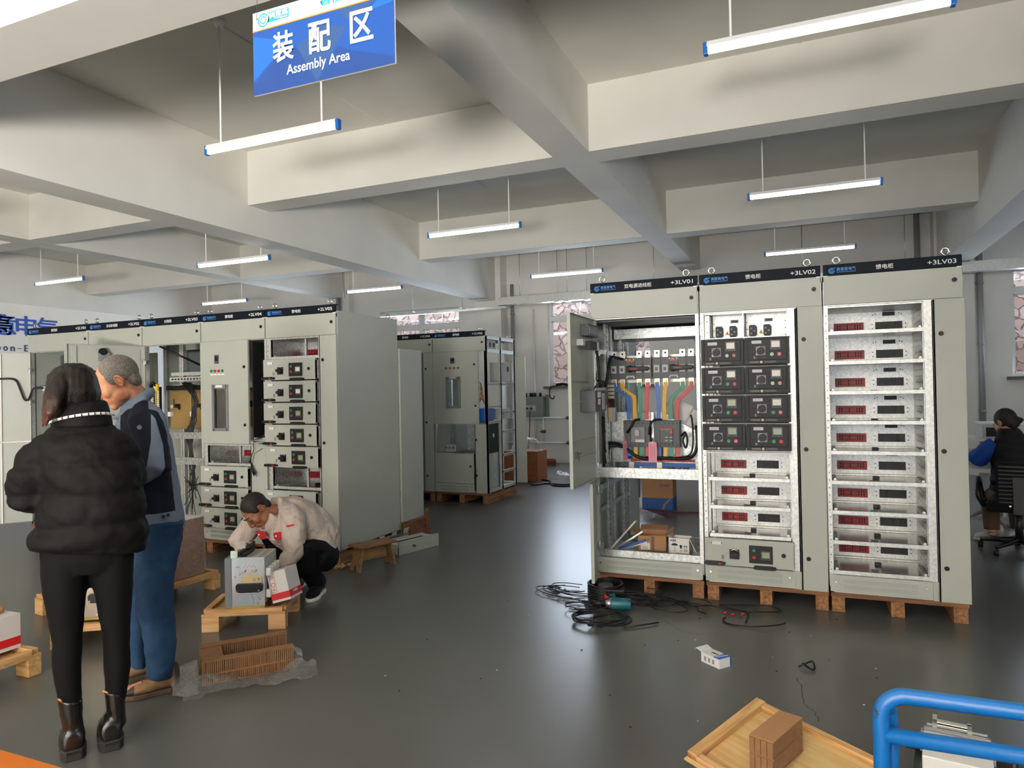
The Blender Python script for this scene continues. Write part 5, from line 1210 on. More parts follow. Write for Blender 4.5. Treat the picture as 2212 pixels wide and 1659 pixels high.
for k in range(9):
    cx, cy = -1.62+random.uniform(-.1, .1), 4.92+random.uniform(-.12, .1); coil(mb, cx, cy, .012+.003*k, random.uniform(.12, .24), random.uniform(.3, .6), .0036, k+30, random.uniform(1, 3), .5, random.uniform(-.3, .3))
for k in range(8): coil(mb, -1.42+random.uniform(-.1, .1), 4.68+random.uniform(-.08, .08), .012+.003*k, random.uniform(.10, .2), random.uniform(.3, .8), .0036, k+60, random.random()*6, .6, .2)
tag(mb.build('cable_tangle', M_blk), 'tangle of thin black cables on the floor before the open cabinet', 'cable')
mb = MB(); coil(mb, -.36, 4.72, .01, .19, .62, .0045, 3, 2.6, .55, .2); mb.tube([(-.9, 4.95, .01), (-.74, 4.9, .012), (-.72, 4.82, .012), (-.66, 4.78, .01)], .004, 6)
mb.tube([(-1.0, 4.98, .01), (-.7, 4.96, .012), (-.42, 4.9, .012), (-.4, 4.68, .01)], .0045, 6); mb.tube([(-.6, 5.0, .012), (-.3, 5.08, .012), (-.2, 4.99, .01), (-.4, 4.9, .014)], .004, 6)
for (x, y) in ((-.55, 4.82), (-.5, 4.8), (-.44, 4.83)): mb.cyl((x, y, .012), (x+.02, y+.012, .02), .006, n=8, m=1)
tag(mb.build('loose_cable', [M_blk, M_red]), 'loose black cable ends with red tips before the pallet of the black modules', 'cable')
rl_ = thing('cable_reel', 'thick coil of black cable standing at the foot of the open lower door', 'cable', (-1.40, 4.97, 0))
b = MB()
for k in range(9): b.ring((0, 0, .012+.0105*k), .125-.004*(k % 2), .008, 'z', 26, 6)
b.build('coil', M_blk, rl_); MB().cyl((0, 0, .0), (0, 0, .09), .055, n=16).build('core', M_dgr, rl_)
dr = thing('power_drill', 'teal cordless power drill with red button lying among the black cables', 'power drill', (-1.27, 4.66, .0), math.radians(12))
M_teal = mat('teal_plastic', '0F5B66', .45)
MB().cyl((.0, -.0, .05), (.13, 0, .05), .042, .038, n=20).build('motor_body', M_teal, dr, bevel=.004); MB().cyl((-.045, 0, .05), (.0, 0, .05), .018, .038, n=18).build('gear_nose', M_zinc, dr)
MB().cyl((-.13, 0, .048), (-.045, 0, .05), .017, .02, n=14).build('chuck', M_blk, dr)
MB().box(-.03, .02, .05, .20, .02, .065).build('handle', M_teal, dr, bevel=.008); MB().box(-.06, .08, .2, .28, .01, .085).build('battery', M_blk, dr, bevel=.008)
MB().box(-.062, -.02, .185, .205, .025, .055).build('red_button', M_red, dr, bevel=.003); MB().box(-.055, .0, .175, .20, .055, .075).build('trigger_guard', M_blk, dr)
cbx = thing('small_carton', 'small white and blue open carton lying alone on the grey floor', 'box', (-.500, 3.965, 0), math.radians(-38))
# local: x along its length, near corner at front
CW_, CD_, CH_ = .135, .085, .052
b = MB().box(-CW_/2, CW_/2, -CD_/2, CD_/2, 0, CH_, 0).box(CW_/2-.045, CW_/2+.0005, -CD_/2-.0005+.0, CD_/2+.0005, CH_-.0, CH_+.0008, 1).box(CW_/2-.002, CW_/2+.0006, CD_/2-.006, CD_/2+.0006, 0, CH_, 1)
b.build('carton_body', [M_wht, M_bb[0]], cbx)
b = MB().prism([(-CW_/2, CH_), (-CW_/2-.04, CH_+.012), (-CW_/2-.055, CH_-.004), (-CW_/2-.055, CH_-.006), (-CW_/2-.04, CH_+.010), (-CW_/2, CH_-.001)], lambda u, v, w_: (u, w_, v), -CD_/2, CD_/2).build('flap', M_wht, cbx)
MB().prism([(.028, -.03), (.035, -.03), (.052, .042), (.044, .042)], lambda u, v, w_: (u, v, w_), CH_+.0008, CH_+.0014).build('white_swoosh', M_wht, cbx)
text('carton_lettering', 'CHNT', M_blk, cbx, (-.03, -.005, CH_+.0008), (0, 0, 0), fit_w=.045, fit_h=.014)
for k in range(3): MB().box(-.045+.03*k, -.03+.03*k, -CD_/2-.0006, -CD_/2, .012, .036).build('print', M_text, cbx)
sc_ = MB().tube([(-.08, 4.05, .008), (-.04, 4.06, .03), (-.01, 4.08, .035), (.0, 4.06, .008), (-.02, 4.04, .008), (-.06, 4.08, .02)], .005, 6)
tag(sc_.build('cable_scrap', M_blk), 'short black cable scrap on the floor right of the small carton', 'cable')
random.seed(21); db = MB()
for k in range(34):
    x, y = random.uniform(-2.2, .4), random.uniform(3.0, 5.0); db.cbox((0, 0, 0), (.004+.008*random.random(), .004+.004*random.random(), .003), k % 3 != 0, Matrix.Translation((x, y, .002)) @ Matrix.Rotation(random.random()*3, 4, 'Z'))
tag(db.build('floor_crumbs', [M_lgr, M_blk]), 'tiny crumbs and clippings scattered on the grey floor', 'debris', kind='stuff')
# hairline cracks and the orange floor stripe
def ribbon(pts, w_, m, z=.0012):
    vs = []; fs = []
    for i, p in enumerate(pts):
        p = Vector((p[0], p[1], z)); q = Vector((pts[min(i+1, len(pts)-1)][0], pts[min(i+1, len(pts)-1)][1], z))-Vector((pts[max(i-1, 0)][0], pts[max(i-1, 0)][1], z))
        n_ = Vector((-q.y, q.x, 0)).normalized()*w_*(.4+.6*abs(math.sin(i*1.7)))/2; vs += [p+n_, p-n_]
    for i in range(len(pts)-1): fs.append((2*i, 2*i+1, 2*i+3, 2*i+2))
    return MB().add(vs, fs)
random.seed(8)
def wig(pxs):
    out = []
    for (a, b), (c, d) in zip(pxs, pxs[1:]):
        for t_ in np.linspace(0, 1, 7)[:-1]:
            p = P(a+(c-a)*t_+random.uniform(-3, 3), b+(d-b)*t_+random.uniform(-1.5, 1.5), Z=0); out.append((p.x, p.y))
    return out
M_crack = mat('floor_crack', '262624', .9)
trim(ribbon(wig([(1722, 1462), (1735, 1500), (1738, 1520), (1760, 1540), (1772, 1562)]), .004, None), M_crack)
trim(ribbon(wig([(1410, 1330), (1480, 1365), (1525, 1373)]), .003, None), M_crack)
M_orange = mat('orange_floor_paint', 'D8740E', .4, noise_amt=.05, noise_scale=8)
trim(MB().box(-9, -2.62, 1.74, 1.925, .0, .0016), M_orange)
# ---- shallow crate lid with honeycomb block, bottom of the frame
TC, LC = Vector((-.242, 3.29, .130)), Vector((-.474, 2.865, .06)); uu = Vector((.42, -.225, -.055)).normalized(); ww = (LC-TC).normalized()
uu = (uu-ww*uu.dot(ww)).normalized(); nn = ww.cross(uu).normalized()
if nn.z < 0: nn = -nn
Mt = Matrix(((uu.x, ww.x, nn.x, TC.x), (uu.y, ww.y, nn.y, TC.y), (uu.z, ww.z, nn.z, TC.z), (0, 0, 0, 1)))
tr = bpy.data.objects.new('crate_lid', None); COL.objects.link(tr); tr.matrix_world = Mt; tag(tr, 'shallow pine crate lid at the bottom, holding the honeycomb cardboard block', 'crate lid')
LU, LW = .80, .50
MB().box(0, LU, 0, LW, -.03, -.022).box(-.01, LU, -.01, .03, -.036, -.03).box(-.01, LU, LW-.03, LW+.01, -.036, -.03).build('panel', mat('pine_ply', 'E0BD85', .55, kind='wood', col2='CFA468'), tr)
for q in ((0, LU, 0, .035), (0, LU, LW-.035, LW)): MB().box(q[0], q[1], q[2], q[3], -.022, .0).build('rim_board', M_pine, tr, bevel=.003)
MB().box(-.0, .045, .0, LW, -.022, .006).build('rim_board', M_piney, tr, bevel=.003)
hb = thing('honeycomb_block', 'brown block of stacked honeycomb cardboard standing in the crate lid', 'packaging', (-.148, 2.775, .06), math.radians(68.5))
HB0 = P(1480+430/3.022, 1460+400/3.022, Z=.20)
mb = MB()
for k in range(2): honey(mb, -.0, .27, 0, .095, .065*k, .065*(k+1), 'x', n=9, seed=k+40)
for k in range(2):
    for j in range(4): mb.box(-.004, .27, .024*j+.002, .024*j+.022, .065*k+.005, .065*k+.062, 0)
mb.box(0, .27, 0, .095, .130, .132, 2)
mb.build('block', [M_hc, M_hcd, M_card], hb)
# ---- blue trolley
tl = thing('trolley', 'bright blue tubular trolley handle at the bottom right corner', 'trolley', (.5, 1.25, 0))
M_tb = mat('blue_enamel', '0A60A6', .32, spec=.6)
mm = M_tb.node_tree; nz = mm.nodes.new('ShaderNodeTexNoise'); nz.inputs['Scale'].default_value = 22; nz.inputs['Detail'].default_value = 6; tc = mm.nodes.new('ShaderNodeTexCoord'); mm.links.new(tc.outputs['Object'], nz.inputs[0])
rp = mm.nodes.new('ShaderNodeValToRGB'); rp.color_ramp.elements[0].position = .30; rp.color_ramp.elements[0].color = (.03, .035, .035, 1); rp.color_ramp.elements[1].position = .325; rp.color_ramp.elements[1].color = lin('0A60A6')
mm.links.new(nz.outputs[0], rp.inputs[0]); mm.links.new(rp.outputs[0], mm.nodes['Principled BSDF'].inputs['Base Color'])
yt = 1.68-1.25; xl = .128-.5; zt_ = .865
def arc(c, r_, a0, a1, n=8): return [(c[0]+r_*math.cos(a0+(a1-a0)*k/n), c[1], c[2]+r_*math.sin(a0+(a1-a0)*k/n)) for k in range(n+1)]
MB().tube([(xl, yt, .2)]+arc((xl+.05, yt, zt_-.05), .05, PI, PI/2)+[(.5, yt-.0, zt_)]+arc((.75, yt, zt_-.05), .05, PI/2, 0)+[(.8, yt, .2)], .0165, 20).build('handle_tube', M_tb, tl)
MB().cyl((xl+.006, yt, zt_-.088), (.8, yt, zt_-.088), .0165, n=20).build('cross_tube', M_tb, tl)
MB().tube([(xl+.024, yt+.04, .2)]+[(xl+.024, yt+.04, .7), (xl+.024, yt+.04, .80), (xl+.02, yt+.035, .82), (xl+.012, yt+.02, .83), (xl+.004, yt+.0, .832)], .0125, 14).build('brace_tube', M_tb, tl)
MB().box(xl-.02, .82, yt-.9, yt+.05, .17, .2).build('deck', M_tb, tl, bevel=.004)
for x in (xl+.06, .72):
    for y in (yt-.8, yt-.04): MB().cyl((x-.02, y, .07), (x+.02, y, .07), .07, n=20).box(x-.03, x+.03, y-.02, y+.02, .12, .17).build('caster', M_blk, tl)
def floor_device(lb, x, y, rz):
    t = thing('boxed_switch', lb, 'switch gear part', (x, y, 0), rz)
    MB().box(-.14, .14, -.16, .12, 0, .10).build('dark_base', mat('dark_green_case', '14231E', .5), t, bevel=.005); MB().box(-.17, -.11, .02, .09, .1, .13).build('black_wing', M_blk, t, bevel=.003); MB().box(.11, .17, .02, .09, .1, .13).build('black_wing', M_blk, t, bevel=.003)
    for k, (y0, y1) in enumerate(((.02, .09), (-.13, -.03))):
        MB().box(-.11, .11, y0, y1, .10, .155).build('white_housing', M_wht, t, bevel=.004); MB().box(-.11, .11, y1, y1+.022, .12, .165).build('grey_clamp', M_mgr, t, bevel=.004)
        MB().box(-.10, .10, y1+.022, y1+.027, .14, .175).box(-.12, -.10, y1+.01, y1+.027, .12, .15).box(.10, .12, y1+.01, y1+.027, .12, .15).build('steel_strap', M_chrome, t)
    MB().box(-.08, .05, .125, .135, .12, .19).box(-.08, -.065, .10, .15, .15, .2).box(.035, .05, .1, .15, .15, .19).box(-.02, .09, .115, .12, .11, .16).build('steel_bracket', M_chrome, t)
    for u in (-.05, -.03, .03, .05): MB().cyl((u, .122, .15), (u, .108, .15), .006, n=10).build('bolt', M_chrome, t)
floor_device('black and white switch unit with steel straps behind the blue trolley rails', .485, 3.06, math.radians(-9)); floor_device('second black and white switch unit, only its corner showing at the right frame edge', .83, 2.98, math.radians(-9))
# ---- inside cabinet A, on its floor
def open_carton(name, lb, x, y, z, rz, w_, d_, h_, m, flaps):
    t = thing(name, lb, 'box', (x, y, z), rz); th = .004
    MB().box(0, w_, 0, d_, 0, th).box(0, w_, 0, th, 0, h_).box(0, w_, d_-th, d_, 0, h_).box(0, th, 0, d_, 0, h_).box(w_-th, w_, 0, d_, 0, h_).build('carton_body', m, t)
    for side, a, ln in flaps:
        R_ = Matrix.Rotation(math.radians(a), 4, 'X' if side in 'fb' else 'Y'); fb = MB()
        if side == 'f': fb.box(0, w_, -ln, 0, -.002, .002, 0, Matrix.Translation((0, 0, h_)) @ R_)
        if side == 'b': fb.box(0, w_, 0, ln, -.002, .002, 0, Matrix.Translation((0, d_, h_)) @ R_)
        if side == 'l': fb.box(-ln, 0, 0, d_, -.002, .002, 0, Matrix.Translation((0, 0, h_)) @ R_)
        if side == 'r': fb.box(0, ln, 0, d_, -.002, .002, 0, Matrix.Translation((w_, 0, h_)) @ R_)
        fb.build('flap', m, t)
    return t
oc = open_carton('open_carton', 'open brown carton with blue lettering on the floor of the open cabinet', -1.235, 5.33, .268, math.radians(8), .215, .24, .115, M_card, (('l', 35, .07), ('f', 150, .05), ('b', 15, .09), ('r', -30, .06)))
text('carton_lettering', 'CHNT', mat('print_blue', '1E3C78', .6), oc, (.03, -.001, .075), fit_w=.065, fit_h=.018, bold=.01)
MB().box(.02, .09, -.001, 0, .01, .062).box(.03, .075, -.0014, -.001, .03, .034, 1).box(.03, .075, -.0014, -.001, .02, .024, 1).build('white_label', [M_wht, M_text], oc); MB().box(.10, .125, -.0008, 0, .0, .11).build('tape', M_plas, oc)
oc = open_carton('open_carton', 'white carton with black umbrella, glass and arrow marks in the open cabinet', -.995, 5.30, .268, math.radians(-3), .155, .12, .12, M_wht, (('r', 62, .115), ('l', 178, .02)))
MB().box(.05, .15, -.012, -.0, .0, .012).build('brown_paper', M_card, oc, bevel=.004)
text('carton_lettering', 'ABB', M_blk, oc, (.012, -.001, .095), fit_w=.045, fit_h=.015, bold=.02)
um = MB().prism([(.02+.0, .065)]+[(.045+.025*math.cos(a), .065+.018*math.sin(a)) for a in np.linspace(PI, 0, 9)], lambda u, v, w_: (u, w_, v), -.0012, 0).box(.044, .046, -.0012, 0, .025, .067).box(.037, .046, -.0012, 0, .022, .025)
um.prism([(.082, .072), (.102, .072), (.100, .052), (.094, .045), (.09, .045), (.084, .052)], lambda u, v, w_: (u, w_, v), -.0012, 0).box(.091, .093, -.0012, 0, .03, .046).box(.085, .099, -.0012, 0, .027, .03)
for u in (.118, .134): um.box(u-.0015, u+.0015, -.0012, 0, .03, .062).prism([(u-.006, .06), (u+.006, .06), (u, .073)], lambda a, b, w_: (a, w_, b), -.0012, 0)
um.box(.112, .142, -.0012, 0, .027, .030); um.build('handling_marks', M_blk, oc)
tk = thing('trunking_strips', 'cream and metal trunking strips leaning inside the lower left of the open cabinet', 'metal part', (-1.44, 5.30, .268))
for k, (m_, x, y, l_, hh) in enumerate(((mat('cream_trunk', 'D9D2BE', .5), .0, .0, .30, .17), (M_zinc, .03, .02, .26, .10), (M_bb[0], .06, .01, .22, .06), (M_zinc, .09, .02, .20, .05))):
    R_ = Matrix.Translation((x, y, 0)) @ Matrix.Rotation(math.atan2(hh, .15), 4, 'Y').inverted(); MB().box(0, l_, 0, .045, 0, .012, 0, R_).build('strip', m_, tk)
# ---- behind the open cabinet
bx = thing('large_carton', 'big brown and blue carton with lettering seen through the open cabinet', 'box', (-1.95, 8.70, 0), math.radians(1))
MB().box(0, .38, 0, .30, 0, .14, 1).box(0, .38, 0, .30, .14, .52, 0).build('carton_body', [M_card, mat('carton_blue', '154C94', .6)], bx)
MB().prism([(.24, .0), (.27, .0), (.29, .06), (.36, .13), (.33, .13), (.26, .06)], lambda u, v, w_: (u, w_, v), -.001, 0).build('orange_swoosh', M_card, bx)
text('carton_lettering', 'CHNT', MATS['print_blue'], bx, (.22, -.001, .28), fit_w=.13, fit_h=.035, bold=.01); MB().box(.04, .10, -.001, 0, .38, .5).box(.18, .24, -.001, 0, .36, .5).build('tape', M_plas, bx); MB().box(.0, .2, .0, .12, 0, .004, 0, Matrix.Translation((.38, .02, .45)) @ Matrix.Rotation(.4, 4, 'Y')).build('flap', M_card, bx)
tb_ = thing('work_trolley', 'low cream trolley table behind the cabinets, seen through the open cabinet', 'trolley', (-.9, 9.7, 0))
MB().box(-1.3, 1.3, -.35, .35, .32, .42).build('deck', M_lgr, tb_, bevel=.004)
for x in (-1.1, 1.1):
    for y in (-.28, .28): MB().cyl((x-.02, y, .06), (x+.02, y, .06), .06, n=14).box(x-.02, x+.02, y-.02, y+.02, .1, .32).build('caster', M_blk, tb_)
b2 = thing('brown_crate', 'dark brown crate on the trolley table seen under the blue busbar', 'box', (-1.1, 9.55, .42)); MB().box(0, 1.0, -.1, .35, 0, .42).build('crate', mat('brown_board', '5A3322', .8), b2)
pl = crumple_sheet(lambda u, v: (-1.9+.36*u, 8.35-.45*v*(1-u*.8)-.2*u, .01+.10*(1-u)*math.sin(PI*v)), 14, 12, 'plastic_scrap', M_plas, .03, 12); tag(pl, 'crumpled clear plastic on the floor seen through the open cabinet', 'plastic')
mb = MB().tube([(-2.3, 8.6, .01), (-1.9, 8.58, .01), (-1.5, 8.5, .012), (-1.0, 8.62, .01), (-.4, 8.7, .01)], .009, 6); mb.ring((-1.6, 8.25, .012), .09, .009, 'z', 20, 6)
tag(mb.build('red_cord', mat('dark_red_cord', '5E1530', .6)), 'dark red cord along the floor behind the open cabinet', 'cord')
# ---- background bits near the far row
wbx = thing('wooden_box', 'orange-brown wooden box behind the far row with a plastic bag on it', 'box', (-4.37, 10.9, 0)); MB().box(-.35, .25, -.2, .25, 0, .5).build('crate', mat('orange_ply', 'A3602F', .7, kind='wood', col2='8A4D26'), wbx)
pb_ = crumple_sheet(lambda u, v: (-4.36+.26*math.cos(u*2*PI)*math.sin(v*PI*.5), 10.85+.15*math.sin(u*2*PI)*math.sin(v*PI*.5), .5+.22*math.cos(v*PI*.5)), 16, 8, 'plastic_bag', M_plas, .04, 17); tag(pb_, 'small clear plastic bag on the wooden box behind the far row', 'bag')
mb = MB(); 
for k in range(5): coil(mb, -4.9, 13.1, .02+.02*k, .22, 1.2, .014, k, k, .8, .1)
tag(mb.build('hose_coil', mat('rust_hose', '7A3B22', .6)), 'rust-coloured coiled cord on the floor below the wall power box', 'cord')
mb = MB().tube([(-4.3, 10.75, .012), (-4.05, 10.3, .012), (-3.9, 10.5, .012), (-3.6, 10.45, .012), (-3.4, 10.7, .012)], .013, 6).tube([(-4.2, 10.9, .012), (-3.95, 10.8, .012), (-3.7, 10.3, .012), (-3.35, 10.35, .012)], .013, 6)
tag(mb.build('floor_cable', M_blk), 'black cables on the floor between the far row and the open door', 'cable')
pb_ = crumple_sheet(lambda u, v: (-3.72+.2*math.cos(u*2*PI)*math.sin(v*PI*.5), 10.75+.2*math.sin(u*2*PI)*math.sin(v*PI*.5), .01+.17*math.cos(v*PI*.5)), 16, 8, 'plastic_bag', M_plas, .04, 19); tag(pb_, 'clear plastic bag with cables on the floor left of the open door', 'bag')
dk = thing('tape_roll', 'dark roll standing beside the cables left of the open door', 'roll', (-3.42, 10.65, 0)); MB().cyl((0, 0, 0), (0, 0, .14), .09, n=20).build('roll', M_dgr, dk)
MB().cyl((0, 0, .142), (0, 0, .144), .05, n=16).build('core', M_lgr, dk)
# ---- workbench at the right
wb = thing('workbench', 'steel workbench with a raised shelf behind the seated worker', 'workbench', (2.3, 8.0, 0))
M_bm = mat('bench_metal', 'A9A59D', .5)
MB().box(-1.0, 1.6, -.28, .55, .71, .75).box(-1.0, 1.6, -.30, -.28, .70, .755).build('worktop', M_wht, wb, bevel=.003)
for x in (-.95, .3, 1.55):
    for y in (-.24, .5): MB().box(x-.025, x+.025, y-.025, y+.025, 0, .71).build('leg', M_bm, wb)
MB().box(-1, 1.6, .3, .34, .12, .16).cyl((-.9, .3, .12), (.2, .3, .66), .02, n=8).cyl((-.4, .0, .6), (.3, .0, .2), .02, n=8).build('brace', M_bm, wb)
MB().box(-1.0, 1.6, .2, .6, .92, .95).box(-.98, -.94, .22, .58, .75, .92).box(1.5, 1.54, .22, .58, .75, .92).build('raised_shelf', M_wht, wb)
for k, (x, lb) in enumerate(((-.72, 'grey bench instrument with a dark display just right of the cabinet'), (-.1, 'grey bench instrument partly hidden behind the seated worker'), (.28, 'grey bench instrument at the right frame edge with a red display'))):
    it = thing('bench_instrument', lb, 'instrument', (2.3+x, 8.32, .95), 0, 'bench instruments')
    MB().box(0, .36, -.14, .2, 0.0, .14).build('case', M_lgr, it, bevel=.006); MB().box(.03, .2, -.143, -.14, .02, .11).build('display', M_blk if k < 2 else M_dred, it)
    for q in range(3): MB().cyl((.25+.035*q, -.155, .04), (.25+.035*q, -.14, .04), .012, n=10).build('knob', M_blk, it)
    MB().box(.0, .34, -.1, .18, .14, .155).build('papers', M_wht, it)
pk = crumple_sheet(lambda u, v: (1.42+.35*u, 7.85+.3*v, .77+.14*math.sin(PI*u)*math.sin(PI*v)), 14, 12, 'parts_bag', M_plas, .05, 23); tag(pk, 'clear plastic bag of parts on the workbench beside the blue sleeve', 'bag')
bb = thing('parts_tray', 'pale tray of small parts on the workbench behind the plastic bag', 'tray', (1.42, 7.95, .752)); MB().box(0, .5, 0, .2, 0, .1).build('tray_body', M_lgr, bb, bevel=.01)
oc_ = MB().tube([(1.27, 7.78, .70), (1.26, 7.76, .4), (1.28, 7.7, .2), (1.25, 7.65, .02), (1.2, 7.5, .01)], .008, 6); tag(oc_.build('orange_cord', mat('orange_cord', 'D4762A', .6)), 'orange cord hanging from the workbench beside the right cabinet', 'cord')
sh_ = thing('steel_rack', 'low grey steel rack under the workbench behind the seated worker', 'rack', (2.6, 9.0, 0))
for z in (.12, .45): MB().box(-.7, .7, -.2, .2, z, z+.03).build('shelf', M_bm, sh_)
for x in (-.7, .66):
    for y in (-.2, .16): MB().box(x, x+.04, y, y+.04, 0, .7).build('upright', M_bm, sh_)
# ---------------------------------------------------------------- people
def solid(name, mb, voxel, smooth, mats, parent, disp=None, matfn=None, deci=0):
    """union of overlapping closed shapes -> one continuous smooth surface"""
    me = bpy.data.meshes.new('t'); me.from_pydata(mb.v, [], mb.f); me.update()
    b = bmesh.new(); b.from_mesh(me); bmesh.ops.recalc_face_normals(b, faces=b.faces); b.to_mesh(me); b.free()
    o = bpy.data.objects.new('t', me); COL.objects.link(o)
    r = o.modifiers.new('r', 'REMESH'); r.mode = 'VOXEL'; r.voxel_size = voxel
    s = o.modifiers.new('s', 'SMOOTH'); s.iterations = smooth; s.factor = .5
    bpy.context.view_layer.update()
    m2 = bpy.data.meshes.new_from_object(o.evaluated_get(bpy.context.evaluated_depsgraph_get())); bpy.data.objects.remove(o)
    m2.name = name
    if disp:
        n = len(m2.vertices); co = np.zeros(n*3); m2.vertices.foreach_get('co', co); co = co.reshape(-1, 3)
        nr = np.zeros(n*3); m2.vertices.foreach_get('normal', nr); nr = nr.reshape(-1, 3)
        out = [Vector(c)+Vector(q)*disp(Vector(c), Vector(q)) for c, q in zip(co, nr)]
        m2.vertices.foreach_set('co', np.array(out).ravel()); m2.update()
    m2.materials.clear()
    if not isinstance(mats, (list, tuple)): mats = [mats]
    for x in mats: m2.materials.append(x)
    if matfn: m2.polygons.foreach_set('material_index', [matfn(p.center, p.normal) for p in m2.polygons])
    else: m2.polygons.foreach_set('material_index', [0]*len(m2.polygons))
    m2.polygons.foreach_set('use_smooth', [True]*len(m2.polygons)); m2.update()
    ob = bpy.data.objects.new(name, m2); COL.objects.link(ob); ob.parent = parent; return ob
class Fig:
    """a standing place plus axes: local x = to the right seen from the viewer, y = away, z = up"""
    def __init__(s, x, y, rz): s.o = Vector((x, y, 0)); s.rz = rz; s.R = Matrix.Rotation(rz, 3, 'Z'); s.Ri = s.R.inverted()
    def L(s, px, py, y=0):
        d = s.Ri @ (CR*((px-1106)/F) - CU*((py-829.5)/F) + CF); o = s.Ri @ (Vector((0, 0, CH))-s.o)
        return o+d*((y-o.y)/d.y)
    def ring(s, a, b, py, hd, y=0, n=28, e=1.0, pya=None, pyb=None):
        A_ = s.L(a, py if pya is None else pya, y); B_ = s.L(b, py if pyb is None else pyb, y); c = (A_+B_)/2; u = (B_-A_)/2; out = []
        for k in range(n):
            t = 2*PI*k/n; ct, st = math.cos(t), math.sin(t)
            ct = math.copysign(abs(ct)**e, ct); st = math.copysign(abs(st)**e, st)
            out.append(c+u*ct+Vector((0, hd*st, 0)))
        return out
def pipe2(mb, pts, r, ry, n=24):
    """path in a roughly upright plane; in-plane radius r, sideways radius ry"""
    K = len(pts); rings = []
    for i, p in enumerate(pts):
        d = (pts[min(i+1, K-1)]-pts[max(i-1, 0)]).normalized(); nn_ = d.cross(Vector((0, 1, 0))).normalized(); bb_ = nn_.cross(d).normalized()
        rings.append([p+nn_*r[i]*math.cos(2*PI*k/n)+bb_*ry[i]*math.sin(2*PI*k/n) for k in range(n)])
    mb.loft(rings); return mb
def hand(mb, w, d, up, s=1.0, curl=.5, side=1):
    """palm, four fingers and a thumb; w wrist, d pointing direction, up back-of-hand normal"""
    d = d.normalized(); up = (up-d*up.dot(d)).normalized(); x = d.cross(up)*side
    mb.tube([w-d*.03, w, w+d*.04*s, w+d*.085*s], [.024*s, .023*s, .030*s, .028*s], 10)
    for k, (o_, l_) in enumerate(((-.030, .062), (-.010, .074), (.011, .070), (.031, .055))):
        b = w+d*.08*s+x*o_*s; a = curl
        p1 = b+(d*math.cos(a*.4)-up*math.sin(a*.4))*l_*.45*s; p2 = p1+(d*math.cos(a*1.3)-up*math.sin(a*1.3))*l_*.32*s; p3 = p2+(d*math.cos(a*2)-up*math.sin(a*2))*l_*.25*s
        mb.tube([b-d*.02, b, p1, p2, p3], [.0095*s, .0092*s, .0088*s, .0080*s, .0065*s], 8)
    t0 = w+d*.02*s-x*.026*s; t1 = t0+(d*.6-x*.75-up*.25)*.036*s; t2 = t1+(d*.85-x*.4-up*.3)*.028*s
    mb.tube([w+d*.01, t0, t1, t2], [.014*s, .0125*s, .010*s, .0075*s], 8)
def HM(pos, R_, s=1): return Matrix.Translation(pos) @ R_.to_4x4() @ Matrix.Scale(s, 4)
def head_shape(mb, M):
    """canonical head: faces +y, crown +z, origin mid-skull, about 0.24 m tall"""
    def sp(c, r, R_=None):
        mm = M @ Matrix.Translation(c) @ (R_ or Matrix.Identity(4)); mb.sphere((0, 0, 0), r, 20, 14, 0, mm)
    def tb(pts, r, n=10): mb.tube([M @ Vector(p) for p in pts], [q*M.to_scale()[0] for q in r], n)
    sp((0, -.012, .022), (.074, .096, .094)); sp((0, .038, -.012), (.063, .056, .088)); sp((0, .034, -.066), (.054, .060, .052)); sp((0, .075, -.104), (.026, .022, .020))
    for s in (-1, 1):
        sp((s*.038, .064, -.030), (.027, .026, .030)); sp((s*.047, .018, -.070), (.016, .040, .032)); sp((s*.030, .088, .022), (.024, .010, .008))
        sp((s*.030, .088, .002), (.016, .009, .009)); sp((s*.012, .108, -.040), (.009, .010, .008))
        E_ = Matrix.Rotation(s*.35, 4, 'Z') @ Matrix.Rotation(-.15, 4, 'X')
        sp((s*.078, -.010, -.008), (.008, .019, .031), E_)
    tb([(0, .088, .020), (0, .100, .0), (0, .114, -.026), (0, .118, -.036), (0, .104, -.045)], [.007, .009, .011, .012, .008])
    tb([(-.022, .090, -.064), (0, .101, -.062), (.022, .090, -.064)], [.004, .006, .004]); tb([(-.020, .088, -.073), (0, .098, -.074), (.020, .088, -.073)], [.004, .007, .004])
def ear_detail(name, parent, M, s, mat_):
    mb = MB(); pts = [(.0, -.006+.016*math.cos(a)*1.0, -.004+.027*math.sin(a)) for a in np.linspace(-1.2, 3.6, 14)]
    R_ = M @ Matrix.Translation((s*.084, -.010, -.008)) @ Matrix.Rotation(s*.35, 4, 'Z') @ Matrix.Rotation(-.15, 4, 'X')
    mb.tube([R_ @ Vector((s*.002, p[1]+.004, p[2]+.002)) for p in pts], .0042*M.to_scale()[0], 8)
    mb.tube([R_ @ Vector((s*.001, p[1]*.5+.002, p[2]*.55)) for p in pts[2:]], .003, 6); mb.sphere(R_ @ Vector((0, .004, -.026)), .007, 8, 6)
    mb.build(name, mat_, parent)
def dot_dark(name, parent, p, r, m): return MB().sphere(p, r, 10, 8).build(name, m, parent)
def skin(name, c, c2): return mat(name, c, .5, spec=.35, noise_scale=18, col2=c2, sub=.08, bump=.08, bump_scale=350)
M_sk1 = skin('skin_tanned', 'C08A68', 'A8674C'); M_sk2 = skin('skin_brown', 'A06C50', '8B573F'); M_sk3 = skin('skin_fair', 'BE8E76', 'B07C64')
def hairmat(name, c, c2, sc=90): return mat(name, c, .6, spec=.3, noise_scale=sc, col2=c2, bump=.6, bump_scale=160)
M_hg = hairmat('grey_short_hair', '77716A', '55504A', 140); M_hb = hairmat('dark_short_hair', '2E2622', '191514')
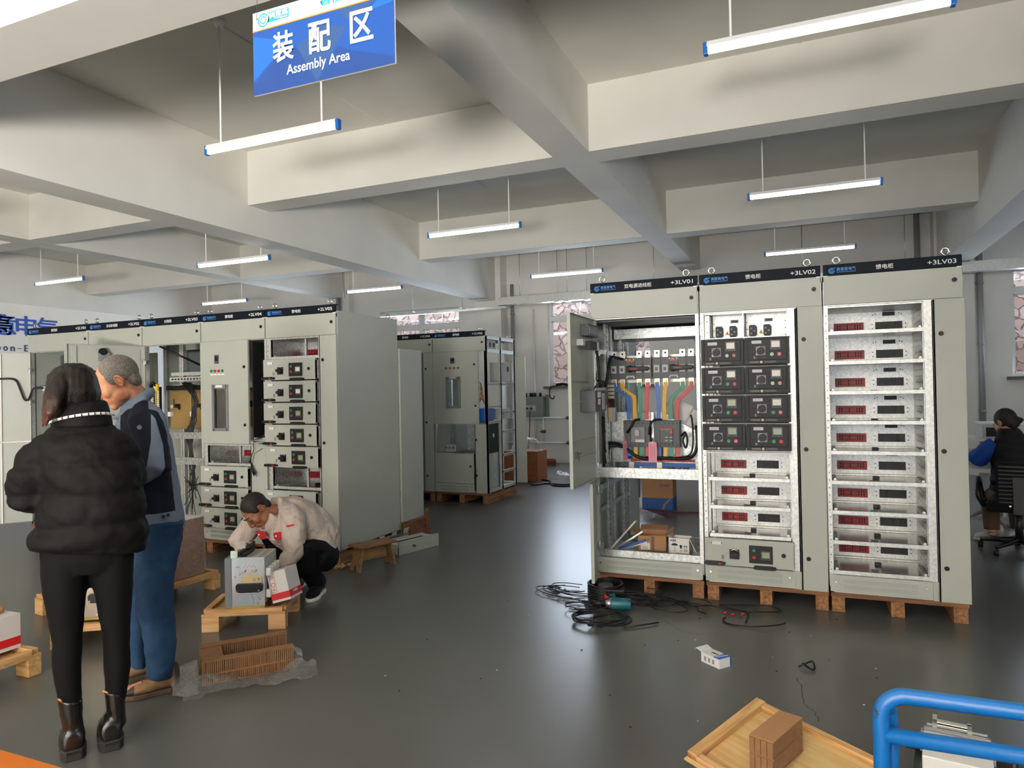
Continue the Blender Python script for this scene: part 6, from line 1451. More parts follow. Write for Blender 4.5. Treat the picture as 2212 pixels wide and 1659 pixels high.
M_jb = mat('black_down_jacket', '110F0F', .7, spec=.15, bump=.15, bump_scale=60); M_leg = mat('black_leggings', '0C0C0D', .8, spec=.15)
M_boot = mat('black_leather', '0F0E0E', .25, spec=.6, bump=.08, bump_scale=60); M_sole = mat('dark_sole', '1E1C1B', .7)
def folds(m, sc, st, dist=.03):
    N = m.node_tree.nodes; L = m.node_tree.links; tc = N.new('ShaderNodeTexCoord'); nz = N.new('ShaderNodeTexNoise'); nz.inputs['Scale'].default_value = sc; nz.inputs['Detail'].default_value = 3; nz.inputs['Distortion'].default_value = .6
    L.new(tc.outputs['Object'], nz.inputs[0]); bp = N.new('ShaderNodeBump'); bp.inputs['Strength'].default_value = st; bp.inputs['Distance'].default_value = dist; L.new(nz.outputs[0], bp.inputs['Height']); L.new(bp.outputs[0], N['Principled BSDF'].inputs['Normal'])
folds(M_jb, 8, .4)
# ======== woman in the black puffer jacket, seen from behind
W1 = Fig(-2.895, 2.075, math.radians(54.4))
wm = thing('person', 'person with long dark hair, black puffer jacket, black leggings and ankle boots, seen from behind', 'person', (W1.o.x, W1.o.y, 0), W1.rz)
def nz3(p, f, s=0): return noise.noise(Vector((p.x*f+s, p.y*f+s*2, p.z*f-s)))
J = MB()
J.loft([W1.ring(*q) for q in ((140, 212, 893, .06, .03), (118, 236, 908, .085, .02), (96, 264, 926, .11, .01), (70, 290, 950, .13, .0), (72, 304, 1000, .155, -.01), (85, 313, 1050, .165, -.01), (80, 318, 1100, .17, 0), (66, 322, 1145, .17, 0), (54, 322, 1178, .16, 0), (60, 316, 1192, .14, 0))])
l_ = W1.L
J.tube([l_(108, 955, .0), l_(84, 985, -.0), l_(62, 1025, .0), l_(54, 1068, .02), l_(74, 1080, .14), l_(100, 1060, .27)], [.060, .070, .078, .078, .062, .048], 16)
J.tube([l_(262, 955, .0), l_(276, 990, .0), l_(284, 1040, .02), l_(280, 1072, .08), l_(250, 1065, .22), l_(220, 1040, .30)], [.055, .066, .066, .062, .056, .046], 16)
seams = [l_(200, y_, 0).z for y_ in (925, 995, 1060, 1125, 1182)]
def puff(p, n):
    z = p.z+.012*nz3(p, 5, 3); b = 0
    for a, c in zip(seams, seams[1:]):
        if c <= z <= a: t = (z-c)/(a-c); b = .014*(1-abs(2*t-1)**2.2)-.008
    if z > seams[0] or z < seams[-1]: b = -.004
    fold = abs(nz3(Vector((p.x*1.0+p.z*.5, p.y, p.z*1.6)), 9)); wr = .013*(abs(nz3(Vector((p.x*.7, p.y*.7, p.z*1.5)), 9, 7)))+.010*(.5-abs(nz3(Vector((p.x+.6*p.z, p.y, p.z*.8)), 17, 2)))*.8-.006
    return b+wr-.003
solid('puffer_jacket', J, .011, 5, M_jb, wm, puff)
cl = MB(); top = [W1.ring(*q) for q in ((108, 246, 922, .108, .02), (108, 244, 902, .112, .03), (113, 238, 884, .106, .035), (120, 232, 868, .094, .045), (128, 224, 864, .07, .05))]; cl.loft(top); solid('collar', cl, .01, 3, M_jb, wm, lambda p, n: .004*nz3(p, 20))
tr_ = []
for t_ in np.linspace(0, 1, 15):
    a = PI+.12+(PI-.24)*t_; A_ = l_(108, 914, .03); B_ = l_(243, 896, .03); c = (A_+B_)/2; tr_.append(c+(B_-A_)/2*math.cos(a)*1.03+Vector((0, .117*math.sin(a), .020*math.sin(PI*t_))))
MB().tube(tr_, .0062, 6).build('collar_trim', M_wht, wm)
for k in range(12):
    p = tr_[1+k]; MB().cbox(p+Vector((0, -.006, 0)), (.004, .004, .011)).build('trim_stitch', M_blk, wm)
# body (continuous, under the clothes)
B = MB(); hM = HM(l_(160, 842, .07), Euler((math.radians(-24), 0, math.radians(14))).to_matrix(), .98); head_shape(B, hM)
B.tube([l_(163, 862, .05), l_(170, 900, .03), l_(178, 925, .01)], [.052, .05, .06], 14)
B.loft([W1.ring(*q) for q in ((150, 205, 905, .05, .02), (128, 238, 940, .07, .01), (116, 258, 990, .09, 0), (118, 258, 1060, .09, 0), (110, 272, 1120, .10, 0), (96, 282, 1180, .11, 0), (110, 268, 1230, .10, 0))])
LEG_L = ((88, 192, 1190, .11), (86, 190, 1240, .11), (92, 186, 1290, .095), (103, 181, 1345, .08), (112, 178, 1390, .07), (111, 176, 1435, .066), (117, 177, 1475, .058), (126, 177, 1515, .045))
LEG_R = ((185, 290, 1190, .11), (192, 288, 1240, .11), (205, 286, 1290, .095), (215, 282, 1345, .08), (222, 281, 1390, .07), (223, 283, 1435, .066), (226, 278, 1475, .058), (227, 270, 1515, .045))
for LG in (LEG_L, LEG_R): B.loft([W1.ring(a+7, b-7, y_, h_*.88, 0) for a, b, y_, h_ in LG])
fl, fr_ = l_(158, 1618, 0), l_(240, 1600, 0)
for f_ in (fl, fr_): B.tube([f_+Vector((0, 0, .11)), f_+Vector((0, .02, .05)), f_+Vector((-.01, .1, .03)), f_+Vector((-.02, .17, .025))], [.035, .036, .036, .025], 12)
B.tube([l_(115, 960, .02), l_(86, 990, .01), l_(62, 1068, .03), l_(100, 1060, .27)], [.036, .04, .036, .024], 12); hand(B, l_(102, 1056, .29), Vector((.4, .8, .1)), Vector((0, 0, 1)), side=-1)
B.tube([l_(250, 960, .02), l_(276, 1045, .03), l_(272, 1070, .08), l_(220, 1040, .30)], [.036, .036, .034, .024], 12); hand(B, l_(216, 1036, .32), Vector((-.4, .8, .1)), Vector((0, 0, 1)))
solid('body', B, .0065, 2, M_sk3, wm)
T = MB(); T.loft([W1.ring(*q) for q in ((96, 280, 1120, .11), (86, 288, 1170, .125), (84, 291, 1200, .13), (92, 284, 1232, .11))])
for LG in (LEG_L, LEG_R): T.loft([W1.ring(a, b, y_, h_) for a, b, y_, h_ in LG])
solid('leggings', T, .009, 3, M_leg, wm, lambda p, n: .002*nz3(p, 22))
for nm, a, b, yt_, f_, ang in (('left', 124, 179, 1508, fl, .12), ('right', 224, 271, 1490, fr_, .05)):
    bt = MB(); bt.loft([W1.ring(a, b, yt_, .055, 0), W1.ring(a+4, b, yt_+35, .052), W1.ring(a+12, b+3, yt_+70, .050)])
    g = f_.copy(); g.z = 0; gx = Vector((-.25*ang*2, 1, 0)).normalized(); sx_ = Vector((gx.y, -gx.x, 0)); rings = []
    for (yy, w_, h_, z_) in ((-.055, .030, .045, .055), (-.045, .042, .06, .062), (-.0, .046, .075, .075), (.05, .044, .06, .065), (.10, .046, .042, .05), (.15, .044, .033, .042), (.19, .034, .026, .036), (.208, .018, .018, .034)):
        c = g+gx*yy+Vector((0, 0, z_+.008)); rings.append([c+sx_*w_*math.cos(2*PI*k/18)+Vector((0, 0, h_*math.sin(2*PI*k/18)*(1 if math.sin(2*PI*k/18) > 0 else .7))) for k in range(18)])
    bt.loft(rings); bo = solid('ankle_boot', bt, .006, 2, M_boot, wm, lambda p, n: .0018*nz3(p, 30))
    so = MB()
    def slab(y0, y1, z0, z1, ws):
        out = []
        n_ = len(ws)
        L2 = [g+gx*(y0+(y1-y0)*i/(n_-1))+sx_*w_ for i, w_ in enumerate(ws)]+[g+gx*(y0+(y1-y0)*i/(n_-1))-sx_*w_ for i, w_ in reversed(list(enumerate(ws)))]
        so.prism([(p.x, p.y) for p in L2], lambda u, v, w2: (u, v, w2), z0, z1)
    slab(-.066, .02, 0, .042, [.030, .046, .048, .046]); slab(-.066, .22, .026, .044, [.03, .048, .05, .046, .048, .05, .046, .03, .01]); slab(.09, .22, 0, .03, [.044, .05, .046, .03, .008])
    so.build('sole', M_sole, bo, bevel=.003)
    pa = (W1.ring(a, b, yt_, .055, 0)); MB().tube([(pa[0]+pa[14])/2*0+W1.L(a+2 if nm == 'left' else a-2, yt_+2, -.05), W1.L(a+9, yt_+7, -.062)], .004, 6).build('pull_tab', mat('tan_tab', 'C98248', .7), bo)
H = MB(); H.loft([W1.ring(*q) for q in ((142, 180, 785, .03, .05), (116, 200, 795, .08, .05), (101, 212, 818, .105, .05), (100, 219, 848, .108, .04), (106, 216, 870, .088, .035), (118, 208, 892, .055, .03), (130, 200, 905, .03, .02))])
for k, (x0_, x1_, x2_, y2_, d_) in enumerate(((118, 104, 92, 924, .0), (124, 109, 95, 917, -.012), (130, 114, 99, 922, -.02), (137, 121, 103, 912, -.022), (121, 106, 90, 912, .012))):
    H.tube([l_(x0_, 812, .0+d_), l_(x0_*.6+x1_*.4, 840, -.035+d_), l_(x1_, 868, -.062+d_), l_((x1_+x2_)/2, 893, -.078+d_), l_(x2_, y2_, -.068+d_)], [.026, .027, .023, .015, .003], 10)
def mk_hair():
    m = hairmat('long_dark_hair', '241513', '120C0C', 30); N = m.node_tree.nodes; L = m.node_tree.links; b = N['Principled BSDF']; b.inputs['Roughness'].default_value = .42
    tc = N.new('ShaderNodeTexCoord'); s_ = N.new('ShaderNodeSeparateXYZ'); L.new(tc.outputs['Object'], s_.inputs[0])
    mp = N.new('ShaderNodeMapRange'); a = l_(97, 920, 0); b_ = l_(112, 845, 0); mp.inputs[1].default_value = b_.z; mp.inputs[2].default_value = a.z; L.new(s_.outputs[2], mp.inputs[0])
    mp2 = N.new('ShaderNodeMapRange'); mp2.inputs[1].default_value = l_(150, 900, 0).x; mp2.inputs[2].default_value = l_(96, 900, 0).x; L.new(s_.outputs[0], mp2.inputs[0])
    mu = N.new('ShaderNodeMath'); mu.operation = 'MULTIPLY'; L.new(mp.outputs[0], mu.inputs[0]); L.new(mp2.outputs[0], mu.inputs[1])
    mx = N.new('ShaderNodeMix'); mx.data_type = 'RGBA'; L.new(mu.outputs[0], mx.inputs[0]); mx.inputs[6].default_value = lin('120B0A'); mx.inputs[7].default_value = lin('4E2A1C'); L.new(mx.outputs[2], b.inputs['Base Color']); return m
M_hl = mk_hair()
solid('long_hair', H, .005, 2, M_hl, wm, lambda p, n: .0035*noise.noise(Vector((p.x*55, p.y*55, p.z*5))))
# ======== older man, seen from behind his left side, head bent
G = Fig(-3.13, 2.62, math.radians(50.5)); l_ = G.L
mn_ = thing('person', 'grey-haired man in navy and grey work jacket and blue jeans, head bent', 'person', (G.o.x, G.o.y, 0), G.rz)
M_nv = mat('navy_cloth', '161926', .75, spec=.2, bump=.15, bump_scale=90); M_gb = mat('grey_blue_cloth', '6F7A8C', .75, spec=.2, bump=.15, bump_scale=90)
def mk_denim():
    m = mat('blue_denim', '1A2F4C', .85, noise_scale=4, col2='2B4866', bump=.25, bump_scale=260, spec=.2); return m
M_dn = mk_denim(); folds(M_dn, 11, .5, .02); folds(M_nv, 7, .5, .02); folds(M_gb, 7, .5, .02)
Rh = Euler((math.radians(0), 0, 0)).to_matrix()
# face looks to local -x and down: build rotation whose +y (face) -> (-.80,.10,-.59)
def face_rot(fwd, up=Vector((0, 0, 1)), roll=0):
    f = fwd.normalized(); x = f.cross(up).normalized(); u = x.cross(f)
    return (Matrix((x, f, u)).transposed()) @ Matrix.Rotation(roll, 3, 'Y')
hR = face_rot(Vector((-.86, .04, -.50))); hM = HM(l_(254, 822, -.02), hR, 1.02)
B = MB(); head_shape(B, hM)
B.tube([l_(268, 832, -.02), l_(290, 852, -.01), l_(305, 885, .0)], [.060, .060, .06], 16)
B.loft([G.ring(*q) for q in ((290, 328, 895, .10, 0), (266, 346, 930, .14, 0), (262, 365, 1000, .14, 0), (275, 378, 1080, .14, 0), (290, 385, 1140, .14, 0))])
NL = ((300, 398, 1125, .10), (294, 388, 1190, .10), (290, 377, 1250, .092), (292, 376, 1310, .084), (303, 381, 1350, .078), (311, 382, 1400, .072), (314, 377, 1440, .066), (316, 371, 1464, .060))
FL_ = ((296, 380, 1125, .10), (284, 350, 1190, .095), (281, 335, 1250, .09), (277, 325, 1310, .08), (276, 322, 1350, .075), (279, 320, 1400, .068), (280, 318, 1440, .06))
B.loft([G.ring(a+14, b-14, y_, h_*.75, -.10) for a, b, y_, h_ in NL]); B.loft([G.ring(a+10, b-10, y_, h_*.75, .12) for a, b, y_, h_ in FL_])
sh = l_(318, 905, -.17); el = l_(338, 1005, -.25); wr_ = l_(268, 1035, -.15)
B.tube([sh, el, wr_], [.045, .04, .028], 12); hand(B, wr_+Vector((-.02, 0, .0)), Vector((-1, .3, .1)), Vector((0, 0, 1)), 1.05)
sh2 = l_(300, 905, .17); el2 = l_(300, 1000, .25); wr2 = l_(250, 1000, .2)
B.tube([sh2, el2, wr2], [.045, .04, .028], 12); hand(B, wr2+Vector((-.02, 0, 0)), Vector((-1, -.3, .1)), Vector((0, 0, 1)), 1.05, side=-1)
ft = G.Ri @ (P(268, 1513, Z=0)-G.o); hl = G.Ri @ (P(388, 1488, Z=0)-G.o); fd = (ft-hl).normalized()
ft2 = G.Ri @ (P(232, 1480, Z=0)-G.o); hl2 = ft2-fd*.30+Vector((0, .02, 0))
for (a, b) in ((hl, ft), (hl2, ft2)):
    d = (b-a).normalized(); B.tube([a+d*.07+Vector((0, 0, .14)), a+d*.08+Vector((0, 0, .07)), a+d*.15+Vector((0, 0, .05)), a+d*.24+Vector((0, 0, .04))], [.036, .04, .035, .026], 10)
solid('body', B, .0058, 2, M_sk1, mn_)
ear_detail('ear_rim', mn_, hM, -1, M_sk1); ear_detail('ear_rim', mn_, hM, 1, M_sk1)
Hh = MB(); Hh.sphere((0, 0, 0), (.0795, .094, .091), 26, 18, 0, hM @ Matrix.Translation((0, -.022, .032))); Hh.sphere((0, 0, 0), (.062, .040, .052), 20, 14, 0, hM @ Matrix.Translation((0, -.060, -.026)))
for s in (-1, 1): Hh.sphere((0, 0, 0), (.012, .026, .035), 12, 10, 0, hM @ Matrix.Translation((s*.066, .012, .018)))
solid('short_hair', Hh, .005, 2, M_hg, mn_, lambda p, n: .0014*noise.noise(p*90))
for s in (-1, 1):
    MB().tube([hM @ Vector((s*.016, .098, .020)), hM @ Vector((s*.034, .095, .027)), hM @ Vector((s*.050, .080, .020))], [.002, .004, .002], 6).build('eyebrow', M_hb, mn_)
    MB().tube([hM @ Vector((s*.018, .097, .003)), hM @ Vector((s*.032, .096, .001)), hM @ Vector((s*.045, .086, .002))], [.0015, .0025, .0015], 6).build('eyelid', M_hb, mn_)
MB().tube([hM @ Vector((-.020, .093, -.0685)), hM @ Vector((0, .103, -.0685)), hM @ Vector((.02, .093, -.0685))], [.001, .0018, .001], 6).build('mouth_line', mat('lip_shadow', '6E332B', .6), mn_)
Jk = MB(); Jk.loft([G.ring(*q) for q in ((290, 328, 868, .09, .0), (268, 344, 884, .14, .0), (248, 360, 912, .185, .0), (240, 372, 960, .195, .0), (242, 384, 1020, .19, .0), (252, 392, 1070, .185, 0), (264, 399, 1115, .18, 0), (270, 400, 1138, .17, 0))])
Jk.tube([l_(312, 893, -.12), sh+Vector((0, -.01, .0)), sh.lerp(el, .5), el, el.lerp(wr_, .5), wr_.lerp(el, .12)], [.07, .086, .080, .074, .064, .052], 18)
Jk.tube([l_(300, 893, .12), sh2, sh2.lerp(el2, .5), el2, el2.lerp(wr2, .5), wr2.lerp(el2, .12)], [.07, .082, .078, .072, .062, .050], 18)
def inpoly(x, z, pts):
    c = False
    for i in range(len(pts)):
        x0, z0 = pts[i]; x1, z1 = pts[i-1]
        if (z0 > z) != (z1 > z) and x < (x1-x0)*(z-z0)/(z1-z0)+x0: c = not c
    return c
def polyL(f, pts, y): return [((q := f.L(a, b, y)).x, q.z) for a, b in pts]
def sdist(x, z, pts):
    d = 9
    for i in range(len(pts)):
        ax_, az = pts[i-1]; bx2, bz = pts[i]; ux, uz = bx2-ax_, bz-az; t = max(0, min(1, ((x-ax_)*ux+(z-az)*uz)/(ux*ux+uz*uz+1e-12)))
        d = min(d, math.hypot(x-ax_-ux*t, z-az-uz*t))
    return d if inpoly(x, z, pts) else -d
slv = polyL(G, [(326, 893), (336, 905), (352, 960), (356, 1005), (348, 1025), (322, 1045), (300, 1048), (318, 1000), (326, 950)], -.25)
bst = polyL(G, [(318, 850), (350, 868), (372, 930), (388, 1010), (405, 1130), (382, 1130), (374, 1060), (366, 985), (352, 925), (322, 888)], -.12)
hem = l_(360, 1106, -.15).z; lapx = l_(262, 930, 0).x; lapz = l_(262, 960, 0).z
def two_tone():
    m = M_nv.copy(); m.name = 'navy_and_grey_cloth'; N = m.node_tree.nodes; L = m.node_tree.links; at = N.new('ShaderNodeAttribute'); at.attribute_name = 'panel'
    gt = N.new('ShaderNodeMath'); gt.operation = 'GREATER_THAN'; gt.inputs[1].default_value = 0; L.new(at.outputs['Fac'], gt.inputs[0])
    mx = N.new('ShaderNodeMix'); mx.data_type = 'RGBA'; mx.inputs[6].default_value = lin('161926'); mx.inputs[7].default_value = lin('6F7A8C'); L.new(gt.outputs[0], mx.inputs[0]); L.new(mx.outputs[2], N['Principled BSDF'].inputs['Base Color']); return m
jo = solid('work_jacket', Jk, .0075, 4, [two_tone()], mn_, lambda p, n: .010*abs(nz3(Vector((p.x, p.y, p.z*.6)), 9, 4))+.004*nz3(p, 25)-.002)
def pan(c):
    v = hem+.02*(c.x*.3)-c.z
    v = max(v, min(sdist(c.x, c.z, slv), -.17-c.y)); v = max(v, min(sdist(c.x, c.z, bst), c.y+.24)); return max(v, min(lapx-c.x, c.z-lapz))
at_ = jo.data.attributes.new('panel', 'FLOAT', 'POINT'); at_.data.foreach_set('value', [pan(v.co) for v in jo.data.vertices])
Cl = MB(); Cl.loft([G.ring(250, 322, 0, .088, -.0, pya=905, pyb=868), G.ring(256, 336, 0, .092, -.0, pya=893, pyb=850), G.ring(262, 334, 0, .082, -.0, pya=876, pyb=838), G.ring(268, 326, 0, .066, -.0, pya=866, pyb=836)])
Cl.tube([l_(246, 902, -.03), l_(262, 900, -.055), l_(285, 882, -.085), l_(318, 858, -.09)], [.012, .02, .020, .016], 10)
solid('collar', Cl, .007, 3, M_gb, mn_, lambda p, n: .003*nz3(p, 20))
for px_, py_ in ((301, 923),): MB().cyl(l_(px_, py_, -.262), l_(px_, py_, -.270), .011, n=14).build('snap_button', M_mgr, mn_)
for px_, py_ in ((353, 1116), (363, 1113)): MB().cyl(l_(px_, py_, -.19), l_(px_, py_, -.196), .009, n=14).build('snap_button', M_blk, mn_)
D = MB(); D.loft([G.ring(*q) for q in ((282, 394, 1095, .155, 0), (292, 398, 1130, .16, 0), (292, 392, 1175, .16, 0), (300, 380, 1205, .14, 0))]); D.loft([G.ring(a, b, y_, h_, -.09) for a, b, y_, h_ in NL]); D.loft([G.ring(a, b, y_, h_, .11) for a, b, y_, h_ in FL_])
solid('jeans', D, .008, 3, M_dn, mn_, lambda p, n: .007*abs(nz3(Vector((p.x, p.y, p.z*2.2)), 9, 1))+.002*nz3(p, 30)-.002)
M_tan = mat('tan_suede', '8C6A47', .8, noise_amt=.2, noise_scale=30); M_tans = mat('brown_sole', '4C3A2B', .7); M_tand = mat('dark_toe', '2C2724', .6)
def shoe(parent, hl, ft, mu, ms, mt, lace, w=.048, name='shoe'):
    d = (ft-hl); Ln = d.length; d.normalize(); s_ = Vector((-d.y, d.x, 0)); mb = MB(); rings = []
    prof = ((.0, .030, .055, .075), (.04, .038, .062, .085), (.16, .040, .060, .085), (.30, .042, .052, .075), (.45, .045, .040, .060), (.62, .050, .032, .050), (.80, .048, .026, .045), (.93, .036, .020, .040), (1.0, .016, .012, .036))
    for (t_, ww, hh, zz) in prof:
        c = hl+d*Ln*t_+Vector((0, 0, zz)); rings.append([c+s_*ww*w/.048*math.cos(2*PI*k/16)+Vector((0, 0, hh*math.sin(2*PI*k/16))) for k in range(16)])
    mb.loft(rings); o = solid(name, mb, .006, 2, [mu, mt], parent, lambda p, n: .0015*nz3(p, 40), lambda c, n: 1 if (c-hl).dot(d) > Ln*.82 or (c-hl).dot(d) < Ln*.10 else 0)
    so = MB(); n_ = 12; ws = [.026, .038, .040, .039, .038, .040, .045, .050, .050, .046, .036, .014]
    Ls = [hl+d*(-.008+(Ln+.016)*i/(n_-1))+s_*ww*w/.048 for i, ww in enumerate(ws)]+[hl+d*(-.008+(Ln+.016)*i/(n_-1))-s_*ww*w/.048 for i, ww in reversed(list(enumerate(ws)))]
    so.prism([(p.x, p.y) for p in Ls], lambda u, v, z: (u, v, z), 0, .026)
    so.build('sole', ms, o, bevel=.006)
    lc = MB()
    for k in range(5):
        c = hl+d*Ln*(.40+.07*k)+Vector((0, 0, .118-.0085*k)); lc.tube([c-s_*.028, c+Vector((0, 0, .006)), c+s_*.028], .003, 6)
    lc.build('laces', lace, o); return o
shoe(mn_, hl, ft, M_tan, M_tans, M_tand, M_tans); shoe(mn_, hl2, ft2, M_tan, M_tans, M_tand, M_tans)
# ======== crouching worker
K = Fig(-3.50, 4.28, math.radians(39.5)); l_ = K.L
kp = thing('person', 'crouching man in beige work jacket with red pocket flaps, working beside the red-white box', 'person', (K.o.x, K.o.y, 0), K.rz)
M_bg = mat('beige_workwear', 'B9ABA1', .75, spec=.2, bump=.12, bump_scale=80); M_bt = mat('black_trousers', '111112', .8, spec=.15); M_rc = mat('red_cloth', 'B5121E', .7); folds(M_bg, 8, .8, .03); folds(M_bt, 8, .6, .03)
hR = face_rot(Vector((-.50, -.36, -.79)), Vector((-.25, .15, 1))); hM = HM(l_(554, 1101, -.10), hR, 1.04)
B = MB(); head_shape(B, hM)
neck = l_(600, 1098, .02); B.tube([hM @ Vector((0, -.02, -.05)), hM @ Vector((0, -.045, -.11)), neck], [.058, .056, .05], 14)
spine = [l_(700, 1192, .12), l_(692, 1160, .12), l_(665, 1128, .09), l_(628, 1108, .04), l_(602, 1102, .02)]
pipe2(B, spine, [.10, .11, .11, .10, .06], [.13, .14, .15, .15, .08])
shn = l_(634, 1120, -.16); eln = l_(634, 1192, -.20); wrn = l_(607, 1232, -.22)
shf = l_(560, 1122, .06); elf = l_(512, 1172, .04); wrf = l_(538, 1192, -.02)
B.tube([shn, eln, wrn], [.045, .04, .027], 12); hand(B, wrn, Vector((-.45, -.1, -.85)), Vector((-.6, -.6, 0)), 1.05, .7)
B.tube([shf, elf, wrf], [.045, .04, .027], 12); hand(B, wrf, Vector((.85, -.3, -.3)), Vector((0, 0, 1)), 1.05, .6)
hipn = l_(698, 1208, .02); knn = l_(652, 1184, -.16); ank = l_(684, 1268, -.03)
hipf = l_(690, 1205, .22); knf = l_(580, 1178, .18); akf = l_(642, 1256, .16)
B.tube([hipn, hipn.lerp(knn, .5), knn, knn.lerp(ank, .5), ank], [.08, .07, .05, .042, .034], 12)
B.tube([hipf, hipf.lerp(knf, .5), knf, knf.lerp(akf, .5), akf], [.08, .07, .05, .042, .034], 12)
n_toe = K.Ri @ (P(668, 1302, Z=0)-K.o); n_heel = K.Ri @ (P(703, 1272, Z=0)-K.o); dn = (n_toe-n_heel).normalized(); n_heel = n_toe-dn*.28
f_toe = K.Ri @ (P(625, 1278, Z=0)-K.o); f_heel = f_toe-dn*.26+Vector((.06, 0, 0))
for a, b, ak in ((n_heel, n_toe, ank), (f_heel, f_toe, akf)): B.tube([ak, a+dn*.07+Vector((0, 0, .06)), a+dn*.20+Vector((0, 0, .035))], [.034, .036, .026], 10)
solid('body', B, .0062, 2, M_sk2, kp)
ear_detail('ear_rim', kp, hM, -1, M_sk2); ear_detail('ear_rim', kp, hM, 1, M_sk2)
Hh = MB(); Hh.sphere((0, 0, 0), (.0785, .095, .088), 26, 18, 0, hM @ Matrix.Translation((0, -.018, .033))); Hh.sphere((0, 0, 0), (.064, .040, .052), 20, 14, 0, hM @ Matrix.Translation((0, -.058, -.026)))
for s in (-1, 1): Hh.sphere((0, 0, 0), (.012, .030, .030), 12, 10, 0, hM @ Matrix.Translation((s*.066, .016, .022)))
solid('short_hair', Hh, .005, 2, M_hb, kp, lambda p, n: .0006+.0010*noise.noise(p*90))
for s in (-1, 1):
    MB().tube([hM @ Vector((s*.016, .098, .022)), hM @ Vector((s*.034, .096, .029)), hM @ Vector((s*.052, .082, .022))], [.0025, .005, .002], 6).build('eyebrow', M_hb, kp)
    MB().tube([hM @ Vector((s*.018, .098, .002)), hM @ Vector((s*.032, .097, .0)), hM @ Vector((s*.046, .087, .001))], [.0015, .003, .0015], 6).build('eyelid', M_hb, kp)
MB().tube([hM @ Vector((-.020, .093, -.0685)), hM @ Vector((0, .103, -.0685)), hM @ Vector((.02, .093, -.0685))], [.001, .0018, .001], 6).build('mouth_line', MATS['lip_shadow'], kp)
Jk = MB(); pipe2(Jk, [l_(712, 1192, .13)]+spine+[l_(594, 1098, .0)], [.10, .135, .155, .155, .135, .10, .075], [.16, .185, .20, .205, .20, .14, .09])
pipe2(Jk, [l_(640, 1120, -.0), l_(615, 1140, -.04), l_(605, 1160, -.05), l_(618, 1182, -.04)], [.13, .12, .085, .035], [.19, .18, .14, .06])
pipe2(Jk, [l_(622, 1106, .03), l_(604, 1097, .0), l_(591, 1093, -.02)], [.11, .088, .074], [.13, .10, .084])
pipe2(Jk, [l_(600, 1110, -.02), l_(585, 1135, -.02), l_(572, 1150, -.02)], [.10, .09, .04], [.15, .14, .08])
Jk.tube([l_(622, 1104, -.08), shn, shn.lerp(eln, .5), eln, eln.lerp(wrn, .5), wrn.lerp(eln, .1)], [.075, .092, .088, .078, .066, .050], 18)
Jk.tube([l_(585, 1108, .04), shf, shf.lerp(elf, .5), elf, elf.lerp(wrf, .5), wrf.lerp(elf, .1)], [.07, .085, .08, .07, .06, .048], 18)
def wrink(p, n): return .018*abs(nz3(Vector((p.x+.5*p.z, p.y, p.z)), 8, 6))+.012*(.4-abs(nz3(Vector((p.x-.4*p.z, p.y, p.z)), 16, 3)))-.006
solid('work_jacket', Jk, .0085, 4, M_bg, kp, wrink)
Cl = MB(); Cl.tube([l_(588, 1078, .08), l_(597, 1085, .02), l_(599, 1098, -.05), l_(592, 1116, -.10), l_(581, 1134, -.105)], [.016, .019, .020, .018, .010], 12)
solid('collar', Cl, .006, 2, M_bg, kp)
def patch(pts, y0, m, nm, th=.006):
    A_ = [l_(a, b, y0) for a, b in pts]; B_ = [p+Vector((0, th*3, 0)) for p in A_]; n_ = len(A_)
    MB().add(A_+B_, [tuple(range(n_)), tuple(range(n_, 2*n_))[::-1]]+[(k, (k+1) % n_, n_+(k+1) % n_, n_+k) for k in range(n_)]).build(nm, m, kp)
patch([(552, 1148), (573, 1149), (576, 1164), (563, 1166)], -.135, M_rc, 'pocket_flap'); patch([(590, 1152), (608, 1149), (611, 1161), (599, 1169), (592, 1164)], -.205, M_rc, 'pocket_flap'); patch([(618, 1136), (635, 1132), (636, 1135), (619, 1139)], -.262, M_rc, 'sleeve_tab')
for a, b, y_ in ((559, 1155, -.14), (596, 1158, -.21)): MB().cyl(l_(a, b, y_), l_(a, b, y_-.004), .006, n=12).build('snap_button', M_wht, kp)
T = MB(); T.tube([hipn+Vector((.0, .03, .02)), hipn.lerp(knn, .45)+Vector((0, 0, .01)), knn+Vector((.02, 0, .0)), knn.lerp(ank, .45), ank+Vector((0, 0, .01))], [.125, .125, .098, .082, .055], 18)
T.tube([hipf, hipf.lerp(knf, .5), knf, knf.lerp(akf, .5), akf], [.12, .11, .085, .07, .055], 18); T.sphere(l_(700, 1200, .12), (.12, .17, .12), 18, 12)
solid('trousers', T, .009, 4, M_bt, kp, lambda p, n: .008*abs(nz3(p, 10, 2))-.002)
M_snk = mat('black_knit', '131314', .8, spec=.2)
shoe(kp, n_heel, n_toe, M_snk, M_wht, M_snk, M_blk); shoe(kp, f_heel, f_toe, M_snk, M_wht, M_snk, M_blk)
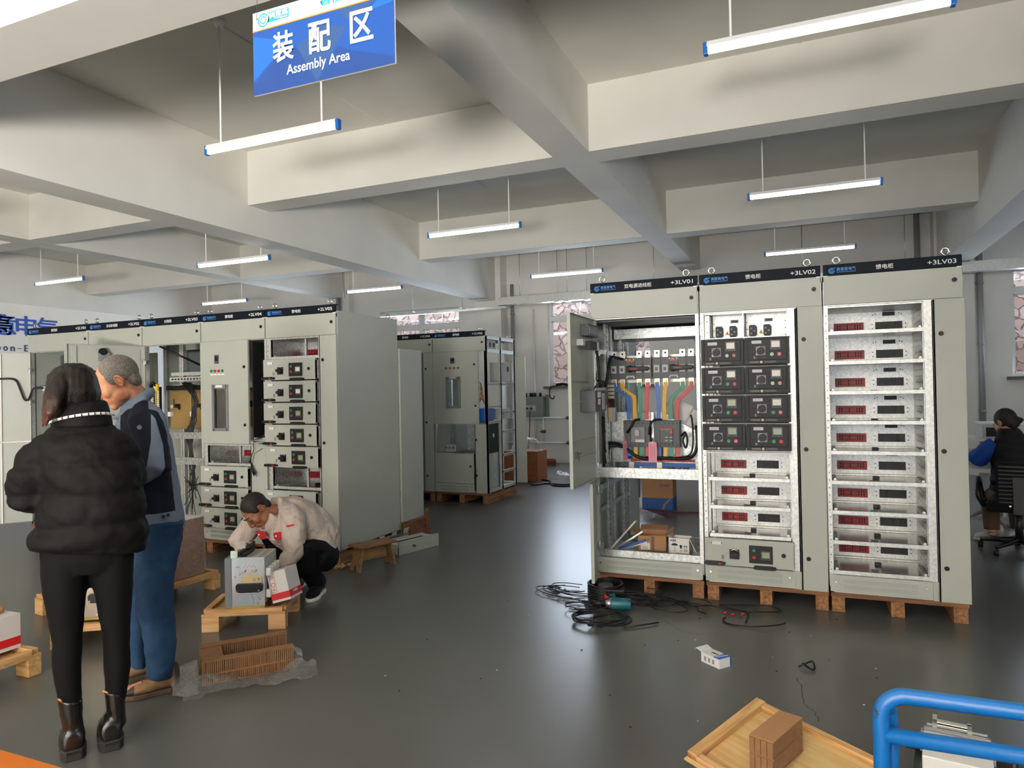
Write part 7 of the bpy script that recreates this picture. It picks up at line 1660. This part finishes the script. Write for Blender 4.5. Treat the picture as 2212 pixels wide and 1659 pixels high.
# ======== seated worker at the right edge and the chair
S = Fig(1.66, 7.45, math.radians(-12.3)); l_ = S.L
sp_ = thing('person', 'person seated at the right edge in black vest, blue sleeves and brown trousers', 'person', (S.o.x, S.o.y, 0), S.rz)
M_vest = mat('black_vest', '131415', .75, spec=.2, bump=.1, bump_scale=70); M_bs = mat('blue_sleeve', '153D8C', .7, spec=.25); M_br = mat('brown_trousers', '4A3422', .8); M_pale = mat('white_leather', 'CFCBBE', .5)
hM = HM(l_(2172, 912, .04), face_rot(Vector((-.62, .55, -.45))), .98); B = MB(); head_shape(B, hM)
B.tube([l_(2176, 922, .02), l_(2184, 945, .0)], [.052, .06], 12)
B.loft([S.ring(*q) for q in ((2160, 2212, 948, .07, 0), (2145, 2232, 975, .11, 0), (2145, 2235, 1030, .12, 0), (2142, 2235, 1075, .13, 0))])
sh = l_(2152, 958, .0); el = l_(2115, 990, .02); wr_ = l_(2102, 985, .25); B.tube([sh, el, wr_], [.04, .036, .026], 12); hand(B, wr_, Vector((-.1, 1, .1)), Vector((0, 0, 1)), .95)
sh2 = l_(2225, 958, .0); el2 = l_(2248, 995, .05); wr2 = l_(2205, 985, .3); B.tube([sh2, el2, wr2], [.04, .036, .026], 12); hand(B, wr2, Vector((-.2, 1, .1)), Vector((0, 0, 1)), .95, side=-1)
kn = l_(2138, 1075, .33); ak = l_(2143, 1150, .28); hp_ = l_(2165, 1068, .0); B.tube([hp_, kn, ak], [.075, .052, .032], 12)
kn2 = l_(2195, 1075, .38); ak2 = l_(2200, 1148, .33); hp2 = l_(2212, 1068, .0); B.tube([hp2, kn2, ak2], [.075, .052, .032], 12)
t1_ = S.Ri @ (P(2106, 1166, Z=0)-S.o); h1_ = S.Ri @ (P(2152, 1166, Z=0)-S.o); d_ = (t1_-h1_).normalized()
h1_ = t1_-d_*.25; B.tube([ak, h1_+d_*.07+Vector((0, 0, .06)), h1_+d_*.17+Vector((0, 0, .035))], [.032, .034, .024], 10)
t2_ = t1_+Vector((.28, .05, 0)); h2_ = h1_+Vector((.28, .05, 0)); B.tube([ak2, h2_+d_*.07+Vector((0, 0, .06)), h2_+d_*.17+Vector((0, 0, .035))], [.032, .034, .024], 10)
solid('body', B, .007, 2, M_sk3, sp_); ear_detail('ear_rim', sp_, hM, -1, M_sk3)
Hh = MB(); Hh.sphere((0, 0, 0), (.084, .10, .098), 24, 16, 0, hM @ Matrix.Translation((0, -.018, .028))); Hh.sphere((0, 0, 0), (.07, .055, .065), 20, 14, 0, hM @ Matrix.Translation((0, -.06, -.025))); Hh.tube([l_(2190, 905, .0), l_(2203, 908, -.03), l_(2210, 906, -.05)], [.03, .03, .012], 10)
solid('tied_hair', Hh, .006, 2, M_hb, sp_, lambda p, n: .003*noise.noise(p*60))
V_ = MB(); V_.loft([S.ring(*q) for q in ((2158, 2200, 925, .07, 0), (2152, 2215, 940, .09, 0), (2140, 2235, 965, .13, 0), (2140, 2242, 1010, .15, 0), (2137, 2245, 1060, .16, 0), (2136, 2245, 1095, .16, 0))])
solid('vest', V_, .011, 3, M_vest, sp_, lambda p, n: .008*abs(math.sin(p.z*42))*.8-.004+.006*nz3(p, 12))
A2 = MB(); A2.tube([l_(2152, 958, .0), l_(2130, 975, -.0), el, el.lerp(wr_, .5), wr_.lerp(el, .1)], [.075, .078, .082, .07, .04], 16); A2.tube([sh2, el2, wr2], [.075, .075, .04], 16)
solid('blue_sleeves', A2, .009, 3, M_bs, sp_, lambda p, n: .010*abs(nz3(p, 11, 3))-.002)
T = MB(); T.tube([hp_, hp_.lerp(kn, .5), kn, kn.lerp(ak, .5), ak.lerp(kn, .08)], [.10, .09, .078, .07, .062], 16); T.tube([hp2, hp2.lerp(kn2, .5), kn2, kn2.lerp(ak2, .5), ak2.lerp(kn2, .08)], [.10, .09, .078, .07, .062], 16); T.sphere(l_(2188, 1072, -.02), (.19, .14, .10), 18, 12)
solid('trousers', T, .010, 3, M_br, sp_, lambda p, n: .006*abs(nz3(p, 10, 2)))
shoe(sp_, h1_, t1_, M_pale, M_pale, M_pale, M_pale, .046); shoe(sp_, h2_, t2_, M_pale, M_pale, M_pale, M_pale, .046)
oc = thing('office_chair', 'black mesh office chair holding the seated worker', 'chair', (S.o.x, S.o.y, 0), S.rz)
M_mesh = mat('chair_mesh', '0E0E10', .8, spec=.2); ctr = l_(2200, 1085, -.02); cx_, cy_ = ctr.x, ctr.y; sz = .40
MB().box(cx_-.24, cx_+.24, cy_-.22, cy_+.26, sz-.03, sz+.045).build('seat', M_mesh, oc, bevel=.03)
bk_ = MB().box(cx_-.16, cx_+.22, cy_-.30, cy_-.262, sz+.05, sz+.42)
for k in range(10): bk_.box(cx_-.14, cx_+.20, cy_-.304, cy_-.30, sz+.07+.034*k, sz+.085+.034*k, 1)
bk_.build('backrest', [M_mesh, M_blk], oc, bevel=.02); MB().box(cx_-.04, cx_+.04, cy_-.33, cy_-.3, sz-.02, sz+.3).cyl((cx_-.06, cy_-.335, sz+.05), (cx_-.06, cy_-.33, sz+.05), .01, n=8, m=1).build('back_bracket', [M_blk, M_chrome], oc, bevel=.006)
for s in (-1, 1): MB().tube([(cx_+s*.25, cy_-.16, sz+.02), (cx_+s*.29, cy_-.2, sz+.12), (cx_+s*.29, cy_-.1, sz+.22), (cx_+s*.29, cy_+.14, sz+.22), (cx_+s*.28, cy_+.2, sz+.12), (cx_+s*.25, cy_+.12, sz+.02)], .022, 10).build('armrest', M_blk, oc)
MB().cyl((cx_, cy_, .09), (cx_, cy_, sz-.03), .03, n=14).build('gas_column', M_blk, oc)
for k in range(5):
    a = 2*PI*k/5+.35; e_ = Vector((cx_+.30*math.cos(a), cy_+.30*math.sin(a), .075)); lg = MB().tube([(cx_, cy_, .11), e_], [.03, .018], 8).build('leg', M_blk, oc)
    MB().cyl(e_+Vector((-.02, 0, -.047)), e_+Vector((.02, 0, -.047)), .027, n=12).build('caster', M_blk, lg)
